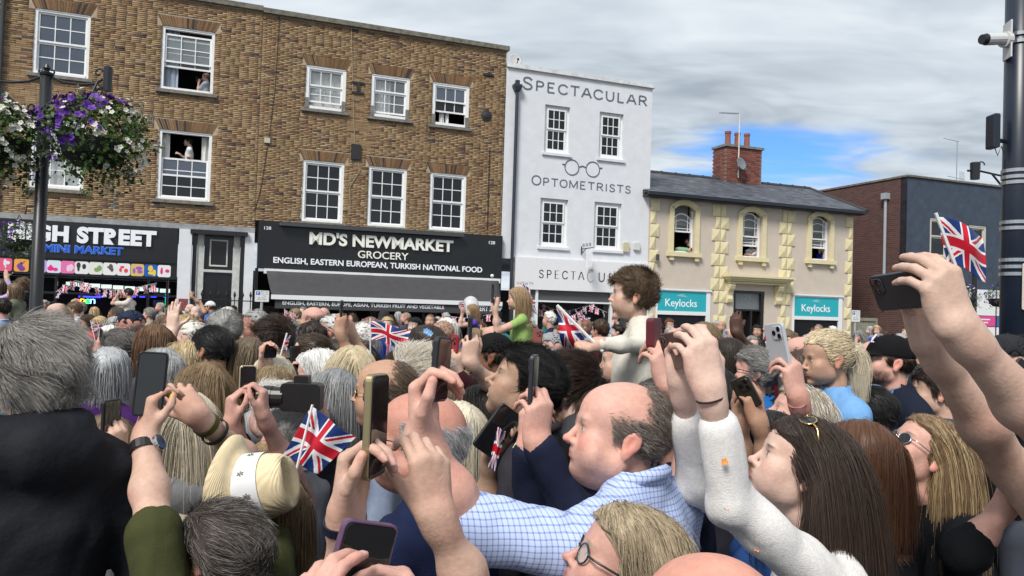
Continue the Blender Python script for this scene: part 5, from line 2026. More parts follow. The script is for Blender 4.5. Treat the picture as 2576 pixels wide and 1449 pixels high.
# main awning
M_AWN = material('charcoal_awning_cloth', (0.048, 0.048, 0.053), 0.9, noise=0.12, nscale=5, bump=0.15)
M_ALU = material('white_aluminium', (0.70, 0.71, 0.72), 0.4)
a0, a1 = fuv(663, 690)[0] - uAB, fuv(1250, 712)[0] - uAB
az = gz0 - 0.01
MB().box(a0, a1, -0.30, -0.05, az - 0.13, az).build('awning_cassette', M_ALU, Bq)
PJ = 1.15
e0_, e1_ = fuv(682, 745, PJ)[0] - uAB, fuv(1262, 770, PJ)[0] - uAB
ez = fuv(960, 757, PJ)[1]
V, F = [], []
n = 24
for i in range(n + 1):
    u = a0 + 0.05 + (a1 - a0 - 0.1) * i / n
    u2 = e0_ + 0.02 + (e1_ - e0_ - 0.04) * i / n
    for t in np.linspace(0, 1, 7):
        V.append((u * (1 - t) + u2 * t, -0.28 - (PJ - 0.28) * t, (az - 0.05) * (1 - t) + (ez + 0.03) * t - 0.03 * math.sin(math.pi * t) + 0.004 * math.sin(i * 2.1 + t * 3)))
for i in range(n):
    for k in range(6):
        F.append((i * 7 + k, (i + 1) * 7 + k, (i + 1) * 7 + k + 1, i * 7 + k + 1))
aw = link('awning_canopy', mesh('awning_canopy', V, F, M_AWN, smooth=True), Bq)
md = aw.modifiers.new('thickness', 'SOLIDIFY')
md.thickness = 0.004
MB().box(e0_, e1_, -PJ - 0.06, -PJ + 0.04, ez - 0.04, ez + 0.075).build('awning_front_bar', M_ALU, Bq)
vz0 = ez - 0.27
val = MB().box(e0_ + 0.1, e1_ - 0.03, -PJ - 0.006, -PJ + 0.002, vz0, ez - 0.041).build('awning_valance', M_AWN, Bq)
vb = frect((711, 757), (1117, 779), PJ)
text('ENGLISH, EASTERN, EUROPE, ASIAN, TURKISH FRUIT AND VEGETABLE', vb, M_LETW, val, uAB, -PJ - 0.007, 0.001, 0.016)
vb = frect((1171, 768), (1262, 784), PJ)
text('GROCERY SHOP', vb, M_LETW, val, uAB, -PJ - 0.007, 0.001, 0.016)
for u in (a0 + 0.3, a1 - 0.3):
    MB().tube([(u, -0.2, az - 0.10), (u + 0.1, -0.7, (az + ez) / 2 - 0.1), (u, -PJ + 0.03, ez)], 0.02, 6).build('awning_arm', M_ALU, Bq)
MB().box(gl0, gl1, 2.4, 2.5, 0.12, gz0).build('shop_back_wall', M_SHOPIN, Bq)
m = MB()
for k in range(7):
    u = gl0 + (gl1 - gl0) * k / 6
    m.box(u - 0.04, u + 0.04, -0.02, 0.05, 0.12, gz0)
m.box(gl0, gl1, -0.018, 0.048, 0.12, 0.6)
m.build('shopfront_frame', M_BLACKPAINT, Bq)
m = MB()
for k in range(40):
    u = gl0 + 0.2 + (gl1 - gl0 - 0.4) * RNG.random()
    z = 0.6 + 1.3 * RNG.random()
    m.box(u, u + RNG.uniform(0.1, 0.4), 0.9, 1.1, z, z + RNG.uniform(0.05, 0.25))
m.build('shelf_goods', material('dim_goods', (0.06, 0.05, 0.045), 0.6, noise=0.9, nscale=11), Bq)
# dome camera on the fascia
pt = fpt(1237, 694, -0.2, uAB)
q = MB().lathe([(0.0, -0.05), (0.04, -0.035), (0.055, 0.0), (0.05, 0.03), (0.02, 0.05)], 12, (pt[0], -0.24, pt[2]))
q.build('dome_camera', M_ALU, Bq)

# ================================================================ white optometrist building
uW0, uW1 = uB1 + 0.02, fuv(1637, 400)[0]
Wb = bempty('white_building', 'white painted optometrists building with grey lettering and round spectacles painted on its front', u=uW0)
ZW = fuv(1460, 196)[1]
zWs = fuv(1460, 660)[1]
rW = [frect((1372, 262), (1431, 388)), frect((1509, 280), (1566, 402)), frect((1360, 497), (1426, 622)), frect((1496, 507), (1561, 630))]
m = MB()
Ww = uW1 - uW0
cells(m, 0, Ww, zWs, ZW, [(r[0] - uW0, r[1] - uW0, r[2], r[3]) for r in rW], 0.0, 0.32)
m.build('wall', M_WHITERENDER, Wb)
MB().box(0.0, Ww, 0.33, 8.5, zWs, ZW - 0.15).box(Ww - 0.2, Ww, 0.33, 8.5, 0, zWs - 0.002).build('side_wall', M_WHITERENDER, Wb)
MB().box(-0.005, Ww + 0.05, -0.07, 0.36, ZW, ZW + 0.12).build('parapet_coping', material('white_coping', (0.60, 0.61, 0.62), 0.8, noise=0.2, nscale=6), Wb)
for r in rW:
    sash_window(Wb, r, uW0, HALF, M_GLASS, fw=0.10, w0=0.10, room=False)
    q = sill(Wb, (r[0] - 0.02, r[1] + 0.02, r[2], r[3]), uW0, 0.10, 0.05, 0.06, M_WHITERENDER)
M_GREYLET = material('grey_sign_paint', (0.115, 0.13, 0.165), 0.8)
stroke_text('SPECTACULAR', frect((1314, 193), (1628, 267)), M_GREYLET, Wb, uW0, thick=0.17, serif=0.05, small=0.80)
stroke_text('OPTOMETRISTS', frect((1338, 441), (1587, 487)), M_GREYLET, Wb, uW0, thick=0.16, serif=0.05, small=0.82)
q = MB()
ca, cb = fuv(1438.5, 421)[0:2], fuv(1491, 426)[0:2]
ra = 0.235
for c in (ca, cb):
    q.tube([(c[0] - uW0 + ra * math.cos(t), -0.003, c[1] + ra * math.sin(t)) for t in np.linspace(0, 2 * math.pi, 37)[:-1]], 0.017, 6, closed=True)
q.tube([(ca[0] - uW0 + ra, -0.003, ca[1] + 0.03), ((ca[0] + cb[0]) / 2 - uW0, -0.003, ca[1] + 0.075), (cb[0] - uW0 - ra, -0.003, cb[1] + 0.03)], 0.02, 6)
q.tube([(ca[0] - uW0 - ra, -0.003, ca[1] + 0.06), (ca[0] - uW0 - ra - 0.09, -0.003, ca[1] + 0.07)], 0.022, 6)
q.tube([(cb[0] - uW0 + ra, -0.003, cb[1] + 0.06), (cb[0] - uW0 + ra + 0.09, -0.003, cb[1] + 0.07)], 0.022, 6)
q.build('painted_spectacles', M_GREYLET, Wb)
# downpipe with hopper
u = fuv(1296, 300)[0] - uW0
q = MB().tube([(u, -0.10, 0.2), (u, -0.10, fuv(1300, 232)[1])], 0.05, 10)
zh = fuv(1300, 232)[1]
q.add([(u - .07, -.17, zh), (u + .07, -.17, zh), (u + .07, -.03, zh), (u - .07, -.03, zh), (u - .13, -.2, zh + .13), (u + .13, -.2, zh + .13), (u + .13, -.0, zh + .13), (u - .13, -.0, zh + .13), (u - .13, -.2, zh + .2), (u + .13, -.2, zh + .2), (u + .13, -.0, zh + .2), (u - .13, -.0, zh + .2)],
      [(0, 1, 5, 4), (1, 2, 6, 5), (2, 3, 7, 6), (3, 0, 4, 7), (4, 5, 9, 8), (5, 6, 10, 9), (6, 7, 11, 10), (7, 4, 8, 11), (8, 9, 10, 11)])
q.box(u - 0.06, u + 0.06, -0.15, -0.05, zh + 0.2, zh + 0.33)
q.build('downpipe', material('dark_blue_pipe', (0.02, 0.025, 0.04), 0.45), Wb)
# shop fascia
f0, f1 = fuv(1293, 690)[0] - uW0, Ww + 0.03
wz0, wz1 = fuv(1460, 733)[1], fuv(1460, 655)[1]
M_FASW = material('white_fascia', (0.70, 0.70, 0.715), 0.4, noise=0.03)
wf = MB().box(f0, f1, -0.12, 0.2, wz0, wz1 - 0.004).build('shop_fascia', M_FASW, Wb)
M_INK = material('black_sign_letter', (0.015, 0.015, 0.018), 0.4)
sb = frect((1356, 679), (1469, 704), 0.12)
stroke_text('SPECTA', sb, M_INK, wf, uW0, -0.122, thick=0.13, thin=0.05, serif=0.05, small=1.0, gap=0.42)
sb2 = frect((1505, 686), (1596, 712), 0.12)
stroke_text('ULAR', sb2, M_INK, wf, uW0, -0.122, thick=0.13, thin=0.05, serif=0.05, small=1.0, gap=0.42)
c = fuv(1486, 694, 0.12)
q = MB().tube([(c[0] - uW0 + 0.115 * math.cos(t), -0.124, c[1] + 0.19 * math.sin(t)) for t in np.linspace(0.7, 5.6, 30)], [0.004 + 0.008 * math.sin(i / 29 * math.pi) for i in range(30)], 5)
for s in (-1, 1):
    q.tube([(c[0] - uW0 + s * 0.04 + 0.04 * math.cos(t), -0.124, c[1] + 0.16 + s * 0.01 + 0.045 * math.sin(t)) for t in np.linspace(0, 6.28, 15)[:-1]], 0.006, 5, closed=True)
q.build('face_emblem', material('bronze_line', (0.20, 0.17, 0.15), 0.5), wf)
text('01638 66 774', frect((1300, 708), (1341, 717), 0.12), material('grey_print', (0.25, 0.25, 0.26), 0.6), wf, uW0, -0.122, 0.001)
q = MB()
fr_ = [(f0, f0 + 0.09), (fuv(1345, 780)[0] - uW0, fuv(1351, 780)[0] - uW0), (fuv(1533, 780)[0] - uW0, fuv(1539, 780)[0] - uW0), (f1 - 0.08, f1)]
for a, b_ in fr_:
    q.box(a, b_, -0.06, 0.06, 0.12, wz0 - 0.002)
wzt = fuv(1440, 758)[1]
q.box(f0, fr_[2][1], -0.055, 0.055, wzt - 0.05, wzt)
q.box(fr_[2][1], f1, -0.055, 0.055, wzt - 0.40, wzt - 0.35)
q.box(f0, f1, -0.055, 0.055, 0.12, 0.45)
q.build('shopfront_frame', M_ALU, Wb)
MB().box(f0, fr_[2][0], 0.0, 0.02, wzt, wz0 - 0.004).build('grey_transom', material('dark_grey_panel', (0.075, 0.075, 0.08), 0.5), Wb)
MB().box(f0 + 0.09, fr_[1][0], 0.0, 0.02, 0.45, wzt - 0.05).build('pale_blue_panel', material('pale_blue_glass', (0.30, 0.50, 0.55), 0.2), Wb)
MB().box(0, Ww, 2.6, 2.7, 0.12, wz0).build('shop_back_wall', material('optician_wall', (0.06, 0.06, 0.065), 0.8, noise=0.3, nscale=1.5), Wb)
q = MB()
for k in range(5):
    for a in (0.45, 1.9, 3.0):
        q.box(fr_[1][1] + a, fr_[1][1] + a + 0.7, 1.9, 1.95, 0.7 + k * 0.24, 0.72 + k * 0.24)
q.build('display_shelf', material('grey_shelf', (0.16, 0.16, 0.17), 0.5), Wb)
# bracket with hanging sign, alarm boxes
pt = fpt(1462, 640, 0, uW0)
z1_ = fuv(1462, 625)[1]
sg = empty('hanging_sign', label='clear hanging sign on a black scrolled iron bracket above the optician fascia', cat='sign', mat=FM @ Matrix.Translation((uW0 + pt[0], 0, 0)))
q = MB().tube([(0, -0.02, pt[2]), (0, -0.02, z1_ + 0.06)], 0.018, 6).tube([(0, -0.02, z1_ - 0.02), (0.0, -0.80, z1_ - 0.02)], 0.014, 6).tube([(0, -0.02, pt[2] + 0.02), (0, -0.35, z1_ - 0.02)], 0.012, 6)
for k in range(3):
    q.tube([(0, -0.16 - k * 0.22 + (0.075 - 0.006 * i) * math.cos(i * 0.6), z1_ + 0.07 + (0.075 - 0.006 * i) * math.sin(i * 0.6)) for i in range(11)], 0.010, 5)
q.build('bracket', M_IRON, sg)
MB().box(-0.006, 0.006, -0.78, -0.36, z1_ - 0.60, z1_ - 0.06).build('sign_panel', material('clear_acrylic', (0.8, 0.82, 0.86), 0.1, alpha=0.45), sg)
for (x, y, nm_, mt) in ((1573, 622, 'alarm_box', (0.50, 0.46, 0.32)), (1600, 620, 'alarm_box', (0.56, 0.58, 0.55))):
    p_ = fpt(x, y, 0, uW0)
    V, F = rbox(0.20 if x < 1590 else 0.22, 0.30 if x < 1590 else 0.24, 0.08, 0.03)
    MB().add([(a + p_[0], b_ - 0.043, c * (1.0 if x < 1590 else 1) + p_[2]) for a, b_, c in V], F).build(nm_, material('alarm_%d' % x, mt, 0.5), Wb)
# satellite dish on the roof


def dish(name, label, P, aim, r, mat):
    e_ = empty(name, tuple(P), label, 'satellite dish')
    q = MB()
    prof = [(0.001, 0.0)] + [(r * k / 6, 0.22 * r * (k / 6) ** 2) for k in range(1, 7)]
    b = prof + [(r, 0.22 * r - 0.01)] + [(r * k / 6, 0.22 * r * (k / 6) ** 2 - 0.012) for k in range(5, 0, -1)]
    q.lathe(b, 24)
    Z = unit(aim)
    X = unit(np.cross((0, 0, 1), Z))
    Y = np.cross(Z, X)
    R_ = np.stack([X, Y, Z], 1)
    o = link('dish', mesh('dish', np.array(q.V) @ R_.T, q.F, mat, smooth=True), e_)
    a = MB().tube([tuple(-Y * r), tuple(-Y * r * 0.75 + Z * r * 0.9)], 0.014, 6).tube([tuple(-Y * r * 0.75 + Z * r * 0.9), tuple(-Y * r * 0.55 + Z * r * 0.82)], 0.035, 8)
    a.build('feed_arm', M_IRON, e_)
    MB().tube([tuple(-Z * 0.03), tuple(-Z * 0.15), tuple(-Z * 0.15 + np.array((0, 0, -r * 1.25)))], 0.02, 6).build('mount', M_STEEL, e_)
    return e_


P = np.array(FM @ Vector((fuv(1296, 151, -1.2)[0], 1.2, fuv(1296, 151, -1.2)[1])))
dish('satellite_dish', 'pale grey satellite dish above the white parapet beside the brick building', P, (0.35, -0.8, 0.45), 0.22, material('grey_dish', (0.42, 0.42, 0.42), 0.5))

# ================================================================ cream house with yellow quoins
uY0, uY1 = uW1 + 0.01, fuv(2146, 600)[0]
Yb = bempty('cream_house', 'cream two storey house with pale yellow quoins, slate roof and turquoise estate agent signs', u=uY0)
M_CREAM = material('cream_render', (0.52, 0.455, 0.385), 0.9, noise=0.05, nscale=2.5, bump=0.25, bscale=40)
M_YEL = material('pale_yellow_paint', (0.64, 0.565, 0.355), 0.75, noise=0.06, nscale=6)
zE = fuv(1890, 513)[1]
Yw = uY1 - uY0
oY = [frect((1695, 513), (1745, 637)), frect((1867, 530), (1914, 649)), frect((2041, 541), (2085, 656))]
zshop = fuv(1716, 737)[1]
doorr = frect((1846, 730), (1921, 850))
doorr = (doorr[0], doorr[1], 0.12, doorr[3])
k1, k2 = frect((1651, 728), (1785, 793)), frect((1994, 742), (2117, 803))
sh1, sh2 = (k1[0], k1[1], 0.4, k1[3]), (k2[0], k2[1], 0.4, k2[3])
m = MB()
cells(m, 0, Yw, 0.12, zE + 0.1, [(r[0] - uY0, r[1] - uY0, r[2], r[3]) for r in oY + [doorr, sh1, sh2]], 0.0, 0.30)
m.build('wall', M_CREAM, Yb)
MB().box(0.0, Yw, 2.3, 7.0, 0, zE).box(Yw - 0.25, Yw, 0.31, 2.299, 0, zE).build('side_wall', M_CREAM, Yb)
for wi, r in enumerate(oY):
    # arched surround, then arched sash
    u0, u1, z0, z1 = r[0] - uY0, r[1] - uY0, r[2], r[3]
    wd = u1 - u0
    rise = 0.17

    def arc(a, b, z, rs, n=12):
        return [(a + (b - a) * t, z + rs * (1 - (2 * t - 1) ** 2)) for t in np.linspace(0, 1, n + 1)]
    t = 0.17
    so_ = arc(u0 - t, u1 + t, z1 - rise + 0.09, rise + 0.08)
    si_ = arc(u0, u1, z1 - rise, rise)
    q = MB()
    n = 12
    V = [(a, w_, z) for w_ in (-0.07, 0.05) for (a, z) in so_] + [(a, w_, z) for w_ in (-0.07, 0.05) for (a, z) in si_]
    N_ = n + 1
    F = []
    for i in range(n):
        F += [(i, 2 * N_ + i, 2 * N_ + i + 1, i + 1), (i, i + 1, N_ + i + 1, N_ + i), (2 * N_ + i, 3 * N_ + i, 3 * N_ + i + 1, 2 * N_ + i + 1)]
    q.add(V, F)
    q.box(u0 - t, u0 - 0.001, -0.07, 0.05, z0, z1 - rise + 0.09).box(u1 + 0.001, u1 + t, -0.07, 0.05, z0, z1 - rise + 0.09)
    q.box(u0 - t - 0.07, u1 + t + 0.07, -0.14, 0.05, z0 - 0.14, z0 - 0.002)
    for a in (u0 - t + 0.02, u1 + t - 0.17):
        q.box(a, a + 0.15, -0.10, 0.0, z0 - 0.27, z0 - 0.142)
    q.build('window_surround', M_YEL, Yb)
    # white arched sash (upper pushed down a little), lower sash raised
    wv = MB()
    wv.box(u0, u0 + 0.05, 0.10, 0.16, z0, z1 - rise).box(u1 - 0.05, u1, 0.10, 0.16, z0, z1 - rise).box(u0 + 0.05, u1 - 0.05, 0.08, 0.16, z0, z0 + 0.05)
    win = wv.build('window', M_WHITEPAINT, Yb)
    drop = (0.28, 0.06, 0.06)[wi]
    zt = z1 - drop
    zm = (z0 + (z1 - z0) * (0.43, 0.44, 0.46)[wi])
    s_ = MB()
    a_, b_ = u0 + 0.05, u1 - 0.05
    s_.box(a_, a_ + 0.045, 0.11, 0.15, zm, zt - rise).box(b_ - 0.045, b_, 0.11, 0.15, zm, zt - rise).box(a_ + .045, b_ - .045, 0.111, 0.15, zm, zm + 0.05)
    for dz in (0.0, 0.17):
        pts = arc(a_ + 0.02, b_ - 0.02, zt - rise - dz, rise * (1 if dz == 0 else 0.8), 10)
        s_.tube([(x, 0.13, z) for x, z in pts], 0.02 if dz == 0 else 0.013, 5)
    for x in (a_ + 0.13, b_ - 0.13):
        s_.box(x - 0.011, x + 0.011, 0.118, 0.145, zm + 0.05, zt - rise + 0.1)
    s_.box(a_ + .045, b_ - .045, 0.119, 0.144, zt - rise - 0.33, zt - rise - 0.308)
    s_.build('sash', M_WHITEPAINT, win)
    pl = arc(a_ + 0.02, b_ - 0.02, zt - rise, rise, 10)
    V = [(x, 0.135, z) for x, z in pl] + [(b_ - 0.02, 0.135, zm + 0.02), (a_ + 0.02, 0.135, zm + 0.02)]
    MB().add(V, [tuple(range(len(V)))]).build('pane', M_GLASSC, win)
    MB().box(a_, b_, 0.30, 0.31, zm + 0.25, z1).build('blind', material('grey_blind', (0.20, 0.21, 0.21), 0.8), win)
    if wi:
        lz0 = z0 + (z1 - z0) * (0.0, 0.245, 0.27)[wi]
        s_ = MB()
        s_.box(a_, a_ + 0.04, 0.17, 0.20, lz0, zm + 0.2).box(b_ - 0.04, b_, 0.17, 0.20, lz0, zm + 0.2).box(a_ + .04, b_ - .04, 0.171, 0.2, lz0, lz0 + 0.06)
        for k in range(1, 3):
            s_.box(a_ + .04, b_ - .04, 0.175, 0.195, lz0 + 0.12 * k, lz0 + 0.12 * k + 0.02)
        s_.box(b_ - 0.16, b_ - 0.14, 0.176, 0.195, lz0 + 0.06, zm)
        s_.build('sash', M_WHITEPAINT, win)
        MB().box(a_ + 0.04, b_ - 0.04, 0.184, 0.188, lz0 + 0.06, zm).build('pane', M_GLASSC, win)
    e_ = 0.3
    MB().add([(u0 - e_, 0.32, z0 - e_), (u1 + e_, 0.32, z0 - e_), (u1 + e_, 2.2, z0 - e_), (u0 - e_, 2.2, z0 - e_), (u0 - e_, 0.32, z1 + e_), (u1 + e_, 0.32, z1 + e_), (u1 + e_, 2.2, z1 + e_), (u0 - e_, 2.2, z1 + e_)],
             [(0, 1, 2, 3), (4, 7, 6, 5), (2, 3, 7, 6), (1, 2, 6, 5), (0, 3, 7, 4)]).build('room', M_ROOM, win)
# pyramid quoins, each its own stone
_qm = {}


def quoin(u0, u1, z0, z1):
    w_, h_ = round(u1 - u0, 2), round(z1 - z0, 2)
    if (w_, h_) not in _qm:
        a, b = w_ / 2 - 0.006, h_ / 2 - 0.006
        V = [(-a, 0, -b), (a, 0, -b), (a, 0, b), (-a, 0, b), (-a, -0.03, -b), (a, -0.03, -b), (a, -0.03, b), (-a, -0.03, b), (0.0, -0.075, 0.0)]
        F = [(0, 1, 5, 4), (1, 2, 6, 5), (2, 3, 7, 6), (3, 0, 4, 7), (4, 5, 8), (5, 6, 8), (6, 7, 8), (7, 4, 8)]
        _qm[(w_, h_)] = mesh('quoin', V, F, M_YEL)
    o = link('quoin', _qm[(w_, h_)], Yb)
    o.location = ((u0 + u1) / 2, -0.002, (z0 + z1) / 2)


qh = 0.41
cols_q = [(fuv(1634, 600)[0] - uY0, 1, 0), (fuv(1811, 600)[0] - uY0, -1, 0), (fuv(1811, 600)[0] - uY0, 1, 1), (fuv(1979, 600)[0] - uY0, -1, 1), (fuv(1979, 600)[0] - uY0, 1, 0), (fuv(2144, 620)[0] - uY0, -1, 0)]
for (u, s, ph) in cols_q:
    k = 0
    z = zE - 0.12
    while z - qh > 0.2:
        L = 0.34 if (k + ph) % 2 == 0 else 0.20
        a, b = (u + 0.005, u + L) if s > 0 else (u - L, u - 0.005)
        inside = any(b > r[0] - uY0 and a < r[1] - uY0 and z - qh < r[3] and z > r[2] for r in (sh1, sh2, doorr))
        if not inside:
            quoin(a, b, z - qh + 0.008, z)
        z -= qh
        k += 1
# gutter and roof
RB = 3.4
ov = 0.35
gl, gr = fuv(1631, 484, ov)[0] - uY0, fuv(2181, 529, ov)[0] - uY0
zg = fuv(1890, 507, ov)[1]
M_GUT = material('black_gutter', (0.012, 0.016, 0.026), 0.4)
MB().box(gl, gr, -ov - 0.06, -ov + 0.05, zg - 0.07, zg + 0.03).build('gutter', M_GUT, Yb)
MB().box(gl, gr - 0.05, -ov + 0.051, 0.0, zg - 0.10, zg - 0.05).build('soffit', M_GUT, Yb)
ru0, rz0 = fuv(1640, 424, -RB)
ru1, rz1 = fuv(2037, 485, -RB)
rz = (rz0 + rz1) / 2
ru0, ru1 = gl, ru1 - uY0
M_SLATE = material('slate', attr=True, rough=0.55, spec=0.5, noise=0.25, nscale=20, bump=0.2)
M_RIDGE = material('ridge_tile', (0.035, 0.033, 0.034), 0.8, noise=0.3)
ev, rg = np.array((0, -ov, zg + 0.03)), np.array((0, RB, rz))
sl_ = rg - ev
SL = np.linalg.norm(sl_)
MB().add([(gl, -ov, zg + 0.0), (gr, -ov, zg + 0.0), (ru1, RB, rz - 0.03), (gl, RB, rz - 0.03), (gl, 2 * RB + ov, zg), (gr, 2 * RB + ov, zg)], [(0, 1, 2, 3), (3, 2, 5, 4), (1, 5, 2), (0, 3, 4)]).build('roof', material('roof_boarding', (0.04, 0.042, 0.05), 0.9), Yb)
rows = 17
ch = SL / rows
rs = np.random.default_rng(4)
sm_ = []
for k in range(6):
    c = np.array((0.085, 0.092, 0.112)) * (0.65, 0.8, 0.95, 1.1, 1.3, 0.85)[k]
    m = MB().box(-0.147, 0.147, -0.004, 0.006, 0, ch * 1.35)
    m.V = [(a, b - (0.012 if c_ < 0.01 else 0.0), c_) for a, b, c_ in m.V]
    sm_.append(mesh('roof_slate', m.V, m.F, M_SLATE, np.tile(c, (8, 1))))
tilt = math.atan2(sl_[2], sl_[1])
spots = []
for i in range(rows):
    f = i / rows
    xr = gr + (ru1 - gr) * f
    u = gl + (0.15 if i % 2 else 0.0)
    while u < xr - 0.12:
        spots.append((u + 0.15, i, f))
        u += 0.30
order = sorted(range(len(spots)), key=lambda k: spots[k][0])
indset = set(order[:290])
V, F, C = [], [], []
Rt = rot('X', -(math.pi / 2 - tilt))
for k, (u, i, f) in enumerate(spots):
    pos = ev + sl_ * f + np.array((u, 0, 0))
    c = rs.integers(0, 6)
    if k in indset:
        o = link('roof_slate', sm_[c], Yb)
        o.location = tuple(pos)
        o.rotation_euler = (-(math.pi / 2 - tilt) + rs.normal(0, 0.008), rs.normal(0, 0.006), 0)
    else:
        me = sm_[c]
        vv = np.array([v.co for v in me.vertices]) @ Rt.T + pos
        b = len(V)
        V += [tuple(v) for v in vv]
        F += [tuple(j + b for j in p.vertices) for p in me.polygons]
        C += [me.color_attributes[0].data[0].color[:3]] * 8
o = link('roof_slates', mesh('roof_slates', V, F, M_SLATE, np.array(C)), Yb)
o['kind'] = 'stuff'
q = MB().tube([(gl, RB, rz + 0.0), (ru1, RB, rz)], 0.09, 8).tube([(ru1, RB, rz), (gr, -ov, zg + 0.03)], 0.08, 8)
for k in range(16):
    u = gl + (ru1 - gl) * (k + 0.5) / 16
    q.tube([(u, RB, rz), (u + 0.05, RB, rz)], 0.11, 8)
q.build('ridge_tiles', M_RIDGE, Yb)
# chimney with red bricks, pots
cu0, cu1 = fuv(1811, 430, -RB)[0] - uY0, fuv(1901, 430, -RB)[0] - uY0
cz1 = fuv(1856, 377, -RB)[1]
M_RBRICK = material('red_brick', attr=True, rough=0.9, noise=0.2, nscale=30)
M_MORT2 = material('red_mortar', (0.20, 0.15, 0.13), 0.95)
chm = MB().box(cu0, cu1, RB - 0.35, RB + 0.45, rz - 0.6, cz1 - 0.001).build('chimney', M_MORT2, Yb)
bm = []
for k in range(5):
    m = MB().box(-0.107, 0.107, -0.012, 0.01, -0.032, 0.032)
    bm.append(mesh('brick', m.V, m.F, M_RBRICK, np.tile(np.array((0.17, 0.062, 0.048)) * (0.75, 0.9, 1.0, 1.15, 1.3)[k], (8, 1))))
z = rz - 0.45
k = 0
while z < cz1 - 0.05:
    u = cu0 + (0.11 if k % 2 == 0 else 0.005 + 0.16)
    while u < cu1 - 0.09:
        o = link('brick', bm[rs.integers(0, 5)], chm)
        o.location = (u, RB - 0.352, z)
        u += 0.225
    for v in (RB - 0.23, RB + 0.02, RB + 0.27):
        o = link('brick', bm[rs.integers(0, 5)], chm)
        o.location = (cu0 - 0.002, v + (0.1 if k % 2 else 0), z)
        o.rotation_euler = (0, 0, math.pi / 2 * -1)
    z += 0.0745
    k += 1
MB().box(cu0 - 0.06, cu1 + 0.06, RB - 0.42, RB + 0.5, cz1, cz1 + 0.09).build('chimney_cap', M_STONE, chm)
M_TERRA = material('terracotta', (0.26, 0.10, 0.07), 0.85, noise=0.2, nscale=8)
for x, y in ((1833, 330), (1857, 334), (1881, 336)):
    u = fuv(x, 350, -RB)[0] - uY0
    zt = fuv(x, y, -RB)[1]
    MB().lathe([(0.12, cz1 + 0.09), (0.105, zt - 0.10), (0.125, zt - 0.09), (0.125, zt), (0.09, zt), (0.08, zt - 0.2)], 14, (u, RB + 0.05, 0)).build('chimney_pot', M_TERRA, chm)
ae = empty('tv_aerial', label='tall white pole television aerial fixed to the red chimney', cat='aerial', mat=FM)
u, z = fuv(1861, 283, -RB + 0.45)
_, zb = fuv(1857, 440, -RB + 0.45)
MB().tube([(u, RB - 0.45, zb - 0.1), (u, RB - 0.45, z)], 0.025, 8).build('mast', material('white_pole', (0.62, 0.58, 0.55), 0.6), ae)
ub_ = fuv(1809, 290, -RB + 0.45)[0]
q = MB().tube([(u, RB - 0.45, z - 0.05), (ub_, RB - 0.45, z - 0.12)], 0.012, 6)
for k in range(8):
    t = (k + 1) / 9
    q.tube([(u + (ub_ - u) * t, RB - 0.62, z - 0.05 - 0.07 * t), (u + (ub_ - u) * t, RB - 0.28, z - 0.05 - 0.07 * t)], 0.007, 5)
q.build('aerial_bar', M_STEEL, ae)
P = np.array(FM @ Vector((fuv(1863, 414, -RB + 0.6)[0], RB - 0.62, fuv(1863, 414, -RB + 0.6)[1])))
dish('satellite_dish', 'dark grey satellite dish on the red brick chimney', P, (0.55, -0.75, 0.35), 0.27, material('dark_grey_dish', (0.16, 0.18, 0.20), 0.45))
# cornice over the door with scrolled corbels
cd0, cd1 = fuv(1818, 690)[0] - uY0, fuv(1978, 700)[0] - uY0
cz = fuv(1895, 695)[1]
q = MB()
for k, (dz, pj, ex) in enumerate(((0.0, 0.46, 0.02), (-0.07, 0.40, -0.03), (-0.13, 0.33, -0.08), (-0.21, 0.25, -0.13))):
    q.box(cd0 - ex, cd1 + ex, -pj, -0.001, cz + dz - 0.068, cz + dz)
q.build('door_cornice', M_YEL, Yb)
for x in (1832, 1954):
    u = fuv(x, 740)[0] - uY0
    prof = [(-0.001, cz - 0.29), (-0.24, cz - 0.29), (-0.26, cz - 0.36), (-0.22, cz - 0.46), (-0.13, cz - 0.55), (-0.09, cz - 0.68), (-0.13, cz - 0.80), (-0.10, cz - 0.90), (-0.05, cz - 0.95), (-0.001, cz - 0.95)]
    V = [(u - 0.10, a, b) for a, b in prof] + [(u + 0.10, a, b) for a, b in prof]
    n = len(prof)
    q = MB().add(V, [tuple(range(n)), tuple(range(n, 2 * n))[::-1]] + [(i, n + i, n + (i + 1) % n, (i + 1) % n) for i in range(n)])
    for s in (-1, 1):
        q.tube([(u + s * 0.105, -0.16 + (0.07 - 0.006 * i) * math.cos(i * .7), cz - 0.38 + (0.07 - 0.006 * i) * math.sin(i * .7)) for i in range(10)], 0.012, 5)
    q.build('corbel', M_YEL, Yb)
dr0, dr1, drz = doorr[0] - uY0, doorr[1] - uY0, doorr[3]
q = MB().box(dr0, dr0 + 0.10, 0.03, 0.2, 0.12, drz).box(dr1 - 0.13, dr1, 0.03, 0.2, 0.12, drz).box(dr0 + 0.1, dr1 - 0.13, 0.032, 0.2, drz - 0.08, drz)
dt = fuv(1880, 780)[1]
q.box(dr0 + 0.1, dr1 - 0.13, 0.034, 0.2, dt - 0.03, dt + 0.03)
q.box(dr1 - 0.55, dr1 - 0.47, 0.036, 0.2, 0.12, dt - 0.03)
dd = q.build('door_frame', M_BLACKPAINT, Yb)
MB().box(dr0 + 0.1, dr1 - 0.13, 0.12, 0.13, dt + 0.03, drz - 0.08).build('fanlight', material('frosted_glass', (0.18, 0.20, 0.21), 0.3), Yb)
text('124', (dr0 + 0.42 + uY0, dr0 + 0.80 + uY0, dt + 0.36, dt + 0.55), material('etched_number', (0.30, 0.32, 0.33), 0.6), dd, uY0, 0.118, 0.001)
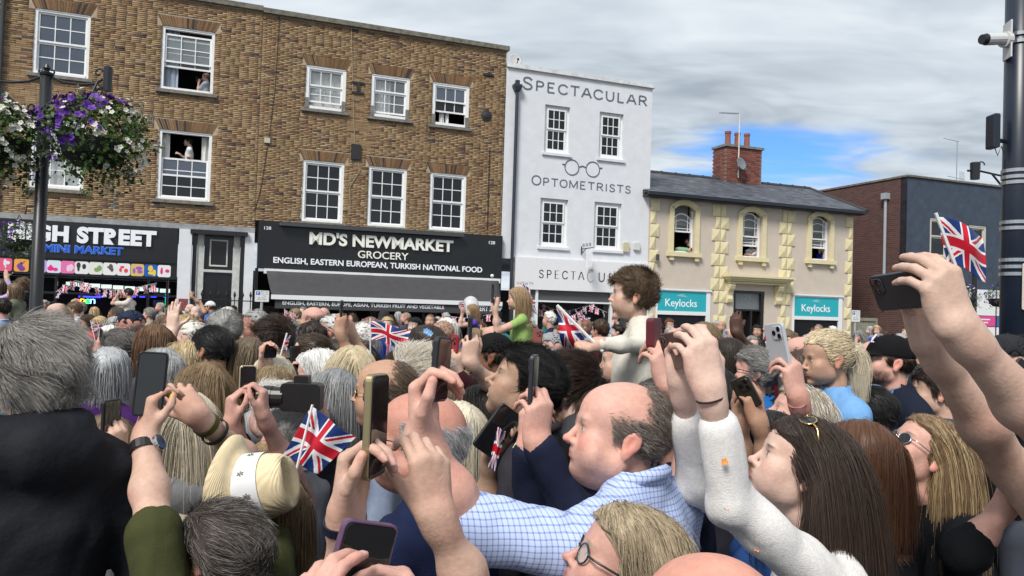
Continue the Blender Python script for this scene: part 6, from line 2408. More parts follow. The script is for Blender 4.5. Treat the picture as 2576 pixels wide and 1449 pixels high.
MB().box(dr0 + 0.1, dr1 - 0.56, 1.6, 1.65, 0.12, dt).build('hall_wall', material('hall_cream', (0.42, 0.41, 0.38), 0.9), Yb)
MB().box(dr0 + 0.38, dr0 + 0.72, 1.55, 1.599, 0.12, dt - 0.35).build('inner_door', M_OLDWHITE, Yb)
M_TEAL = material('turquoise_sign', (0.015, 0.36, 0.42), 0.4)
for kk, txt, bx in ((k1, (1674, 751, 1753, 779), (1655, 731, 1776, 785)), (k2, (2017, 765, 2088, 791), (1999, 746, 2109, 798))):
    sr_ = frect(bx[:2], bx[2:], 0.02)
    q = MB().box(kk[0] - uY0, sr_[0] - uY0, -0.03, 0.12, 0.4, kk[3]).box(sr_[1] - uY0, kk[1] - uY0, -0.03, 0.12, 0.4, kk[3])
    q.box(sr_[0] - uY0, sr_[1] - uY0, -0.03, 0.12, sr_[3], kk[3]).box(sr_[0] - uY0, sr_[1] - uY0, -0.03, 0.12, sr_[2] - 0.12, sr_[2])
    q.box(kk[0] - uY0 - 0.03, kk[1] - uY0 + 0.03, -0.07, -0.031, kk[3] - 0.01, kk[3] + 0.05)
    q.build('shop_window_frame', M_ALU, Yb)
    s_ = MB().box(sr_[0] - uY0, sr_[1] - uY0, -0.015, 0.08, sr_[2], sr_[3]).build('turquoise_sign', M_TEAL, Yb)
    text('Keylocks', frect(txt[:2], txt[2:], 0.02), M_LETW, s_, uY0, -0.016, 0.004, 0.006)
    cx_, cz_ = (sr_[0] + sr_[1]) / 2 - uY0, sr_[3] - 0.13
    q = MB()
    for k in range(4):
        q.tube([(cx_ - 0.22 + 0.06 * k, -0.017, cz_ - 0.03), (cx_ - 0.05 + 0.04 * k, -0.017, cz_ + 0.03 - 0.02 * k), (cx_ + 0.1 + 0.05 * k, -0.017, cz_ + 0.06 - 0.05 * k)], [0.003, 0.009, 0.002], 5)
    q.build('emblem', material('pale_turquoise', (0.35, 0.62, 0.64), 0.5), s_)
    MB().box(sr_[0] - uY0, sr_[1] - uY0, 0.02, 0.03, 0.42, sr_[2] - 0.12).build('shop_glass', M_GLASS, Yb)
p_ = fpt(1649, 648, 0, uY0)
MB().box(p_[0] - .05, p_[0] + .05, -0.16, -0.104, p_[2] - 0.1, p_[2] + 0.1).build('meter_box', material('grey_box', (0.06, 0.06, 0.065), 0.5), Yb)

# ================================================================ flat-roofed building beyond
uR0 = fuv(2282, 500)[0]
Rb_ = bempty('flat_roofed_building', 'flat roofed building with a brown brick side and dark blue painted front', u=uR0)
zR = fuv(2282, 444)[1]
M_BLUEBR = material('dark_blue_brick', (0.040, 0.056, 0.085), 0.7, noise=0.25, nscale=3, bump=0.2)
# brown brick side as a wall texture: pieces too small to tell apart
mt = bpy.data.materials.new('brown_brick')
mt.use_nodes = True
t = mt.node_tree
bt = _n(t, 'ShaderNodeTexBrick')
bt.inputs['Color1'].default_value = (0.105, 0.042, 0.034, 1)
bt.inputs['Color2'].default_value = (0.060, 0.028, 0.026, 1)
bt.inputs['Mortar'].default_value = (0.15, 0.11, 0.10, 1)
bt.inputs['Scale'].default_value = 1.0
bt.inputs['Mortar Size'].default_value = 0.006
bt.inputs['Brick Width'].default_value = 0.225
bt.inputs['Row Height'].default_value = 0.075
tc = _n(t, 'ShaderNodeTexCoord')
sx = _n(t, 'ShaderNodeSeparateXYZ')
cbx = _n(t, 'ShaderNodeCombineXYZ')
t.links.new(tc.outputs['Object'], sx.inputs[0])
t.links.new(sx.outputs[1], cbx.inputs[0])
t.links.new(sx.outputs[2], cbx.inputs[1])
t.links.new(cbx.outputs[0], bt.inputs['Vector'])
t.links.new(bt.outputs['Color'], t.nodes['Principled BSDF'].inputs['Base Color'])
t.nodes['Principled BSDF'].inputs['Roughness'].default_value = 0.9
bp = _n(t, 'ShaderNodeBump')
bp.inputs['Strength'].default_value = 0.4
bp.inputs['Distance'].default_value = 0.01
t.links.new(bt.outputs['Fac'], bp.inputs['Height'])
bp.invert = True
t.links.new(bp.outputs[0], t.nodes['Principled BSDF'].inputs['Normal'])
MB().box(0, 0.25, 0.001, 16, 0.0, zR).build('side_wall', mt, Rb_)
rR = [frect((2338, 615), (2400, 700)), frect((2437, 590), (2482, 660))]
rR = [(r[0], r[1], r[2], r[3] + 0.1) for r in rR]
rR = [frect((2340, 548), (2386, 650)), frect((2437, 566), (2480, 662))]
zRs = fuv(2400, 725)[1]
m = MB()
cells(m, 0, 14, zRs, zR, [(r[0] - uR0, r[1] - uR0, r[2], r[3]) for r in rR], -0.001, 0.3)
m.build('front_wall', M_BLUEBR, Rb_)
MB().box(0.25, 14, 0.4, 16, zR - 0.3, zR - 0.1).build('roof', M_FELT, Rb_)
MB().box(-0.04, 14, -0.06, 0.4, zR, zR + 0.07).box(-0.04, 0.4, 0.401, 16, zR, zR + 0.07).build('roof_edge', M_COPING, Rb_)
for r in rR:
    sash_window(Rb_, r, uR0, ((0.0, 0.55, 1, 1, 0.09), (0.55, 1.0, 1, 1, 0.06)), M_GLASS, fw=0.10, room=False, mat=material('cream_window_paint', (0.50, 0.49, 0.42), 0.6))
u = fuv(2254, 560, 0.0)[0] - uR0
P_ = fuv(2254, 492, -1.5)
u = P_[0] - uR0
pu = -0.10
# drainpipe on the brown side
dpw = 0.9
MB().tube([(pu, dpw, 2.2), (pu, dpw, zR - 0.75)], 0.055, 10).box(pu - 0.12, pu + 0.12, dpw - 0.12, dpw + 0.12, zR - 0.75, zR - 0.52).build('downpipe', material('grey_pipe', (0.32, 0.35, 0.38), 0.5), Rb_)
# shopfront of white panels and posters
M_POST = [material('poster_blue', (0.03, 0.13, 0.27), 0.5), material('poster_pink', (0.62, 0.06, 0.24), 0.5)]
MB().box(0.3, 14, 0.0, 0.2, 0.12, zRs - 0.004).build('shopfront', M_BLKFASCIA, Rb_)
for k in range(5):
    u = fuv(2390, 770)[0] - uR0 + k * 1.25
    z_ = fuv(2430, 792)[1]
    po = MB().box(u, u + 1.15, -0.03, -0.002, z_, z_ + 1.0).build('window_panel', M_ALU, Rb_)
    MB().box(u, u + 1.15, -0.035, -0.004, z_ - 0.42, z_ - 0.02).build('poster', M_POST[k % 2], Rb_)
    MB().box(u + 0.3, u + 0.85, -0.038, -0.0355, z_ - 0.18, z_ - 0.13).box(u + 0.4, u + 0.75, -0.038, -0.0355, z_ - 0.30, z_ - 0.25).build('poster_print', M_ALU, Rb_)
    MB().box(u, u + 1.15, -0.03, -0.002, 0.4, z_ - 0.45).build('window_panel', M_ALU, Rb_)
# aerial on that roof
ae = empty('tv_aerial', label='thin grey television aerial on the dark blue flat roofed building', cat='aerial', mat=FM)
u, z = fuv(2408, 354, -1.0)
MB().tube([(u, 1.0, zR - 0.2), (u, 1.0, z)], 0.02, 6).build('mast', M_STEEL, ae)
q = MB().tube([(u + 0.1, 1.0, z - 0.03), (u - 0.75, 1.0, z + 0.02)], 0.012, 5).tube([(u - 0.5, 1.0, zR + 0.45), (u + 0.4, 1.0, zR + 0.4)], 0.012, 5)
for k in range(7):
    q.tube([(u + 0.15 + k * 0.045, 0.95, zR + 0.15), (u + 0.2 + k * 0.045, 1.05, zR + 0.72)], 0.006, 4)
q.build('aerial_bar', M_STEEL, ae)
# timber gate in the gap
gt = bempty('timber_gate', 'weathered grey green timber gate between the cream house and the brown brick wall', 'gate', u=uY1 + 0.05)
gw = uR0 - uY1 - 0.1
gtop = fuv(2190, 800, -1.2)[1]
M_TIMB = material('weathered_timber', (0.24, 0.24, 0.19), 0.9, noise=0.25, nscale=8)
MB().box(0, 0.10, 1.2, 1.3, 0, gtop).box(gw - 0.1, gw, 1.2, 1.3, 0, gtop).box(gw / 2 - 0.06, gw / 2 + 0.06, 1.2, 1.3, 0, gtop).box(0.1, gw / 2 - 0.06, 1.202, 1.3, gtop - 0.12, gtop).box(gw / 2 + 0.06, gw - 0.1, 1.202, 1.3, gtop - 0.12, gtop).box(0.1, gw / 2 - 0.06, 1.202, 1.3, gtop - 0.95, gtop - 0.85).build('gate_frame', M_TIMB, gt)
for k in range(8):
    u = 0.1 + (gw - 0.2) * k / 8
    MB().box(u + 0.005, u + (gw - 0.2) / 8 - 0.005, 1.24, 1.26, 0.02, gtop - 0.12).build('board', M_TIMB, gt)
# ================================================================ lamp post with hanging baskets, CCTV column, signs
M_LAMP = material('black_iron_paint', (0.012, 0.013, 0.016), 0.38)
M_LEAF = material('leaf', attr=True, rough=0.6, spec=0.3)
M_PURPLE = material('purple_petal', attr=True, rough=0.6, spec=0.2)
M_BASKET = material('basket_liner', (0.012, 0.014, 0.012), 0.8)


def flower_mesh(name, col, n, r, cup, core):
    V, F, C = [(0, 0, 0)], [], [core]
    for i in range(n):
        a = 2 * math.pi * i / n
        for da, rr, z in ((-0.42, 0.75, 0.6), (0, 1.0, 1.0), (0.42, 0.75, 0.6)):
            V.append((r * rr * math.cos(a + da * 6.28 / n * 1.1), r * rr * math.sin(a + da * 6.28 / n * 1.1), cup * r * z))
            C.append(np.array(col) * (1.0 if rr == 1 else 0.85))
        b = 1 + 3 * i
        F += [(0, b, b + 1, b + 2)]
    return mesh(name, V, F, M_PURPLE, np.array(C))


FL_P = [flower_mesh('flower', c, 5, 0.030, 0.45, (0.03, 0.008, 0.08)) for c in ((0.13, 0.035, 0.36), (0.09, 0.02, 0.27), (0.18, 0.07, 0.45))]
FL_W = [flower_mesh('flower', c, 5, 0.022, 0.3, (0.4, 0.42, 0.25)) for c in ((0.72, 0.72, 0.68), (0.66, 0.64, 0.62), (0.74, 0.70, 0.70))]


def basket(label, P, R, seed, nl=2600, npur=110, nwh=130, full=True, wsx=1, parent_group=None):
    r = np.random.default_rng(seed)
    b = empty('hanging_basket', tuple(P), label, 'hanging basket', 'flower baskets on the lamp posts')
    q = MB().lathe([(0.02, -R * 0.62), (R * 0.35, -R * 0.58), (R * 0.60, -R * 0.35), (R * 0.68, -R * 0.02), (R * 0.62, 0.0)], 18)
    q.build('basket_bowl', M_BASKET, b)
    q = MB()
    for k in range(3):
        a = k * 2.09 + 0.4
        q.tube([(R * 0.66 * math.cos(a), R * 0.66 * math.sin(a), 0), (0, 0, R * 1.25)], 0.006, 4)
    q.build('chain', M_IRON, b)
    # leaves through the volume
    d = r.normal(size=(nl, 3))
    d /= np.linalg.norm(d, axis=1)[:, None]
    rad = r.uniform(0.55, 1.0, nl) ** 0.6 * (1 + 0.22 * wob(d, 4, seed))
    p = d * rad[:, None] * np.array((1.0, 1.0, 0.82)) * R
    p[:, 2] += 0.05 * R
    low = p[:, 2] < -0.15 * R
    trail = r.random(nl) < 0.35
    p[low & trail, 2] -= R * r.uniform(0, 0.55, (low & trail).sum())
    p[:, 0] += wsx * R * 0.22 * (p[:, 2] < 0.1 * R) * r.uniform(0.2, 1, nl)
    keep = np.linalg.norm(p / R, axis=1) > 0.5
    p = p[keep]
    n = len(p)
    T = r.normal(size=(n, 3)) + np.array((0, 0, -0.3))
    T /= np.linalg.norm(T, axis=1)[:, None]
    B = np.cross(T, p / R + r.normal(size=(n, 3)) * 0.6)
    B /= np.linalg.norm(B, axis=1)[:, None] + 1e-9
    L = r.uniform(0.022, 0.05, (n, 1)) * (R / 0.36)
    V = np.stack([p - T * L * 0.5, p + B * L * 0.36, p + T * L * 0.5, p - B * L * 0.36], 1).reshape(-1, 3)
    F = np.arange(n * 4).reshape(-1, 4)
    c = np.array((0.045, 0.085, 0.022)) * r.uniform(0.5, 1.6, (n, 1)) * np.where(r.random((n, 1)) < 0.2, np.array((1.5, 1.25, 0.8)), 1.0)
    o = link('foliage', mesh('foliage', V, F, M_LEAF, np.repeat(c, 4, axis=0)), b)
    o['kind'] = 'stuff'

    def fl(meshes, count, zone, sc):
        k = 0
        while k < count:
            dd = r.normal(size=3)
            dd /= np.linalg.norm(dd)
            if not zone(dd):
                continue
            q_ = dd * R * np.array((1.02, 1.02, 0.86)) * (1 + 0.2 * wob(dd[None], 4, seed)[0]) * r.uniform(0.95, 1.06)
            if dd[2] < -0.1 and r.random() < 0.4:
                q_[2] -= R * r.uniform(0, 0.5)
            q_[0] += wsx * R * 0.22 * (1 if q_[2] < 0.1 * R else 0) * r.random()
            m_ = 1 if meshes is FL_P else r.integers(3, 6)
            for j in range(m_):
                o = link('flower', meshes[r.integers(0, len(meshes))], b)
                o.location = tuple(q_ + (r.normal(size=3) * 0.030 * R / 0.36 if j else 0) + np.array((0, 0, 0.05 * R)))
                v_ = Vector(tuple(dd + r.normal(size=3) * 0.45))
                o.rotation_euler = v_.to_track_quat('Z', 'Y').to_euler()
                o.scale = [sc * r.uniform(0.75, 1.2)] * 3
                k += 1
    fl(FL_P, npur, lambda v: (v[0] * wsx < 0.45 and v[2] > -0.35 and v[1] < 0.5), R / 0.36)
    fl(FL_W, nwh, lambda v: (v[0] * wsx > -0.25 and v[1] < 0.6 and (v[2] > 0.5 or v[0] * wsx > 0.3)), R / 0.36)
    return b


LD = 6.6
ltop, lbot = at(100, 180, LD), at(90, 780, LD)
lx, ly = lbot[0], lbot[1]
lp_ = empty('lamp_post', (lx, ly, 0), 'black iron lamp post with scrolled arms carrying two flower baskets', 'lamp post')
zt_ = ltop[2]
MB().tube([(0, 0, 0), (0, 0, 1.0), (0, 0, zt_)], [0.065, 0.052, 0.048], 14).build('column', M_LAMP, lp_, smooth=True)
q = MB().lathe([(0.055, zt_ - 0.02), (0.06, zt_), (0.02, zt_ + 0.02), (0.03, zt_ + 0.045), (0.018, zt_ + 0.075), (0.002, zt_ + 0.08)], 12)
q.build('finial', M_LAMP, lp_)
for s in (1, -1):
    zA = zt_ - 0.03
    q = MB()
    xe = 0.50 * s
    q.tube([(0.04 * s, 0, zA + 0.0), (0.15 * s, 0, zA - 0.045), (0.3 * s, 0, zA - 0.06), (0.42 * s, 0, zA - 0.05), (xe, 0, zA - 0.0)], 0.011, 6)
    q.tube([(0.05 * s, 0, zA - 0.30), (0.10 * s, 0, zA - 0.33), (0.18 * s, 0, zA - 0.30), (0.40 * s, 0, zA - 0.12), (xe, 0, zA - 0.07)], 0.012, 6)
    for cx_, cz_, r0, ph in ((0.045, 0.045, 0.038, 3.1), (0.115, -0.27, 0.045, 4.0), (0.45, 0.045, 0.04, 0.5), (0.46, -0.11, 0.045, 2.5)):
        q.tube([(s * (cx_ + (r0 - 0.0028 * i) * math.cos(ph + i * 0.55)), 0, zA + cz_ + (r0 - 0.0028 * i) * math.sin(ph + i * 0.55)) for i in range(11)], 0.008, 5)
    q.build('scroll_arm', M_LAMP, lp_)
    MB().lathe([(0.036, -0.11), (0.036, 0.10), (0.03, 0.105)], 12, (xe + 0.03 * s, 0, zA)).build('arm_socket', M_LAMP, lp_)
bp1 = at(238, 352, LD - 0.05)
basket('large hanging basket of purple petunias and white geraniums trailing from the right lamp post arm', bp1, 0.40, 11, wsx=1)
bp0 = at(-8, 350, LD - 0.05)
basket('hanging basket of mostly white flowers on the left lamp post arm', bp0, 0.38, 12, wsx=1, npur=50, nwh=170)
# a second, farther lamp post with baskets in front of the mini market
P2 = at(62, 600, 14.0)
lp2 = empty('lamp_post', (P2[0] + 0.25, P2[1] + .1, 0), 'slim black flower basket post in front of the mini market sign', 'lamp post')
MB().tube([(0, 0, 0), (0, 0, P2[2] + 0.75)], 0.045, 10).tube([(0, 0, P2[2] + 0.6), (-0.3, 0, P2[2] + 0.6), (-0.32, 0, P2[2] + 0.45)], 0.015, 6).build('column', M_LAMP, lp2)
basket('small distant flower basket hanging before the mini market lettering', at(45, 602, 14.0), 0.36, 13, nl=900, npur=50, nwh=70)
# far basket on the right by the posters
P3 = at(2470, 750, 15.0)
lp3 = empty('lamp_post', (P3[0] + 0.0, P3[1] + 0.25, 0), 'black post with two flower baskets before the pink and blue posters', 'lamp post')
MB().tube([(0, 0, 0), (0, 0, P3[2] + 0.9)], 0.05, 10).build('column', M_LAMP, lp3)
for dx in (-0.32, 0.32):
    basket('round purple and white flower basket on the post by the pink poster' if dx > 0 else 'round purple and white flower basket on the post by the blue poster', P3 + np.array((dx, 0, 0)), 0.26, 14 + (dx > 0), nl=700, npur=40, nwh=50)

# CCTV column at the right edge
CDp = 5.4
cb_ = at(2553, 830, CDp)
cc = empty('camera_column', (cb_[0], cb_[1], 0), 'thick dark blue steel camera column with banding and a security camera', 'column')
M_COLM = material('dark_blue_column', (0.010, 0.016, 0.030), 0.35, noise=0.25, nscale=4)
MB().tube([(0, 0, 0), (0, 0, 5.4)], [0.098, 0.090], 22).build('column', M_COLM, cc, smooth=True)


def czed(y):
    return at(2553, y, CDp)[2]


q = MB()
for y in (86, 105, 430, 446, 460, 560, 575, 655, 672, 690):
    z = czed(y)
    q.lathe([(0.096, z - 0.012), (0.102, z - 0.012), (0.102, z + 0.012), (0.096, z + 0.012)], 22)
q.build('steel_band', M_STEEL, cc)
M_CAMW = material('camera_white', (0.55, 0.55, 0.56), 0.4)
z = czed(102)
pl = MB().add([(-0.115, -0.10, z - 0.13), (-0.095, 0.02, z - 0.13), (-0.095, 0.02, z + 0.13), (-0.115, -0.10, z + 0.13), (-0.125, -0.098, z - 0.13), (-0.105, 0.022, z - 0.13), (-0.105, 0.022, z + 0.13), (-0.125, -0.098, z + 0.13)],
              [(0, 1, 2, 3), (4, 7, 6, 5), (0, 4, 5, 1), (1, 5, 6, 2), (2, 6, 7, 3), (3, 7, 4, 0)]).build('mount_plate', M_CAMW, cc)
q = MB().tube([(-0.115, -0.05, z), (-0.15, -0.06, z)], 0.055, 14).tube([(-0.15, -0.06, z), (-0.19, -0.07, z + 0.0)], 0.02, 8)
q.build('camera_base', M_CAMW, cc)
q = MB().tube([(-0.15, -0.06, z + 0.005), (-0.30, -0.10, z - 0.018)], [0.040, 0.042], 14)
cm_ = q.build('security_camera', M_CAMW, cc)
MB().tube([(-0.299, -0.10, z - 0.018), (-0.335, -0.109, z - 0.022)], [0.039, 0.033], 14).build('lens_hood', M_BLKPLASTIC, cm_)
zb_ = czed(332)
MB().add([(a - 0.19, b - 0.02, c + zb_) for a, b, c in rbox(0.05, 0.24, 0.09, 0.012)[0]], rbox(0.05, 0.24, 0.09, 0.012)[1]).tube([(-0.17, -0.02, zb_ - 0.06), (-0.09, 0, zb_ - 0.06)], 0.015, 6).build('antenna_box', M_COLM, cc)
MB().tube([(-0.18, -0.03, zb_ - 0.12), (-0.16, -0.03, zb_ - 0.17), (-0.13, -0.02, zb_ - 0.10), (-0.10, -0.03, zb_ - 0.2)], 0.004, 5).build('cable', M_COLM, cc)
# yellow and cream warning sign
z = czed(722)
sg = MB().add([(a + 0.055, b - 0.108, c + z) for a, b, c in rbox(0.16, 0.32, 0.006, 0.012)[0]], rbox(0.16, 0.32, 0.006, 0.012)[1]).build('warning_sign', material('cream_sign', (0.58, 0.52, 0.47), 0.5), cc)
q = MB().prism([(0.02, z + 0.055), (0.10, z + 0.055), (0.06, z + 0.125)], -0.115, -0.1115)
q.build('warning_triangle', material('sign_yellow', (0.75, 0.50, 0.02), 0.5), sg)
q = MB().box(0.045, 0.075, -0.1175, -0.1155, z + 0.068, z + 0.085).box(0.04, 0.055, -0.1175, -0.1155, z + 0.06, z + 0.067).build('camera_symbol', M_BLKPLASTIC, sg)
M_SIGNINK = material('sign_ink', (0.05, 0.05, 0.09), 0.6)
for k, s_ in enumerate(('CCTV IN OPERATION', 'For the purpose', 'of public safety', 'SCHEME MANAGED BY')):
    text(s_, (-0.015, 0.125, z + 0.020 - k * 0.036, z + 0.034 - k * 0.036), M_SIGNINK, sg, 0, -0.1118, 0.0006, 0.01)
# hanging lantern bracket beyond the column
lb = empty('wall_lantern', tuple(at(2453, 430, 9.0)), 'small black lantern socket on a scrolled bracket beside the camera column', 'bracket')
q = MB().lathe([(0.05, -0.10), (0.055, 0.09), (0.05, 0.10)], 12).tube([(0.06, 0, 0), (0.40, 0.05, -0.05), (0.55, 0.08, -0.02)], 0.012, 6).tube([(0.20, 0, -0.03), (0.45, 0.05, -0.28)], 0.012, 6)
q.tube([(0.07 + 0.04 * math.cos(t), 0, 0.07 + 0.04 * math.sin(t)) for t in np.linspace(0, 4.5, 9)], 0.008, 5).tube([(-0.09, 0, 0.0), (-0.05, 0, 0)], 0.012, 6)
q.build('bracket', M_LAMP, lb)
# parking signs
M_SIGNW = material('sign_white', (0.66, 0.67, 0.67), 0.45)
M_SIGNB = material('sign_blue', (0.01, 0.10, 0.38), 0.45)


def parking(label, px, py, d, w, h):
    P = at(px, py, d)
    e_ = empty('parking_sign', (P[0], P[1], 0), label, 'sign', rz=AZ)
    z = P[2]
    MB().tube([(0, 0.03, 0), (0, 0.03, z + h / 2)], 0.03, 8).build('post', material('grey_post', (0.35, 0.35, 0.35), 0.5), e_)
    V, F = rbox(w, h, 0.008, 0.02)
    pl = MB().add([(a, b, c + z) for a, b, c in V], F).build('sign_plate', M_SIGNW, e_)
    MB().box(-w * 0.42, -w * 0.14, -0.007, -0.0045, z + h * 0.12, z + h * 0.42).build('blue_square', M_SIGNB, pl)
    text('P', (-w * 0.34, -w * 0.22, z + h * 0.16, z + h * 0.38), M_LETW, pl, 0, -0.0072, 0.001, 0.02)
    for k, (s_, x0, x1, zz) in enumerate((('Mon - Sat', -0.05, 0.40, 0.33), ('8 am - 6 pm', -0.05, 0.42, 0.14), ('1 hour', 0.05, 0.32, -0.02), ('No return', -0.28, 0.28, -0.20), ('within 1 hour', -0.34, 0.34, -0.34))):
        text(s_, (w * x0, w * x1, z + h * zz, z + h * (zz + 0.09)), M_SIGNINK, pl, 0, -0.0045, 0.0006, 0.01)


parking('white parking sign with a blue P beside the grocery awning', 659, 745, 17.0, 0.30, 0.25)
parking('white parking sign with a blue P on a post beside the timber gate', 2153, 795, 24.0, 0.34, 0.36)
# red notice on the white pilaster
p_ = fpt(461, 766, 0, uA0)
MB().box(p_[0] - 0.11, p_[0] + 0.11, -0.15, -0.142, p_[2] - 0.15, p_[2] + 0.15).build('red_notice', material('red_notice', (0.22, 0.06, 0.06), 0.5, noise=0.4, nscale=20), A)
# bunting ----------------------------------------------------------------
_bf = {}


def bunting(label, pts, d, fw, fh, n, drop=True):
    P = [at(x, y, d + (i * 0.0)) for i, (x, y) in enumerate(pts)]
    base = P[0]
    b = empty('bunting', tuple(base), label, 'bunting')
    P = [p - base for p in P]
    MB().tube([tuple(p) for p in P], 0.004, 4).build('cord', M_STICK, b)
    key = (fw, fh)
    if key not in _bf:
        _bf[key] = []
        for s in range(3):
            def fn(u, v, s=s):
                return np.stack([(v - 0.5) * fw, 0.02 * np.sin(u * 5 + s) + 0.012 * np.sin(v * 6 + 2 * s), -u * fh], 1)
            Pm, F, c = flag_geo(fn, 26, 16)
            _bf[key].append(mesh('flag', Pm, F, M_FLAG, corner=c, smooth=True))
    seg = np.array(P)
    L = np.concatenate([[0], np.cumsum(np.linalg.norm(np.diff(seg, axis=0), axis=1))])
    for k in range(n):
        t = (k + 0.5) / n * L[-1]
        p = np.array([np.interp(t, L, seg[:, i]) for i in range(3)])
        o = link('flag', _bf[key][k % 3], b)
        o.location = tuple(p)
        o.rotation_euler = (random.uniform(-0.25, 0.1), random.uniform(-0.25, 0.25), AZ + random.uniform(-0.9, 0.9))


bunting('string of small union flags sagging across the mini market window', [(140, 735), (165, 716), (190, 706), (215, 712), (250, 724), (285, 730), (330, 726), (365, 718), (395, 712)], 18.0, 0.13, 0.20, 13)
bunting('string of small union flags looped inside the optician window', [(1352, 775), (1372, 788), (1395, 797), (1420, 800), (1450, 790), (1475, 772), (1492, 768), (1508, 778), (1527, 786)], 23.6, 0.14, 0.20, 11)
bunting('second string of union flags higher inside the optician window', [(1360, 762), (1385, 776), (1420, 784), (1455, 776), (1500, 760)], 23.9, 0.13, 0.18, 7)
bunting('line of little union flags below the grocery awning', [(1110, 790), (1140, 797), (1170, 800), (1200, 796), (1240, 790)], 20.5, 0.13, 0.19, 6)
# ================================================================ the crowd: nearest people
NAVY, BLACK, WHITE, GREY = (0.012, 0.016, 0.038), (0.010, 0.011, 0.013), (0.62, 0.63, 0.65), (0.20, 0.21, 0.22)
GN = 'people at the front filming over heads'


def flag_quad(label, tl, tr, br, bl, d, bulge=0.03, dd=(0, 0, 0, 0), n=(90, 46), stick=None, name='union_flag', sr=0.005, grp=None):
    """hand flag cloth spanned between four picture points, rippling in depth"""
    C4 = [at(*p, d + k) for p, k in zip((tl, tr, br, bl), dd)]
    base = np.mean(C4, axis=0)
    e_ = empty(name, tuple(base), label, 'flag', grp)
    C4 = [c - base for c in C4]
    sz = np.linalg.norm(C4[1] - C4[0])

    def fn(u, v):
        u, v = u[:, None], v[:, None]
        p = (C4[0] * (1 - u) + C4[1] * u) * v + (C4[3] * (1 - u) + C4[2] * u) * (1 - v)
        w_ = np.sin(u * 6.5 + v * 1.6) * 0.6 + np.sin(u * 11 - v * 3) * 0.25 + np.sin(v * 5 + u * 2) * 0.3
        p = p + np.array((0.25, 1.0, 0.1)) * w_ * bulge * (0.25 + u)
        p = p + np.array((0, 0, 1)) * np.sin(u * 5) * bulge * 0.35
        return p
    flag_obj('flag_cloth', fn, n[0], n[1], e_)
    if stick:
        a, b = at(*stick[0]), at(*stick[1])
        MB().tube([tuple(a - base), tuple(b - base)], sr, 6).build('flag_stick', M_STICK, e_)
    return e_


def arm(s, w, f, n, pose='pinch', sl='long', e=None, **k):
    return dict(s=s, w=w, f=f, n=n, pose=pose, sl=sl, e=e, **k)


GOLDN = np.array((0.55, 0.40, 0.05))
PINKN = np.array((0.62, 0.36, 0.32))
# grey-haired man in the black hooded jacket
p = person('man with thick windblown grey hair in a black hooded rain jacket', 92, 940, 266, phi=28, hyaw=12, v='mo', skin='red', lift=0.045, hair=('grown', (0.36, 0.34, 0.315), (0.20, 0.185, 0.17)), top=(0.006, 0.007, 0.010),
           wide=1.12, extra=[('e', (0.03, -0.125, -0.215), (0.125, 0.060, 0.085), 0.04), ('c', (-0.085, -0.10, -0.165), (0.085, -0.10, -0.165), 0.036, 0.036, 0.03), ('c', (-0.085, 0.0, -0.185), (-0.085, -0.10, -0.165), 0.028, 0.036, 0.03),
                                 ('c', (0.085, 0.0, -0.185), (0.085, -0.10, -0.165), 0.028, 0.036, 0.03)], fold=0.017, group=GN, topname='rain_jacket', nh=17000, collar=(0.006, 0.007, 0.010), thick=0.02,
           tmat=material('black_nylon', (0.007, 0.008, 0.012), 0.78, spec=0.25, noise=0.15, nscale=12, bump=0.25, bscale=60))
# woman in olive with the big phone
AO = [arm('L', (364, 1096, 1.80), (0.02, 0.10, 1), (0.72, 0.70, 0), 'grip', 'short', (386, 1322, 1.66), r=1.08, nail=GOLDN, cut=0.95, scale=1.08),
      arm('R', (500, 1052, 1.95), (-0.66, 0.05, 0.75), (-0.25, 0.95, -0.1), 'reach', 'short', (668, 1192, 2.2), r=1.0, nail=GOLDN, cut=0.6, scale=1.05)]
p = person('woman with messy short brown hair and olive sleeves lifting a large phone', 552, 1392, 256, phi=62, pitch=14, v='fo', skin='fair', hair=('fluffy', (0.055, 0.042, 0.035), 'grey'), top=(0.050, 0.055, 0.020),
           arms=AO, group=GN, topname='olive_top')
glasses(p, True, True)
phone('large black phone in the gold-nailed hands of the olive sleeved woman', 379, 966, 1.80, (0.02, 0.1, 1), (0.30, -1, 0.0), h=0.150, w=0.066)
strap_on(AO[0], 0.16, 0.0365, 0.022, material('dark_watch_strap', (0.01, 0.01, 0.012), 0.5), 'smart_watch', 'round dark smart watch with silver case on the olive sleeved arm', 'watch', AO[0]['e'], face=0.0215, side=np.array((-0.95, 0.3, 0)))
strap_on(AO[1], 0.10, 0.0315, 0.018, material('olive_paracord', (0.075, 0.065, 0.010), 0.8, noise=0.5, nscale=220), 'bracelet', 'mustard woven bracelet on the raised forearm', 'bracelet', AO[1]['e'], ratio=0.95)
strap_on(AO[1], 0.22, 0.0345, 0.012, material('green_paracord', (0.022, 0.035, 0.018), 0.8, noise=0.5, nscale=220), 'bracelet', 'dark green braided bracelet on the raised forearm', 'bracelet', AO[1]['e'], ratio=0.98)
# long pale blonde woman in grey
p = person('woman with very long pale blonde hair and a grey hooded top, seen from behind', 466, 1072, 182, phi=8, v='f', skin='pale', hair=('long', (0.56, 0.51, 0.41), (0.40, 0.33, 0.22)), top=(0.16, 0.165, 0.17), group=GN, hairL=0.46, wide=1.12,
           extra=[('e', (0, -0.13, -0.25), (0.13, 0.05, 0.06), 0.05)], topname='grey_hoodie', lod=0)
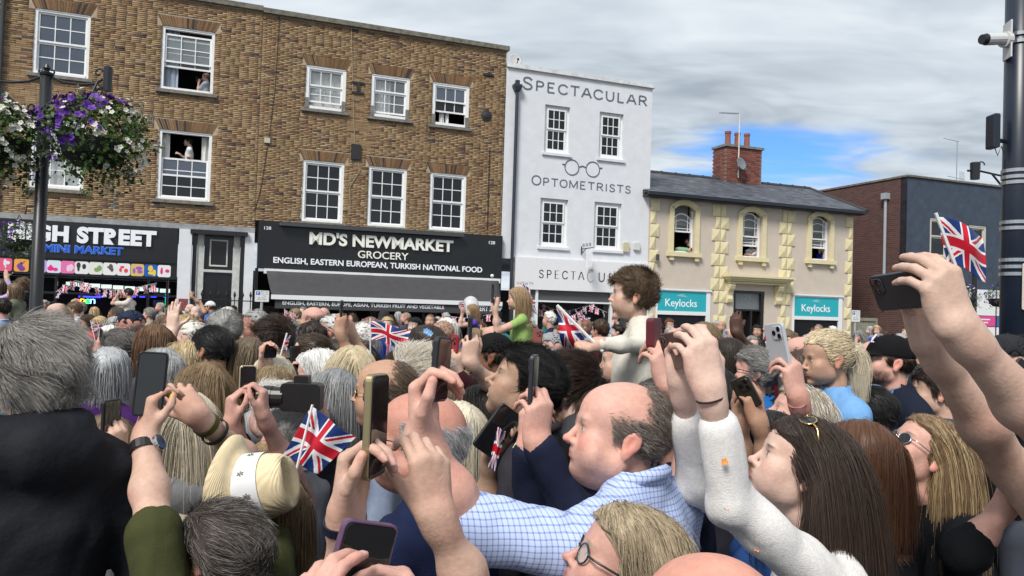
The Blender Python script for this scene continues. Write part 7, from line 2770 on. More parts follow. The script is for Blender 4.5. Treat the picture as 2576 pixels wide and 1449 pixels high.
# straw hat wearer
p = person('person in a straw trilby with white daisy band tipped back', 672, 1290, 172, phi=88, pitch=25, d=2.12, v='f', skin='pink', hair=('bob', 'ltbrown', 'dirty'), top=(0.5, 0.45, 0.42), group=GN)
M_STRAW = material('straw', (0.70, 0.58, 0.37), 0.8, noise=0.10, nscale=30)
_t = M_STRAW.node_tree
_w = _n(_t, 'ShaderNodeTexWave', wave_type='RINGS', rings_direction='Z')
_w.inputs['Scale'].default_value = 70
_tc = _n(_t, 'ShaderNodeTexCoord')
_t.links.new(_tc.outputs['Object'], _w.inputs['Vector'])
_b = _n(_t, 'ShaderNodeBump')
_b.inputs['Strength'].default_value = 0.35
_b.inputs['Distance'].default_value = 0.003
_t.links.new(_w.outputs['Fac'], _b.inputs['Height'])
_t.links.new(_b.outputs[0], _t.nodes['Principled BSDF'].inputs['Normal'])
hp = at(622, 1228, 1.98)
ht = empty('straw_hat', tuple(hp), 'straw trilby hat with a white band printed with daisies', 'hat')
Z = unit((0.93, -0.16, 0.20))
X = unit(np.cross((0, 1, 0.2), Z))
Y = np.cross(Z, X)
RH = np.stack([X, Y, Z], 1)
prof = [(0.150, -0.026), (0.148, -0.016), (0.118, -0.004), (0.090, 0.002), (0.0885, 0.025), (0.086, 0.052), (0.081, 0.078), (0.070, 0.094), (0.052, 0.098), (0.032, 0.092), (0.012, 0.087), (0.001, 0.086)]
V, F = [], []
nn_ = 40
for i, (r_, z_) in enumerate(prof):
    for k in range(nn_):
        a = 2 * math.pi * k / nn_
        rr = r_ * (1.0 + (0.10 * math.cos(a) ** 2 if i < 8 else 0.12 * math.cos(a) ** 2))
        zz = z_ + (0.018 * math.cos(2 * a) * (1 if i < 2 else 0.3 if i < 4 else 0)) - (0.020 * math.exp(-(math.sin(a) * rr / 0.02) ** 2) if i > 7 else 0)
        V.append((rr * math.cos(a), rr * math.sin(a) * 0.92, zz))
for i in range(len(prof) - 1):
    for k in range(nn_):
        F.append((i * nn_ + k, i * nn_ + (k + 1) % nn_, (i + 1) * nn_ + (k + 1) % nn_, (i + 1) * nn_ + k))
HB = link('hat_body', mesh('hat_body', V, F, M_STRAW, smooth=True), ht)
MH = Matrix([list(r_) for r_ in RH]).to_4x4() @ Matrix.Diagonal((0.86, 0.86, 1.25, 1))
HB.matrix_local = MH
b_ = MB()
hv_ = np.array(V).reshape(len(prof), nn_, 3)
ring = np.concatenate([hv_[3] * (1.045, 1.045, 1), hv_[4] * (1.045, 1.045, 1), hv_[5] * (1.045, 1.045, 1)])
b_.add([tuple(q) for q in ring], [(i * nn_ + k, i * nn_ + (k + 1) % nn_, (i + 1) * nn_ + (k + 1) % nn_, (i + 1) * nn_ + k) for i in range(2) for k in range(nn_)])
bd = b_.build('hat_band', material('white_ribbon', (0.70, 0.71, 0.73), 0.7), ht, smooth=True)
bd.matrix_local = MH
fl_ = MB()
for k in range(9):
    a = 0.4 + k * 0.7
    c_ = Vector((0.0945 * (1 + 0.10 * math.cos(a) ** 2) * math.cos(a), 0.0870 * (1 + 0.10 * math.cos(a) ** 2) * math.sin(a), 0.025 + 0.005 * (-1) ** k))
    for j in range(6):
        t_ = j * 1.05
        d_ = Vector((-math.sin(a), math.cos(a), 0)) * math.cos(t_) + Vector((0, 0, 1)) * math.sin(t_)
        fl_.tube([tuple(c_ + d_ * 0.002), tuple(c_ + d_ * 0.008)], 0.0011, 4)
o = fl_.build('daisy_print', material('daisy_line', (0.10, 0.10, 0.05), 0.8), ht)
o.matrix_local = MH
# hands and phone close to the lens
p = person('short person reaching up to film with a purple cased phone', 905, 1720, 330, phi=20, v='f', skin='pink', hair=('bob', 'brown'), top=(0.10, 0.09, 0.09), d=1.2, group=GN, lod=1,
           arms=[arm('L', (752, 1672, 0.84), (0.05, 0.05, 1), (0.45, 0.9, 0), 'pinch', 'three', (700, 1950, 0.95), nail=PINKN),
                 hold('R', 892, 1470, 0.92, (0.22, 0.15, 1), (0.75, -0.9, 0.15), 0.15, 0.076, (1230, 1850, 0.98), low=0.075, side=1, sl='three', nail=PINKN, f=(-0.5, 0.0, 0.85), pose='pinch')])
phone('purple edged phone with dark screen held low in two close hands', 892, 1470, 0.92, (0.22, 0.15, 1), (0.75, -0.9, 0.15), col=(0.10, 0.05, 0.10), h=0.150, w=0.076, rough=0.3)
# second pair of close hands with the gold phone
AG = [hold('L', 944, 1070, 1.12, (0.0, 0.05, 1), (0.94, -0.34, 0.0), 0.150, 0.074, (862, 1560, 1.2), low=0.03, nail=PINKN, r=0.95, f=(0.12, 0.05, 1), scale=1.05), arm('R', (1092, 1292, 1.16), (-0.10, 0.0, 1), (-0.55, 0.8, 0.0), 'claw', None, (1205, 1520, 1.22), nail=PINKN, r=0.95, scale=1.05)]
p = person('short woman with a gold buckled watch raising a gold framed phone', 1010, 1705, 290, phi=15, v='f', skin='fair', hair=('shortf', 'dirty'), top=(0.02, 0.025, 0.05), d=1.42, group=GN, lod=1,
           arms=AG)
phone('gold framed phone with black screen seen nearly edge on', 944, 1070, 1.12, (0.0, 0.05, 1), (0.985, -0.17, 0.0), col=(0.36, 0.30, 0.17), h=0.150, w=0.074, t=0.011, metal=0.7, rough=0.3)
strap_on(AG[0], 0.08, 0.0315, 0.014, material('navy_strap', (0.008, 0.010, 0.025), 0.4), 'wrist_watch', 'navy strapped watch with gold buckle below the gold framed phone', 'watch', AG[0]['e'])
# balding man in navy polo with glasses
p = person('balding sunburnt man with grey fringe, thin glasses and navy polo shirt', 1052, 1104, 268, phi=55, hyaw=32, pitch=6, v='mf', skin='red', hair=('fringe', 'silver'), top=(0.010, 0.016, 0.050), group=GN, topname='polo_shirt', blush=0.8, thick=0.014)
glasses(p, wire=0.0014)
# man in the blue check shirt
MCK = bpy.data.materials.new('blue_check_cotton')
MCK.use_nodes = True
_t = MCK.node_tree
_tc = _n(_t, 'ShaderNodeTexCoord')
_sp = _n(_t, 'ShaderNodeSeparateXYZ')
_t.links.new(_tc.outputs['Object'], _sp.inputs[0])


def _tm(op, a, b=None):
    n_ = _n(_t, 'ShaderNodeMath', operation=op)
    for i, v_ in enumerate((a, b)):
        if v_ is None:
            continue
        if isinstance(v_, (int, float)):
            n_.inputs[i].default_value = v_
        else:
            _t.links.new(v_, n_.inputs[i])
    return n_.outputs[0]


_lines = []
for a_, ex in ((_tm('ADD', _sp.outputs[0], _tm('MULTIPLY', _sp.outputs[1], 0.45)), 0), (_sp.outputs[2], 1)):
    _lines.append(_tm('LESS_THAN', _tm('FRACT', _tm('MULTIPLY', a_, 92.0)), 0.24))
_mx = _tm('MULTIPLY', _tm('ADD', _lines[0], _lines[1]), 0.5)
_rp = _n(_t, 'ShaderNodeValToRGB')
_rp.color_ramp.elements[0].color = (0.44, 0.53, 0.76, 1)
_rp.color_ramp.elements[1].color = (0.13, 0.18, 0.40, 1)
_t.links.new(_mx, _rp.inputs[0])
_bs = _t.nodes['Principled BSDF']
_t.links.new(_rp.outputs[0], _bs.inputs['Base Color'])
_bs.inputs['Roughness'].default_value = 0.85
_bs.inputs['Specular IOR Level'].default_value = 0.15
AC = [hold('L', 1108, 928, 1.40, (0.05, 0.06, 1), (0.90, -0.30, 0), 0.118, 0.062, (1172, 1320, 1.44), low=0.022, sl='short', r=1.12, cut=0.97, scale=1.08, f=(-0.02, 0.05, 1))]
pck = person('balding man in pale blue check shirt with flushed cheek, arm raised filming', 1555, 1088, 285, phi=52, hyaw=42, pitch=10, v='mf', lift=0.075, skin=(0.58, 0.335, 0.27), hair=('thin', (0.23, 0.20, 0.175), (0.13, 0.10, 0.085)), top=(0.4, 0.5, 0.7), tmat=MCK,
             wide=1.22, deep=1.15, blush=1.2, group=GN, topname='check_shirt', nh=14000, thick=0.016, neck=0.015,
             arms=AC)
phone('black phone held upright by the check shirted man', 1108, 928, 1.40, (0.05, 0.06, 1), (0.90, -0.30, 0), h=0.118, w=0.062, t=0.011)
strap_on(AC[0], 0.07, 0.034, 0.018, material('navy_rubber', (0.010, 0.014, 0.030), 0.5), 'wrist_watch', 'navy rubber watch strap on the check shirted man', 'watch', AC[0]['e'], ratio=0.9)
# black-haired smiling man in dark polo
p = person('smiling man with swept black hair and dark grey polo, chin raised', 1318, 966, 200, phi=70, hyaw=23, pitch=22, v='ms', skin='olive', hair=('side', 'black'), top=(0.030, 0.029, 0.036), group=GN, topname='polo_shirt', collar=(0.032, 0.030, 0.038), thick=0.017, blush=0.6, nh=7000,
           arms=[arm('R', (1236, 1150, 2.22), (0.25, 0.0, 1), (0.65, -0.6, 0.2), 'claw', 'short', (1225, 1300, 2.3))])
MB().tube([tuple(at(1292, 1128, 2.10) - p['base']), tuple(at(1318, 1085, 2.13) - p['base']), tuple(at(1342, 1068, 2.2) - p['base'])], 0.0035, 5).build('collar_stripe', material('yellow_white_trim', (0.68, 0.68, 0.35), 0.7), p['root'])
phone('black phone in the fingers of the smiling dark haired man', 1250, 1082, 2.16, (0.55, 0.1, 0.8), (0.5, -0.8, 0.2), h=0.145)
flag_quad('folded union flag on a stick in the smiling dark haired man\'s hand', (1252, 1075), (1270, 1085), (1245, 1185), (1228, 1178), 2.15, 0.008, n=(30, 30))
# hidden owner of the two hands with the edge-on phone
p = person('man in navy jacket hidden behind the check shirted man, hands lifted', 1530, 1085, 205, phi=85, v='m', skin='pink', hair=('short', 'brown'), top=NAVY, d=2.1, group=GN, topname='navy_jacket',
           arms=[hold('L', 1341, 962, 1.92, (0.03, 0, 1), (0.97, -0.22, 0), 0.138, 0.072, (1440, 1290, 1.9), low=0.012, sl='long', pose='claw', n=(-0.55, 0.8, 0), r=1.05, scale=1.06, cr=0.043), arm('R', (1326, 1128, 2.04), (0.05, 0.0, 1), (0.6, 0.5, 0.0), 'pinch', 'long', (1340, 1280, 2.1), r=1.0)])
phone('slim dark phone held edge on before the black haired man', 1341, 962, 1.92, (0.03, 0, 1), (0.97, -0.22, 0), h=0.138, w=0.072, t=0.010, col=(0.02, 0.022, 0.03))
# three young men in a row
p = person('young man with tousled dark curly brown hair looking up to the left', 1432, 962, 148, phi=84, pitch=8, v='m', skin='pale', hair=('mop', (0.024, 0.013, 0.010), 'brown'), top=(0.05, 0.05, 0.06), group=GN, nh=5200)
p = person('tanned young man with short dark hair and a lanyard, face tipped up', 1462, 1012, 146, phi=90, hyaw=6, pitch=14, v='m', skin='tan', hair=('side', 'dkbrown'), top=(0.012, 0.015, 0.03), group=GN, blush=0.3)
MB().tube([tuple(at(1462, 1118, 2.50) - p['base']), tuple(at(1448, 1160, 2.46) - p['base']), tuple(at(1436, 1195, 2.44) - p['base'])], 0.006, 5).build('lanyard', M_BLKPLASTIC, p['root'])
p = person('person with tousled very dark hair seen from behind beside the curly haired man', 1556, 930, 128, phi=50, v='m', skin='fair', hair=('crop', 'dkbrown'), top=(0.04, 0.04, 0.05), group=GN, nh=2600)
# boy carried on shoulders
pm = person('man with short grey hair carrying the boy in the cream sweatshirt', 1566, 908, 134, phi=88, v='m', skin='fair', hair=('buzz', 'grey'), top=(0.10, 0.10, 0.11), d=3.44, group=GN)
pb = person('curly haired boy in cream sweatshirt shouting from a man\'s shoulders', 1590, 742, 114, phi=88, pitch=4, v='co', skin='fair', hair=('curly', (0.085, 0.055, 0.032), 'ltbrown'), top=(0.60, 0.57, 0.50), d=3.42, S=0.88, wide=1.3, deep=1.3, group=GN, nh=6500, topname='sweatshirt', sit=0.62, lod=0, brow=(0.06, 0.04, 0.03),
            arms=[arm('L', (1502, 866, 3.18), (-1, 0, -0.15), (0, 0.6, -0.8), 'fist', 'long', (1560, 868, 3.2), r=1.05)])


def seated_legs(p, col, knee=(0.10, 0.18, -0.70), foot=(0.10, 0.12, -0.98), name='trousers'):
    P = [('e', (0, -0.05, -0.60), (0.14, 0.11, 0.10), 0.05)]
    for k in (1, -1):
        P += [('c', (k * 0.07, -0.02, -0.62), (k * knee[0], knee[1], knee[2]), 0.075, 0.056, 0.04), ('c', (k * knee[0], knee[1], knee[2]), (k * foot[0], foot[1], foot[2]), 0.055, 0.042, 0.02), ('c', (k * foot[0], foot[1], foot[2]), (k * foot[0], foot[1] + 0.10, foot[2] - 0.02), 0.035, 0.03, 0.02)]
    lo, hi = prim_bounds(P)
    V, F = sdf_mesh(P, lo, hi, 0.02)
    return link(name, mesh(name, p['torso'](V), F, M_CLOTH, np.tile(np.array(col), (len(V), 1)), smooth=True), p['root'])


seated_legs(pb, (0.48, 0.47, 0.48))
flag_quad('large furled union flag waved by the boy on shoulders', (1399, 770), (1416, 884), (1496, 885), (1412, 772), 3.18, 0.035, dd=(0, .06, 0.02, 0), stick=((1401, 768, 3.16), (1516, 884, 3.16)), n=(80, 60), sr=0.007)
# burgundy phone wallet
AB = [hold('L', 1645, 838, 1.97, (-0.02, 0, 1), (0.80, 0.3, 0), 0.11, 0.05, (1740, 1080, 2.05), low=0.0, n=(-0.5, 0.85, 0), f=(-0.28, 0, 1), pose='claw', r=0.95), arm('R', (1715, 945, 2.12), (-0.3, 0.1, 1), (0.6, 0.4, 0), 'pinch', None, (1720, 1080, 2.15), r=0.95)]
p = person('person with cropped greying hair hidden behind the bald man, wearing a steel watch', 1672, 1050, 150, phi=80, v='mo', skin='pink', hair=('short', 'dkgrey'), top=NAVY, d=2.2, group=GN,
           arms=AB)
phone('burgundy folding phone case held up by a hand with a ring', 1645, 838, 1.97, (-0.02, 0, 1), (-0.80, 0.55, 0), col=(0.10, 0.010, 0.018), h=0.078, w=0.050, t=0.022, cams=False)
strap_on(AB[0], 0.12, 0.030, 0.014, M_STEEL, 'wrist_watch', 'silver bracelet watch below the burgundy phone case', 'watch', AB[0]['e'], face=0.016, side=np.array((0.3, 1.0, 0)))
# woman in white fuzzy sweater
MFZ = material('white_fuzzy_knit', (0.72, 0.70, 0.685), 0.95, spec=0.1, noise=0.10, nscale=140, bump=0.28, bscale=420)
AW, CW, LW, NW = both((1786, 980, 1.40), (-0.28, 0.05, 1), (-0.15, 0.98, 0), (1838, 1265, 1.44), (1760, 1215, 1.70), 1.06, 'three', r=0.86, cut=0.66)
AW[1] = arm('R', (1716, 968, 1.56), (-0.10, 0.0, 1), (0.15, -0.95, 0.0), 'pinch', 'three', (1750, 1215, 1.66), r=0.86, cut=0.62, scale=1.04)
pw = person('woman with long dark brown hair, gold sunglasses on her head and white fuzzy sweater', 2012, 1172, 265, phi=82, pitch=22, v='f', skin='pale', hair=('longb', (0.030, 0.019, 0.014), (0.050, 0.030, 0.020)), top=(0.6, 0.58, 0.58), tmat=MFZ, group=GN, topname='fuzzy_sweater', nh=12000, hairL=0.52, lips=(0.42, 0.14, 0.14), brow=(0.03, 0.02, 0.016),
            arms=AW)
glasses(pw, True, True, M_GOLD, 0.0022)
phone('brown phone in thick case gripped by the white sweater woman', *CW, LW, NW, col=(0.085, 0.045, 0.036), h=0.150, w=0.074, t=0.014, screen=False)
strap_on(AW[0], 0.06, 0.031, 0.0035, material('brown_hair_tie', (0.03, 0.015, 0.014), 0.8), 'hair_tie', 'brown hair tie worn round the wrist above the white sweater', 'hair tie', AW[0]['e'])
for k, (px, py, c) in enumerate(((1823, 1162, (0.75, 0.22, 0.03)), (1830, 1275, (0.75, 0.16, 0.08)), (1829, 1292, (0.72, 0.16, 0.05)), (1905, 1380, (0.7, 0.25, 0.06)))):
    fm_ = flower_mesh('embroidered_flower', c, 5, 0.007, 0.25, (0.6, 0.3, 0.03))
    o = link('embroidered_flower', fm_, pw['root'])
    o.location = tuple(at(px, py, 1.375 + 0.02 * k) - pw['base'])
    o.rotation_euler = (math.radians(75), 0, math.radians(-10))
# auburn head just behind her
p = person('person with long auburn hair pressed behind the dark haired woman', 2160, 1165, 225, phi=35, v='f', skin='pale', hair=('bob', (0.10, 0.045, 0.024), 'auburn'), top=BLACK, d=2.0, group=GN, hairL=0.26)
# woman at the bottom with glasses
p = person('woman with feathered blonde grey short hair and dark rimmed glasses gazing up', 1572, 1428, 262, phi=90, pitch=26, v='fo', skin='pink', hair=('shortf', (0.36, 0.29, 0.19), (0.12, 0.09, 0.06)), top=(0.2, 0.2, 0.22), d=1.36, group=GN, nh=9000, lips=(0.5, 0.12, 0.13))
glasses(p, wire=0.0020, col=material('green_black_frame', (0.012, 0.022, 0.022), 0.3))
# scalp in front
p = person('person with a smooth sunburnt bald head right in front', 1790, 1640, 300, phi=20, v='mf', skin=(0.60, 0.29, 0.22), hair=None, top=(0.1, 0.1, 0.12), d=0.92, group=GN, S=1.0, blush=0.2)
# sunglasses man in blue
p = person('grey haired man in black sunglasses and bright blue tee', 1890, 935, 122, phi=84, pitch=10, v='mo', skin='pink', hair=('side', (0.30, 0.29, 0.28), 'grey'), top=(0.012, 0.115, 0.36), group=GN, topname='blue_tee', nh=5200)
glasses(p, True, wire=0.0022)
# clear phone hand and laughing woman
AL = [hold('L', 1957, 872, 1.97, (-0.20, 0.05, 1), (0.92, 0.35, 0), 0.12, 0.07, (2035, 1150, 2.02), low=0.012, nail=np.array((0.35, 0.37, 0.42)), r=0.95, n=(-0.6, 0.8, 0), pose='claw')]
p = person('laughing woman with silver blonde hair raising a clear cased phone', 2005, 1050, 150, phi=85, pitch=26, v='fl', skin='pink', hair=('shortf', 'ash', 'white'), top=(0.35, 0.38, 0.5), d=2.6, group=GN,
           arms=AL)
phone('phone in a clear silvery case with ringed fingers round it', 1957, 872, 1.97, (-0.20, 0.05, 1), (0.92, 0.35, 0), col=(0.50, 0.53, 0.56), h=0.120, w=0.070, metal=0.3)
strap_on(AL[0], 0.10, 0.030, 0.022, material('rose_patterned_strap', (0.42, 0.20, 0.19), 0.6, noise=0.6, nscale=90), 'smart_watch', 'rose patterned watch strap on the hand with the clear phone', 'watch', AL[0]['e'])
p = person('person with long pale nails holding a black and gold phone', 1925, 1120, 150, phi=75, v='f', skin='tan', hair=('long', 'black'), top=(0.02, 0.06, 0.2), d=2.45, group=GN,
           arms=[arm('L', (1908, 1062, 2.22), (-0.25, 0, 1), (-0.4, 0.8, 0.2), 'claw', None, (1940, 1180, 2.25), nail=WHITE, r=0.9), arm('R', (1862, 1055, 2.3), (0.1, 0, 1), (0.6, 0.6, 0), 'claw', None, (1870, 1180, 2.35), nail=WHITE, r=0.9)])
phone('black and gold phone tilted in long nailed fingers', 1877, 988, 2.22, (-0.45, 0.1, 0.85), (0.5, 0.7, 0.2), col=(0.02, 0.018, 0.012), h=0.095, w=0.060)
# blonde ponytail woman
pp = person('suntanned woman with sleek blonde ponytail and pale blue vest top looking down', 2078, 900, 146, phi=96, pitch=-6, v='f', skin=(0.45, 0.275, 0.195), hair=('pony', (0.56, 0.46, 0.30), (0.66, 0.57, 0.42)), top=(0.16, 0.34, 0.62), group=GN, topname='vest_top', nh=9000, brow=(0.14, 0.08, 0.045), lips=(0.36, 0.13, 0.11), blush=0.3, lod=0,
            arms=[arm('L', (2110, 1250, 3.0), (-0.4, 0, -0.9), (0, 0.5, -0.5), 'fist', None, (2150, 1150, 3.1), r=1.1)])
tail(pp, [(0, -0.10, 0.035), (0, -0.135, 0.022), (0, -0.150, -0.04), (0, -0.140, -0.13), (0, -0.145, -0.21)], 2600, 0.034, np.array((0.62, 0.54, 0.40)), 0.0016, col2=np.array((0.70, 0.64, 0.52)), end=0.55)
# bearded man in black cap
p = person('bearded man in black baseball cap with white emblem and navy jacket', 2234, 908, 136, phi=84, pitch=4, v='m', skin='pink', hair=('capped', 'dkbrown'), top=(0.10, 0.17, 0.28), beard=(np.array((0.035, 0.022, 0.018)), 0.92), group=GN, topname='blue_tee', lod=0,
           extra=[], wide=1.1, fold=0.003)
em = MB()
for a, b in (((-0.012, 0.103, 0.098), (0.002, 0.093, 0.118)), ((0.004, 0.110, 0.086), (0.012, 0.090, 0.121)), ((0.012, 0.112, 0.082), (0.026, 0.107, 0.084))):
    em.tube([(-(a[0]), a[1] - 0.006, a[2]), (-(b[0]), b[1] - 0.006, b[2])], 0.0035, 5)
ev_ = np.array(em.V)
ev_[:, 0] -= 0.030
ev_[:, 1] -= 0.008
g = cap_hat(p, (0.006, 0.006, 0.007), emb=(ev_, em.F))
Vj, Fj = top_geo('m', {'L': None, 'R': None}, 1, 1.16, 1.1, [], 0.002, 71)
keep = (np.abs(Vj[:, 0]) > 0.06) | (Vj[:, 1] < -0.02)
Fj = Fj[keep[Fj].all(1)]
link('navy_jacket', mesh('navy_jacket', p['torso'](Vj * np.array((1.05, 1.10, 1.0)) + np.array((0, 0, 0.012))), Fj, M_CLOTH, np.tile(np.array((0.010, 0.014, 0.028)), (len(Vj), 1)), smooth=True), p['root'])
# big raised arms at the right
AT, CT, LT, NTt = both((2408, 828, 1.40), (-0.38, 0.0, 1), (-0.16, 0.98, 0), (2665, 1120, 1.50), (2500, 1180, 1.72), 1.15, None, r=1.08)
AT[1] = arm('R', (2345, 872, 1.58), (-0.28, 0.0, 1), (-0.25, -0.9, 0.0), 'pinch', None, (2545, 1180, 1.70), r=1.05, scale=1.14)
p = person('tall man standing off to the right, bare arms stretched over the crowd', 2790, 1210, 330, phi=70, v='m', skin=(0.50, 0.345, 0.275), hair=('short', 'brown'), top=(0.1, 0.1, 0.12), d=1.5, group=GN,
           arms=AT)
phone('matt black phone with one rounded camera bar between two raised bare arms', *CT, LT, NTt, col=(0.022, 0.024, 0.028), h=0.150, w=0.074, t=0.014, rough=0.5)
# woman looking up with sunglasses
p = person('woman in tinted glasses with streaked blonde hair thrown back and black knit top', 2322, 1140, 205, phi=92, pitch=36, v='f', skin='pink', hair=('longb', (0.16, 0.10, 0.055), 'blonde'), top=(0.006, 0.007, 0.009), group=GN, nh=6500, hairL=0.40, topname='knit_top',
           arms=[arm('L', (2530, 1275, 1.75), (0.4, 0.1, 0.9), (-0.3, 0.8, 0), 'fist', 'three', (2430, 1390, 1.75), r=0.95, cut=0.3)])
glasses(p, True, wire=0.0018, col=M_STEEL)
p = person('man in charcoal cap with dark curls and beard at the right side', 2528, 905, 118, phi=78, v='m', skin='fair', hair=None, brow=(0.02, 0.015, 0.012), top=(0.012, 0.012, 0.014), d=3.5, beard=(np.array((0.03, 0.02, 0.016)), 0.7), group=GN)
cap_hat(p, (0.022, 0.024, 0.028))
tail(p, [(0, -0.08, 0.0), (0, -0.105, -0.04), (0, -0.10, -0.09)], 900, 0.045, np.array(HC['black']), 0.003, name='hair', curl=0.6, end=0.9)
flag_quad('large union flag on a white pole above the raised arms', (2358, 546), (2484, 590), (2482, 704), (2384, 663), 4.0, 0.05, dd=(0, 0.1, 0.1, 0), stick=((2354, 536, 4.0), (2466, 835, 4.02)), n=(100, 56), sr=0.009)
flag_quad('shiny union hand flag leaning over the straw hat', (783, 1022), (890, 1100), (800, 1190), (708, 1152), 2.22, 0.012, dd=(0, 0.02, 0, -0.03), stick=((786, 1018, 2.20), (746, 1180, 2.18)), n=(110, 60), sr=0.004)
flag_quad('union flag held up level in front of the grocery', (932, 808), (1028, 829), (1020, 882), (935, 855), 3.5, 0.02, stick=((931, 800, 3.5), (932, 925, 3.5)), n=(90, 46), sr=0.003)
# ================================================================ the crowd: middle rows
GM = 'people in the middle of the crowd'
T = dict(x=0)


def mid(label, x, y, H, phi, v, skin, hs, hcol, top, pitch=0, hc2=None, **k):
    return person(label, x, y, H, phi=phi, pitch=pitch, v=v, skin=skin, hair=(hs, hcol, hc2), top=top, group=GM, **k)


mid('woman with a straight silver bob and purple top seen from behind', 274, 938, 112, 8, 'fo', 'pale', 'bob', (0.40, 0.41, 0.42), (0.045, 0.012, 0.085), hc2='dkgrey', d=3.3, hairL=0.13, nh=3000)
mid('man with thick dark grey wavy hair behind the silver bobbed woman', 297, 878, 88, 57, 'mo', 'fair', 'fluffy', 'dkgrey', (0.08, 0.10, 0.11), hc2='grey', d=4.6, hairL=0.045)
p = mid('man in navy blue baseball cap and glasses in profile', 326, 820, 78, 86, 'mo', 'red', 'capped', 'grey', (0.06, 0.07, 0.09), d=5.6)
cap_hat(p, (0.020, 0.032, 0.062))
glasses(p)
mid('woman with long straight auburn hair turned to the left', 385, 868, 108, 70, 'f', 'pale', 'long', (0.12, 0.062, 0.030), (0.05, 0.05, 0.06), hc2='auburn', d=4.1, hairL=0.36)
mid('woman with grey hair behind the large black phone', 404, 936, 112, 52, 'fo', 'pale', 'shortf', 'silver', (0.2, 0.2, 0.2), d=3.6)
mid('man with glossy black hair and fair ear seen from behind', 531, 878, 122, 66, 'm', 'tan', 'short', (0.008, 0.008, 0.008), (0.02, 0.02, 0.024), d=3.9, nh=4500, wide=1.05)
mid('silver haired man in navy blazer with white collar', 560, 832, 102, 66, 'mo', 'pink', 'side', (0.33, 0.32, 0.30), (0.014, 0.018, 0.034), hc2='silver', d=4.4, collar=(0.6, 0.62, 0.66), wide=1.15)
p = mid('grey haired man in black glasses and pale blue shirt', 642, 815, 76, 88, 'mo', 'red', 'short', (0.26, 0.26, 0.255), (0.35, 0.42, 0.55), d=6.0)
glasses(p)
mid('young man with floppy brown hair and black tee', 690, 850, 102, 80, 'm', 'fair', 'mop', (0.040, 0.025, 0.017), (0.008, 0.008, 0.009), d=4.5, nh=2600, pitch=-4,
    arms=[hold('L', 681, 868, 3.58, (0.04, 0, 1), (0.85, -0.5, 0), 0.12, sl='short')])
phone('black phone upright before the floppy haired young man', 681, 868, 3.58, (0.04, 0, 1), (0.85, -0.5, 0), h=0.12)
mid('woman with ash brown shoulder length hair in front of the silver haired man', 622, 902, 112, 52, 'f', 'pale', 'long', (0.10, 0.075, 0.05), (0.06, 0.06, 0.07), hc2='dirty', d=4.0, hairL=0.34)
mid('woman with cropped white hair and earring beside the raised navy sleeve', 478, 848, 84, 80, 'fo', 'pale', 'short', (0.60, 0.57, 0.52), (0.012, 0.018, 0.045), d=5.0,
    arms=[arm('L', (432, 836, 4.7), (0.0, 0, 1), (0.2, 0.9, 0), 'open', 'long', scale=1.25)])
mid('woman with light blonde tousled hair below the navy sleeve', 470, 912, 100, 70, 'f', 'fair', 'shortf', 'blonde', (0.3, 0.3, 0.32), d=3.9, hc2='pale')
mid('woman with caramel highlighted long hair and dark glasses', 508, 985, 142, 64, 'f', 'fair', 'long', (0.19, 0.125, 0.065), (0.02, 0.02, 0.022), hc2='dirty', d=2.95, nh=4200, hairL=0.40)
mid('woman with a pale blonde bob near the gold cased phone', 684, 950, 112, 47, 'fo', 'pale', 'bob', (0.58, 0.52, 0.40), (0.3, 0.3, 0.32), d=3.7, hairL=0.17)
mid('woman with a streaked blonde crop under the pale blonde bob', 678, 985, 118, 62, 'f', 'pale', 'shortf', 'dirty', (0.2, 0.2, 0.22), hc2='blonde', d=3.4)
mid('person with curly white hair near the gold cased phone', 686, 1040, 118, 60, 'fo', 'pink', 'wispy', 'white', (0.3, 0.3, 0.3), d=3.0, nh=3000)
mid('person with combed white grey hair under the camera lens', 722, 1092, 138, 62, 'fo', 'pink', 'side', (0.46, 0.45, 0.43), (0.25, 0.25, 0.27), hc2='silver', d=2.75, nh=4200)
p = mid('white haired woman in sunglasses lifting a large black camera', 800, 942, 112, 88, 'fo', 'pink', 'shortf', (0.66, 0.65, 0.63), (0.15, 0.15, 0.17), d=3.4, nh=3600, arms=[arm('L', (812, 1052, 2.72), (-0.15, 0, 1), (-0.8, -0.2, 0.1), 'claw', 'long')])
glasses(p, True)
p = mid('woman with long iron grey hair tied in a braid', 838, 1000, 132, 60, 'fo', 'fair', 'long', (0.20, 0.205, 0.21), (0.02, 0.02, 0.025), hc2='silver', d=2.95, nh=4200, hairL=0.30)
tail(p, [(0.0, -0.09, -0.02), (0.02, -0.12, -0.10), (0.03, -0.12, -0.20), (0.03, -0.11, -0.30)], 700, 0.026, np.array((0.11, 0.11, 0.115)), 0.003, name='braid')
mid('woman with smooth straight blonde hair seen from behind', 884, 938, 132, 12, 'f', 'pale', 'long', (0.50, 0.42, 0.27), (0.3, 0.3, 0.32), hc2='pale', d=3.2, nh=5200, hairL=0.34)
mid('young woman with brown ponytail and slim phone to her face', 782, 890, 96, 82, 'f', 'fair', 'pony', (0.050, 0.034, 0.022), (0.10, 0.08, 0.08), d=4.1,
    arms=[hold('L', 745, 905, 3.85, (-0.12, 0, 1), (0.9, -0.4, 0), 0.14, sl='long')])
phone('black phone tilted beside the brown ponytail', 745, 905, 3.85, (-0.12, 0, 1), (0.9, -0.4, 0), h=0.14)
mid('woman with dark brown bobbed hair below the balding man', 782, 848, 84, 60, 'f', 'fair', 'bob', 'dkbrown', (0.05, 0.05, 0.06), d=5.2)
mid('balding dark haired man beside the white haired man in glasses', 786, 806, 70, 72, 'm', 'pink', 'fringe', 'dkbrown', (0.05, 0.06, 0.08), d=6.2)
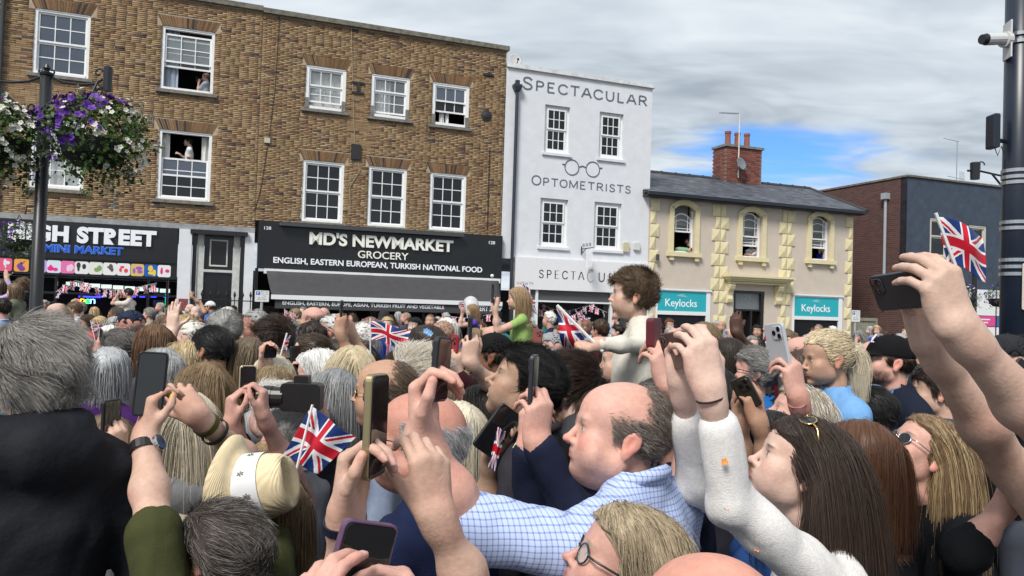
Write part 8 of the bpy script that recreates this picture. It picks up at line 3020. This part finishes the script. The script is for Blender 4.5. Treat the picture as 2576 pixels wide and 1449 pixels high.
p = mid('white haired man in thin glasses near the lace sleeves', 836, 832, 84, 82, 'mo', 'pink', 'short', (0.50, 0.50, 0.49), (0.05, 0.06, 0.08), d=5.3)
glasses(p)
mid('woman with dark hair and closed eyes below the lace sleeve', 848, 900, 88, 84, 'f', 'fair', 'long', 'dkbrown', (0.1, 0.1, 0.1), d=4.4, hairL=0.3)
mid('woman in white lace sleeves filming with both arms raised', 905, 915, 90, 52, 'f', 'tan', 'long', 'dkbrown', (0.62, 0.61, 0.58), d=4.3,
    arms=[hold('L', 857, 786, 4.08, (0.08, 0, 1), (0.9, 0.3, 0), 0.13, e=(886, 912, 4.1), sl='three', cut=0.3, n=(-0.4, 0.9, 0)), arm('R', (888, 845, 4.2), (-0.3, 0, 1), (-0.7, 0.6, 0), 'grip', 'three', (920, 910, 4.2), cut=0.2)])
phone('grey phone high above the lace sleeved arms', 857, 786, 4.08, (0.08, 0, 1), (0.9, 0.3, 0), h=0.13)
p = mid('tanned man in gold rimmed sunglasses behind the gold framed phone', 965, 985, 172, 86, 'mo', 'tan', 'thin', (0.12, 0.085, 0.06), (0.25, 0.3, 0.42), d=2.6, nh=4200)
glasses(p, True, col=M_GOLD)
mid('person with wild wispy white hair and pink scalp', 1052, 946, 118, 77, 'mo', 'pink', 'wispy', (0.62, 0.59, 0.54), (0.2, 0.2, 0.22), hc2='pale', d=3.1, nh=4200)
pg = mid('girl with dark smooth hair, blue flower clip and blue floral dress', 1068, 876, 118, 88, 'f', 'fair', 'bob', (0.030, 0.020, 0.015), (0.30, 0.38, 0.55), d=3.7, nh=3200, hairL=0.20)
for k in range(3):
    fm_ = flower_mesh('hair_clip', (0.10, 0.32, 0.65), 5, 0.016, 0.3, (0.5, 0.6, 0.8))
    o = link('hair_clip', fm_, pg['root'])
    o.location = tuple(at(1072 + k * 5, 833 + k * 3, 3.58) - pg['base'])
    o.rotation_euler = (math.radians(80), 0, 0)
mid('person with pink bald patch and fluffy white hair beside the level flag', 912, 852, 70, 60, 'mo', 'pink', 'wispy', 'white', (0.3, 0.3, 0.33), d=5.6)
mid('man with long silver ponytail and black shirt', 1122, 830, 58, 88, 'mo', 'pink', 'bob', 'white', (0.010, 0.010, 0.011), d=7.2)
p = mid('person in black baseball cap and maroon top turned left', 1238, 895, 108, 76, 'm', 'brown', 'capped', 'black', (0.085, 0.010, 0.022), d=3.9,
        arms=[])
cap_hat(p, (0.008, 0.008, 0.009))
AE = [hold('L', 1181, 835, 2.88, (0.03, 0, 1), (0.97, 0.15, 0), 0.12, e=(1262, 990, 3.0), n=(-0.3, 0.9, 0), low=0.03)]
mid('person reaching a beaded wrist and dark phone above the crowd', 1290, 990, 110, 70, 'f', 'fair', 'long', 'dkbrown', (0.03, 0.03, 0.04), d=3.1,
    arms=AE)
phone('dark phone seen edge on over the beaded wrist', 1181, 835, 2.88, (0.03, 0, 1), (0.97, 0.15, 0), h=0.12)
strap_on(AE[0], 0.10, 0.030, 0.008, M_GOLD, 'bracelet', 'pale beaded bracelet on the reaching wrist', 'bracelet', AE[0]['e'])
mid('woman in patterned cuff with a red phone beside the beaded wrist', 1205, 1000, 100, 60, 'f', 'fair', 'longw', 'black', (0.05, 0.012, 0.02), d=3.4, hairL=0.4, nh=3600,
    arms=[hold('L', 1143, 872, 3.15, (0.05, 0, 1), (0.85, 0.5, 0), 0.10, e=(1190, 1000, 3.2), n=(-0.6, 0.8, 0), pose='claw', low=0.02, sl='long')])
phone('red phone pinched in two fingers', 1143, 872, 3.15, (0.05, 0, 1), (0.85, 0.5, 0), col=(0.25, 0.015, 0.02), h=0.10, w=0.06)
mid('person with long wavy black hair in front of the dark polo', 1206, 1040, 125, 77, 'f', 'fair', 'longw', (0.012, 0.010, 0.010), (0.03, 0.03, 0.03), d=3.0, hairL=0.40, nh=3600)
mid('woman with smooth white blonde bob beside the navy polo', 1146, 1092, 150, 42, 'fo', 'pale', 'bob', (0.62, 0.56, 0.44), (0.2, 0.2, 0.2), d=2.6, hairL=0.22, nh=4200)
mid('person with short ash hair between phones', 1130, 985, 100, 60, 'fo', 'fair', 'shortf', 'ash', (0.2, 0.2, 0.2), d=3.5)
mid('dark haired child head below the level flag', 1002, 922, 78, 52, 'c', 'fair', 'bob', 'dkbrown', (0.25, 0.02, 0.03), d=4.6)
p = mid('man in pale grey cap with curly silver hair', 1384, 876, 70, 62, 'mo', 'pink', 'capped', 'silver', (0.20, 0.30, 0.5), d=5.6, hairL=0.03)
cap_hat(p, (0.28, 0.29, 0.31))
mid('woman with a plain grey bob beside the pale grey cap', 1418, 892, 66, 42, 'fo', 'fair', 'bob', 'grey', (0.1, 0.1, 0.12), d=6.0)
mid('person holding a rust red phone case beside the pale grey cap', 1372, 930, 84, 60, 'f', 'fair', 'bob', 'ltbrown', (0.1, 0.05, 0.05), d=4.8, arms=[hold('L', 1349, 862, 4.45, (0.12, 0, 1), (0.6, 0.7, 0), 0.16, n=(-0.4, 0.8, 0), sl='long')])
phone('rust red phone case held at head height', 1349, 862, 4.45, (0.12, 0, 1), (0.6, 0.7, 0), col=(0.20, 0.06, 0.045), h=0.16)
mid('woman with long straight mousy brown hair before the turquoise sign', 1770, 858, 98, 15, 'f', 'fair', 'long', (0.15, 0.105, 0.06), (0.05, 0.05, 0.06), hc2='dirty', d=4.5, hairL=0.32, nh=2600)
mid('woman with loose dark brown curls behind the sunglasses man', 1828, 905, 110, 52, 'f', 'tan', 'longw', 'dkbrown', (0.03, 0.03, 0.04), d=3.9, hairL=0.26)
mid('person with black straight hair at the blue tee', 1790, 990, 130, 52, 'f', 'fair', 'long', 'black', (0.02, 0.02, 0.03), d=3.1, hairL=0.3)
AD, CD_, LD_, ND_ = both((1852, 838, 4.6), (-0.1, 0, 1), (0.3, 0.9, 0), (1905, 905, 4.7), (1868, 905, 4.9), 1.0)
mid('dark skinned man raising a black phone in landscape with both hands', 1905, 935, 84, 62, 'm', 'dark', 'buzz', 'black', (0.03, 0.03, 0.03), d=4.9,
    arms=AD)
phone('black phone in dark hands in front of the doorway', *CD_, LD_, ND_)
p = mid('man in tan flat cap near the clear phone', 1980, 862, 58, 60, 'mo', 'fair', 'capped', 'grey', (0.1, 0.1, 0.1), d=7.0)
cap_hat(p, (0.16, 0.11, 0.07), 0.03)
mid('man with receding brown hair left of the blonde ponytail', 2010, 890, 88, 72, 'm', 'pink', 'thin', 'brown', (0.2, 0.3, 0.32), d=4.9)
mid('woman with wavy brown hair and mint top by the blonde ponytail', 2012, 935, 100, 62, 'f', 'fair', 'longw', 'brown', (0.35, 0.55, 0.55), d=4.0, hairL=0.22)
mid('woman with dark hair tucked low between the ponytail and the bearded man', 2186, 1040, 96, 40, 'f', 'tan', 'short', 'black', (0.02, 0.02, 0.03), d=3.15)
p = mid('person in navy jacket with short dark hair behind the raised bare arms', 2400, 940, 100, 60, 'm', 'fair', 'short', 'dkbrown', (0.02, 0.03, 0.05), d=4.2)
mid('person with dark cropped hair between the two bare arms', 2352, 985, 120, 72, 'm', 'fair', 'short', 'dkbrown', (0.05, 0.06, 0.07), d=3.4)
phone('pale blue cased phone beside the charcoal cap', 2478, 885, 3.2, (0.05, 0, 1), (-0.3, 0.9, 0), col=(0.40, 0.48, 0.58), h=0.10, w=0.075)
phone('black phone in clear bumper low at the right edge', 2556, 950, 2.7, (0.5, 0, 0.8), (-0.3, 0.9, 0), col=(0.03, 0.03, 0.035), h=0.13, w=0.075)
p = mid('person in plain black cap behind the charcoal cap', 2572, 890, 80, 60, 'm', 'fair', 'capped', 'black', (0.02, 0.02, 0.02), d=4.6)
cap_hat(p, (0.01, 0.01, 0.012))
# phone beside the silver bob and the gold cased phone
p = mid('person in lilac top hidden behind the black jacket with two raised thumbs', 262, 1130, 120, 52, 'f', 'fair', 'long', (0.15, 0.1, 0.06), (0.5, 0.48, 0.6), d=2.5, hairL=0.3,
        arms=[hold('L', 279, 1060, 2.28, (0, 0, 1), (0.96, -0.2, 0), 0.13, e=(305, 1265, 2.3), n=(-0.7, 0.5, 0))])
phone('black phone edge on beside the black rain jacket', 279, 1060, 2.28, (0.0, 0, 1), (0.96, -0.2, 0), h=0.13)
p = mid('person with pale arms lifting a gold cased phone above the straw hat', 690, 1180, 120, 42, 'f', 'pink', 'long', (0.3, 0.22, 0.12), (0.02, 0.02, 0.03), d=2.75,
        arms=[hold('L', 623, 962, 2.43, (0, 0, 1), (0.42, -0.9, 0), 0.108, 0.052, (655, 1215, 2.5), low=0.012, side=-1, f=(-0.06, 0, 1)), hold('R', 623, 962, 2.43, (0, 0, 1), (0.42, -0.9, 0), 0.108, 0.052, (735, 1190, 2.6), low=0.03, side=1)])
phone('black phone in a gold case above two pale forearms', 623, 962, 2.43, (0.0, 0, 1), (0.42, -0.9, 0), col=(0.40, 0.32, 0.22), h=0.108, w=0.052, metal=0.3)
# camera with lens
cm = empty('camera', tuple(at(760, 998, 2.62)), 'large black camera with a long ribbed lens', 'camera')
V, F = rbox(0.135, 0.095, 0.06, 0.015)
MB().add([(a, b, c) for a, b, c in V], F).add([(a * 0.35, b * 0.8, c * 0.3 + 0.058) for a, b, c in V], F).build('camera_body', M_BLKPLASTIC, cm)
q = MB().tube([(-0.06, -0.0, -0.005), (-0.10, 0.0, -0.005)], 0.036, 16).tube([(-0.10, 0, -0.005), (-0.13, 0, -0.005)], 0.039, 16).tube([(-0.131, 0, -0.005), (-0.165, 0, -0.005)], 0.036, 16)
lo_ = q.build('lens', M_BLKPLASTIC, cm)
MB().tube([(-0.166, 0, -0.005), (-0.168, 0, -0.005)], 0.030, 16).build('lens_glass', M_LENS, lo_)

# ---------------------------------------------------------------- children and people who stand out farther back
GF = 'people across the street'
pc_ = person('man under the girl in the green tee', 1300, 905, 70, phi=88, v='m', skin='fair', hair=('short', 'brown'), top=(0.10, 0.07, 0.07), d=6.6, group=GM)
pgirl = person('fair haired girl in lime green tee filming from an adult\'s shoulders', 1302, 752, 58, phi=88, v='c', skin='fair', hair=('long', (0.30, 0.20, 0.11), 'dirty'), top=(0.28, 0.42, 0.13), d=6.6, group=GM, sit=0.62, nh=1500, lod=1, hairL=0.34,
               arms=[arm('L', (1246, 772, 6.4), (0.0, 0, 1), (0.3, 0.9, 0), 'grip', 'short', scale=0.9, cut=0.35), arm('R', (1242, 775, 6.6), (0.0, 0, 1), (0.3, 0.9, 0), 'grip', 'short', scale=0.9, cut=0.35)])
seated_legs(pgirl, (0.6, 0.6, 0.62))
phone('black phone in the hands of the girl in the green tee', 1239, 738, 6.4, (0, 0, 1), (0.9, 0.2, 0), h=0.16)
flag_quad('small union flag behind the girl in the green tee', (1312, 714), (1330, 722), (1352, 790), (1336, 786), 6.9, 0.02, n=(44, 26), stick=((1302, 738, 6.85), (1336, 786, 6.9)))
pv = person('long haired girl in purple padded vest waving a flag on someone\'s shoulders', 1188, 782, 34, phi=86, v='c', skin='fair', hair=('long', (0.22, 0.14, 0.07), 'dirty'), top=(0.10, 0.06, 0.32), d=11.6, group=GM, sit=0.62, nh=700, lod=1, hairL=0.32,
            arms=[arm('L', (1164, 786, 11.4), (-0.2, 0, 1), (0, 1, 0), 'fist', 'short')])
seated_legs(pv, (0.1, 0.1, 0.2))
person('adult beneath the girl in the purple vest', 1188, 868, 40, phi=86, v='m', skin='fair', hair=('short', 'brown'), top=(0.2, 0.03, 0.04), d=11.6, group=GM)
flag_quad('little union flag in the purple vest girl\'s hand', (1152, 764), (1170, 756), (1172, 770), (1155, 776), 11.3, 0.02, n=(40, 22), stick=((1170, 752, 11.3), (1176, 800, 11.3)))
bl_ = empty('balloon', tuple(at(1184, 770, 12.2)), 'pale translucent balloon beside the girl in the purple vest', 'balloon')
MB().lathe([(0.002, -0.16)] + [(0.13 * math.sin(t), -0.15 * math.cos(t) + 0.01) for t in np.linspace(0.25, 3.0, 12)] + [(0.001, 0.16)], 18).build('balloon_skin', material('balloon_rubber', (0.75, 0.76, 0.76), 0.2, alpha=0.6), bl_, smooth=True)
MB().tube([(0, 0, -0.16), (0.02, 0, -0.5)], 0.004, 4).build('string', M_STICK, bl_)
# children at the far left
k1_ = person('little girl in khaki jacket lifted above the crowd', 36, 732, 36, phi=88, v='c', skin='fair', hair=('long', 'ltbrown', 'dirty'), top=(0.14, 0.15, 0.11), d=9.8, group=GF, sit=0.62, lod=1, hairL=0.18, nh=700)
seated_legs(k1_, (0.45, 0.38, 0.6))
person('adult carrying the girl in the khaki jacket', 30, 815, 42, phi=85, v='m', skin='pink', hair=('short', 'grey'), top=(0.2, 0.2, 0.22), d=9.8, group=GF)
k2_ = person('boy in black track top with white stripe lifted above the crowd', 58, 720, 34, phi=92, v='c', skin='fair', hair=('mop', 'ltbrown'), top=(0.010, 0.011, 0.015), d=10.4, group=GF, sit=0.62, lod=1, nh=700)
seated_legs(k2_, (0.02, 0.02, 0.03))
person('adult carrying the boy in the black track top', 62, 808, 40, phi=85, v='m', skin='fair', hair=('short', 'brown'), top=(0.1, 0.1, 0.12), d=10.4, group=GF)
k3_ = person('toddler in lilac top with an arm stretched up at the left', 2, 722, 36, phi=88, v='c', skin='fair', hair=('bob', 'brown'), top=(0.45, 0.38, 0.6), d=9.9, group=GF, sit=0.62, lod=1, nh=500, arms=[arm('L', (16, 700, 9.8), (-0.1, 0, 1), (0, 1, 0), 'open', 'long')])
seated_legs(k3_, (0.4, 0.36, 0.5))
person('adult carrying the toddler in lilac', -4, 806, 40, phi=85, v='f', skin='pink', hair=('short', 'silver'), top=(0.3, 0.3, 0.3), d=9.9, group=GF)
person('man in stone tee filming from above the crowd by the mini market', 322, 738, 24, phi=86, v='m', skin='fair', hair=('short', 'black'), top=(0.56, 0.51, 0.46), d=17.5, group=GF, lod=1, nh=500, topname='stone_tee',
       arms=[arm('L', (297, 740, 17.3), (0, 0, 1), (0.5, 0.8, 0), 'grip', 'short'), arm('R', (294, 750, 17.5), (0, 0, 1), (0.5, 0.8, 0), 'grip', 'short')])
phone('pale phone in the hands of the man in the stone tee', 291, 736, 17.3, (0, 0, 1), (0.9, 0.3, 0), col=(0.5, 0.5, 0.52))
p = person('woman with long blonde waves and sage top smiling toward the street', 161, 792, 38, phi=172, v='f', skin='tan', hair=('long', (0.40, 0.32, 0.20), 'blonde'), top=(0.20, 0.26, 0.20), d=11.0, group=GF, lod=1, nh=900, hairL=0.28)
person('young man with fair crop and white sports tee', 186, 778, 42, phi=100, v='m', skin='pink', hair=('short', 'ltbrown'), top=(0.60, 0.62, 0.66), d=11.6, group=GF, lod=1)
p = person('woman with short dark hair, sunglasses and coral red dress', 220, 812, 36, phi=125, v='f', skin='tan', hair=('shortf', 'brown'), top=(0.55, 0.05, 0.06), d=10.6, group=GF, lod=1)
glasses(p, True)
person('tanned man with cropped hair and grey tee tilting his head back', 292, 790, 38, phi=90, pitch=14, v='m', skin='brown', hair=('buzz', 'dkgrey'), top=(0.13, 0.14, 0.16), d=11.4, group=GF, lod=1)
person('man with short grey hair by the green light strip', 375, 790, 32, phi=85, pitch=12, v='mo', skin='pink', hair=('short', 'grey'), top=(0.3, 0.27, 0.2), d=13.5, group=GF, lod=1)
p = person('balding man with dark glasses near the white pilaster', 438, 790, 40, phi=60, v='m', skin='fair', hair=('fringe', 'dkbrown'), top=(0.10, 0.11, 0.13), d=10.8, group=GF, lod=1)
p = person('man in white cap and blue vest punching the air by the black door', 528, 772, 30, phi=85, v='m', skin='tan', hair=('capped', 'brown'), top=(0.03, 0.13, 0.5), d=15.2, group=GF, lod=1,
           arms=[arm('L', (481, 746, 15.0), (-0.2, 0, 1), (0, 1, 0), 'fist', None, (505, 765, 15.1))])
cap_hat(p, (0.68, 0.68, 0.68))
p = person('bearded man in grey cap and red top by the black door', 498, 792, 28, phi=92, v='m', skin='tan', hair=('capped', 'grey'), top=(0.4, 0.03, 0.04), d=15.6, group=GF, beard=(np.array((0.2, 0.19, 0.18)), 0.8), lod=1)
cap_hat(p, (0.10, 0.11, 0.11))
# helmeted officer
p = person('police officer in tall black helmet in front of the grocery', 964, 806, 34, phi=120, v='m', skin='fair', hair=('buzz', 'brown'), top=(0.008, 0.009, 0.012), d=13.5, group=GF, lod=1)
h_ = MB().lathe([(0.125, 0.015), (0.118, 0.03), (0.10, 0.04), (0.095, 0.09), (0.085, 0.14), (0.06, 0.18), (0.02, 0.20), (0.001, 0.202)], 18, (0, -0.01, 0))
hv = np.array(h_.V)
hv[:, 1] *= 1.15
head_child(p, 'helmet', (hv, h_.F), material('black_felt', (0.008, 0.008, 0.010), 0.8))
# at the windows
GW = 'people leaning from the windows'


def inwin(label, x, y, H, d, **k):
    return person(label, x, y, H, d=d, group=GW, legs=False, lod=1, **k)


dA = fdepth(505, 210, -0.38)
inwin('bald man in grey polo filming at the upper window of the brick building', 518, 194, 24, dA, phi=86, v='mo', skin='pink', hair=('fringe', 'grey'), top=(0.26, 0.29, 0.34), arms=[arm('L', (500, 208, dA - 0.1), (-0.1, 0, 1), (0.4, 0.8, 0), 'grip', 'short')])
phone('black phone of the bald man at the upper window', 495, 200, dA - 0.1, (0, 0, 1), (0.9, 0, 0))
dA = fdepth(473, 370, -0.34)
inwin('young man in white tee resting his arms on the lowered sash', 473, 357, 25, dA, phi=112, v='m', skin='fair', hair=('short', 'black'), top=(0.68, 0.68, 0.70), arms=[arm('R', (452, 388, dA - 0.2), (-0.6, 0, 0.4), (0, 0, -1), 'fist', 'short'), arm('L', (478, 394, dA - 0.22), (-0.9, 0, -0.1), (0, 0, -1), 'fist', 'short')])
dY = [fdepth(x, 620, -0.42) for x in (1720, 1890, 2063)]
inwin('dark bearded man in black tee at the first cream house window', 1731, 608, 18, dY[0], phi=100, pitch=18, v='m', skin='tan', hair=('short', 'black'), top=(0.02, 0.02, 0.025), beard=(np.array((0.02, 0.015, 0.012)), 0.9), arms=[arm('L', (1738, 620, dY[0] - 0.2), (-0.2, 0, 1), (0, 1, 0), 'grip', 'short')])
cu_ = empty('cushion', tuple(at(1718, 629, dY[0] - 0.3)), 'sage green cushion on the first cream house window sill', 'cushion')
P_ = [('e', (0, 0, 0), (0.26, 0.10, 0.09), 0.02), ('e', (-0.12, 0, 0.03), (0.16, 0.09, 0.06), 0.04)]
V, F = sdf_mesh(P_, (-0.4, -0.2, -0.2), (0.4, 0.2, 0.2), 0.025)
link('cover', mesh('cover', V, F, M_CLOTH, np.tile(np.array((0.20, 0.34, 0.22)), (len(V), 1)), smooth=True), cu_)
p = inwin('grey haired man in striped shirt with a camera at the middle cream house window', 1890, 616, 19, dY[1], phi=150, pitch=-12, v='mo', skin='pink', hair=('short', 'grey'), top=(0.42, 0.45, 0.48), tmat=material('striped_shirt', (0.45, 0.47, 0.5), 0.8, noise=0.5, nscale=25, stretch=(6, 6, 0.3)),
          arms=[arm('L', (1880, 640, dY[1] - 0.3), (-0.6, -0.3, 0.1), (0, 0, -1), 'grip', 'short'), arm('R', (1895, 642, dY[1] - 0.3), (-0.8, -0.2, 0.1), (0, 0, -1), 'grip', 'short')])
inwin('blonde woman in royal blue jacket at the last cream house window', 2068, 627, 19, dY[2], phi=140, v='f', skin='tan', hair=('bob', 'pale', 'blonde'), top=(0.008, 0.02, 0.22))

# ---------------------------------------------------------------- the rest of the crowd
used = [np.array(o.location)[:2] for o in PEOPLE]
rc = np.random.default_rng(21)
HAIRN = {'black': 'black', 'dkbrown': 'dark brown', 'brown': 'brown', 'ltbrown': 'light brown', 'dirty': 'sandy', 'blonde': 'blonde', 'white': 'white', 'silver': 'silver', 'grey': 'grey', 'auburn': 'auburn'}
TOPS = [('navy', (0.012, 0.018, 0.045)), ('black', (0.010, 0.010, 0.012)), ('white', (0.58, 0.58, 0.60)), ('charcoal', (0.045, 0.047, 0.052)), ('red', (0.34, 0.025, 0.035)), ('pale blue', (0.26, 0.36, 0.52)),
        ('cream', (0.52, 0.48, 0.40)), ('olive', (0.07, 0.075, 0.035)), ('pink', (0.52, 0.20, 0.25)), ('teal', (0.02, 0.14, 0.16)), ('grey', (0.22, 0.22, 0.23)), ('royal blue', (0.02, 0.06, 0.30)), ('maroon', (0.10, 0.012, 0.022)), ('lilac', (0.36, 0.30, 0.48))]
STY = [('m', 'short'), ('m', 'side'), ('m', 'crop'), ('mo', 'short'), ('mo', 'fringe'), ('mf', 'thin'), ('f', 'bob'), ('f', 'long'), ('f', 'longw'), ('fo', 'shortf'), ('fo', 'bob'), ('m', 'buzz')]
STYN = {'short': 'short', 'side': 'side parted', 'crop': 'cropped', 'fringe': 'balding', 'thin': 'thinning', 'bob': 'bobbed', 'long': 'long straight', 'longw': 'long wavy', 'shortf': 'feathered short', 'buzz': 'shaven'}
SPOT = [(-9e9, -6.2, 'before the mini market'), (-6.2, -4.3, 'before the black door'), (-4.3, 0.3, 'before the grocery'), (0.3, 4.6, 'before the optician'), (4.6, 7.3, 'before the first turquoise sign'), (7.3, 9.6, 'before the arched doorway'), (9.6, 11.9, 'before the last turquoise sign'), (11.9, 9e9, 'toward the posters')]
nfar = 0
HM = {k: material('hair_' + k, HC[k], 0.55, spec=0.3, noise=0.35, nscale=120) for k in HAIRN}
TM = {n_: material('top_' + n_.replace(' ', '_'), c_, 0.85, spec=0.15, noise=0.12, nscale=30) for n_, c_ in TOPS}
PROTO = {}


def far_person(lab, X_, Y_, zc, face, v, st, hcn, tn, sk_, dep, armed, wx, wy):
    """figures across the street share their shapes; hair and clothes take their own material"""
    key = (v, st, sk_ if sk_ in ('tan', 'brown') else ('pale', 'pink')[int(abs(X_ * 10)) % 2], armed)
    px, py, _ = to_px((X_, Y_, zc))
    if key not in PROTO:
        am = []
        if armed:
            am = [hold('L', px - 150 / dep, py - 8 / dep, dep - 0.1, (0.05, 0, 1), (0.8, 0.5, 0), n=(0.3, 0.9, 0), sl=('long', 'short')[len(PROTO) % 2])]
        q = person(lab, px, py, 10, phi=face, pitch=rc.normal(3, 6), hyaw=rc.normal(0, 12), v=v, skin=key[2], hair=(st, hcn), top=(0.1, 0.1, 0.1), d=dep, arms=am, group='people filling the street behind', lod=2, seed=len(PROTO) * 7 + 3)
        PROTO[key] = (q['root'], face, q['Pc'][2], q)
        root = q['root']
        da = 0.0
    else:
        src, f0, z0, q = PROTO[key]
        root = src.copy()
        COL.objects.link(root)
        da = math.radians(face - f0) if not armed else math.radians(np.clip(face - f0, -18, 18))
        root.location = (X_, Y_, 0)
        root.rotation_euler = (0, 0, da)
        root.scale = (1, 1, zc / z0)
        root['label'] = lab
        PEOPLE.append(root)
        for ch in src.children:
            c_ = ch.copy()
            c_.parent = root
            COL.objects.link(c_)
    for ch in root.children:
        nm = ch.name.split('.')[0]
        if nm in ('hair', 'top'):
            ch.material_slots[0].link = 'OBJECT'
            ch.material_slots[0].material = HM[hcn] if nm == 'hair' else TM[tn]
    return root, q, da


for d, n_, zc_ in ((5.6, 12, 1.50), (6.5, 15, 1.50), (7.5, 17, 1.50), (8.7, 18, 1.50), (10.0, 20, 1.485), (11.6, 22, 1.485), (13.4, 24, 1.485), (15.6, 26, 1.485), (17.8, 22, 1.485), (20.5, 16, 1.485)):
    half = 0.70 * d
    for k in range(n_):
        X_ = -half + 2 * half * (k + rc.uniform(0.15, 0.85)) / n_
        Y_ = d + rc.uniform(-0.35, 0.35)
        if ((np.array((X_, Y_, 0)) - FO) @ FN) < 0.7:
            continue
        if any(np.hypot(*(q - np.array((X_, Y_)))) < 0.42 for q in used):
            continue
        used.append(np.array((X_, Y_)))
        v, st = STY[rc.integers(0, len(STY))]
        hcn = str(rc.choice(list(HAIRN), p=[0.12, 0.17, 0.17, 0.12, 0.08, 0.09, 0.07, 0.07, 0.07, 0.04]))
        if v in ('mo', 'fo'):
            hcn = str(rc.choice(['white', 'silver', 'grey', 'grey']))
        tn, tcol = TOPS[rc.integers(0, len(TOPS))]
        zc = zc_ + (0.0 if v[0] == 'm' else -0.08) + rc.normal(0, 0.045)
        face = rc.normal(82, 22) if d < 9.5 else (rc.normal(95, 25) if rc.random() < 0.5 else rc.normal(150, 25))
        px, py, dep = to_px((X_, Y_, zc))
        uu = fuv(px, 700)[0]
        spot = [s for a, b, s in SPOT if a <= uu < b][0]
        row = '' if d < 8 else ('midway ' if d < 12.5 else 'far ')
        lab = '%s %s haired person in %s %s%s' % (STYN[st], HAIRN[hcn], tn, row, spot)
        armed = bool(rc.random() < 0.2 and d > 6)
        sk_ = str(rc.choice(['fair', 'pale', 'pink', 'tan', 'brown', 'olive'], p=[0.32, 0.2, 0.22, 0.14, 0.05, 0.07]))
        root, q, da = far_person(lab, X_, Y_, zc, face, v, st, hcn, tn, sk_, dep, armed, 0, 0)
        nfar += 1
        if armed:
            off_ = at(*to_px(q['Pc'])[:2], q['d']) * 0
            P0 = at(to_px(q['Pc'])[0] - 150 / q['d'], to_px(q['Pc'])[1] - 8 / q['d'], q['d'] - 0.1) - q['base']
            P1 = rot('Z', da) @ P0 * np.array((1, 1, root.scale[2])) + np.array(root.location)
            u_ = rot('Z', da) @ np.array((0.8, 0.5, 0))
            phone('phone of the ' + lab.replace(' person', ''), *to_px(P1), (0.05, 0, 1), tuple(u_), col=[(0.012, 0.012, 0.014), (0.3, 0.3, 0.32), (0.25, 0.12, 0.12)][rc.integers(0, 3)], group='phones held up across the street')
flag_quad('pair of crossed hand flags behind the blue cap', (228, 812), (272, 820), (268, 838), (232, 836), 9.5, 0.04, n=(40, 22), stick=((228, 806, 9.5), (240, 860, 9.5)))
flag_quad('small union flag raised before the grocery window', (716, 780), (729, 784), (726, 800), (713, 797), 12.0, 0.02, n=(32, 18), stick=((716, 777, 12), (718, 815, 12)))
flag_quad('second small union flag beside the grocery window', (738, 788), (750, 793), (745, 808), (734, 804), 12.3, 0.02, n=(32, 18), stick=((738, 786, 12.3), (738, 820, 12.3)))
flag_quad('union flag bunch in front of the optician window', (1454, 790), (1484, 798), (1480, 816), (1456, 810), 14.0, 0.05, n=(40, 22), stick=((1462, 780, 14), (1474, 830, 14)))
flag_quad('narrow folded union flag beside the ponytail', (716, 850), (728, 842), (722, 880), (706, 884), 3.9, 0.01, n=(30, 20), stick=((722, 838, 3.9), (706, 895, 3.9)))
for o in PEOPLE:
    if '_d' in o:
        del o['_d']
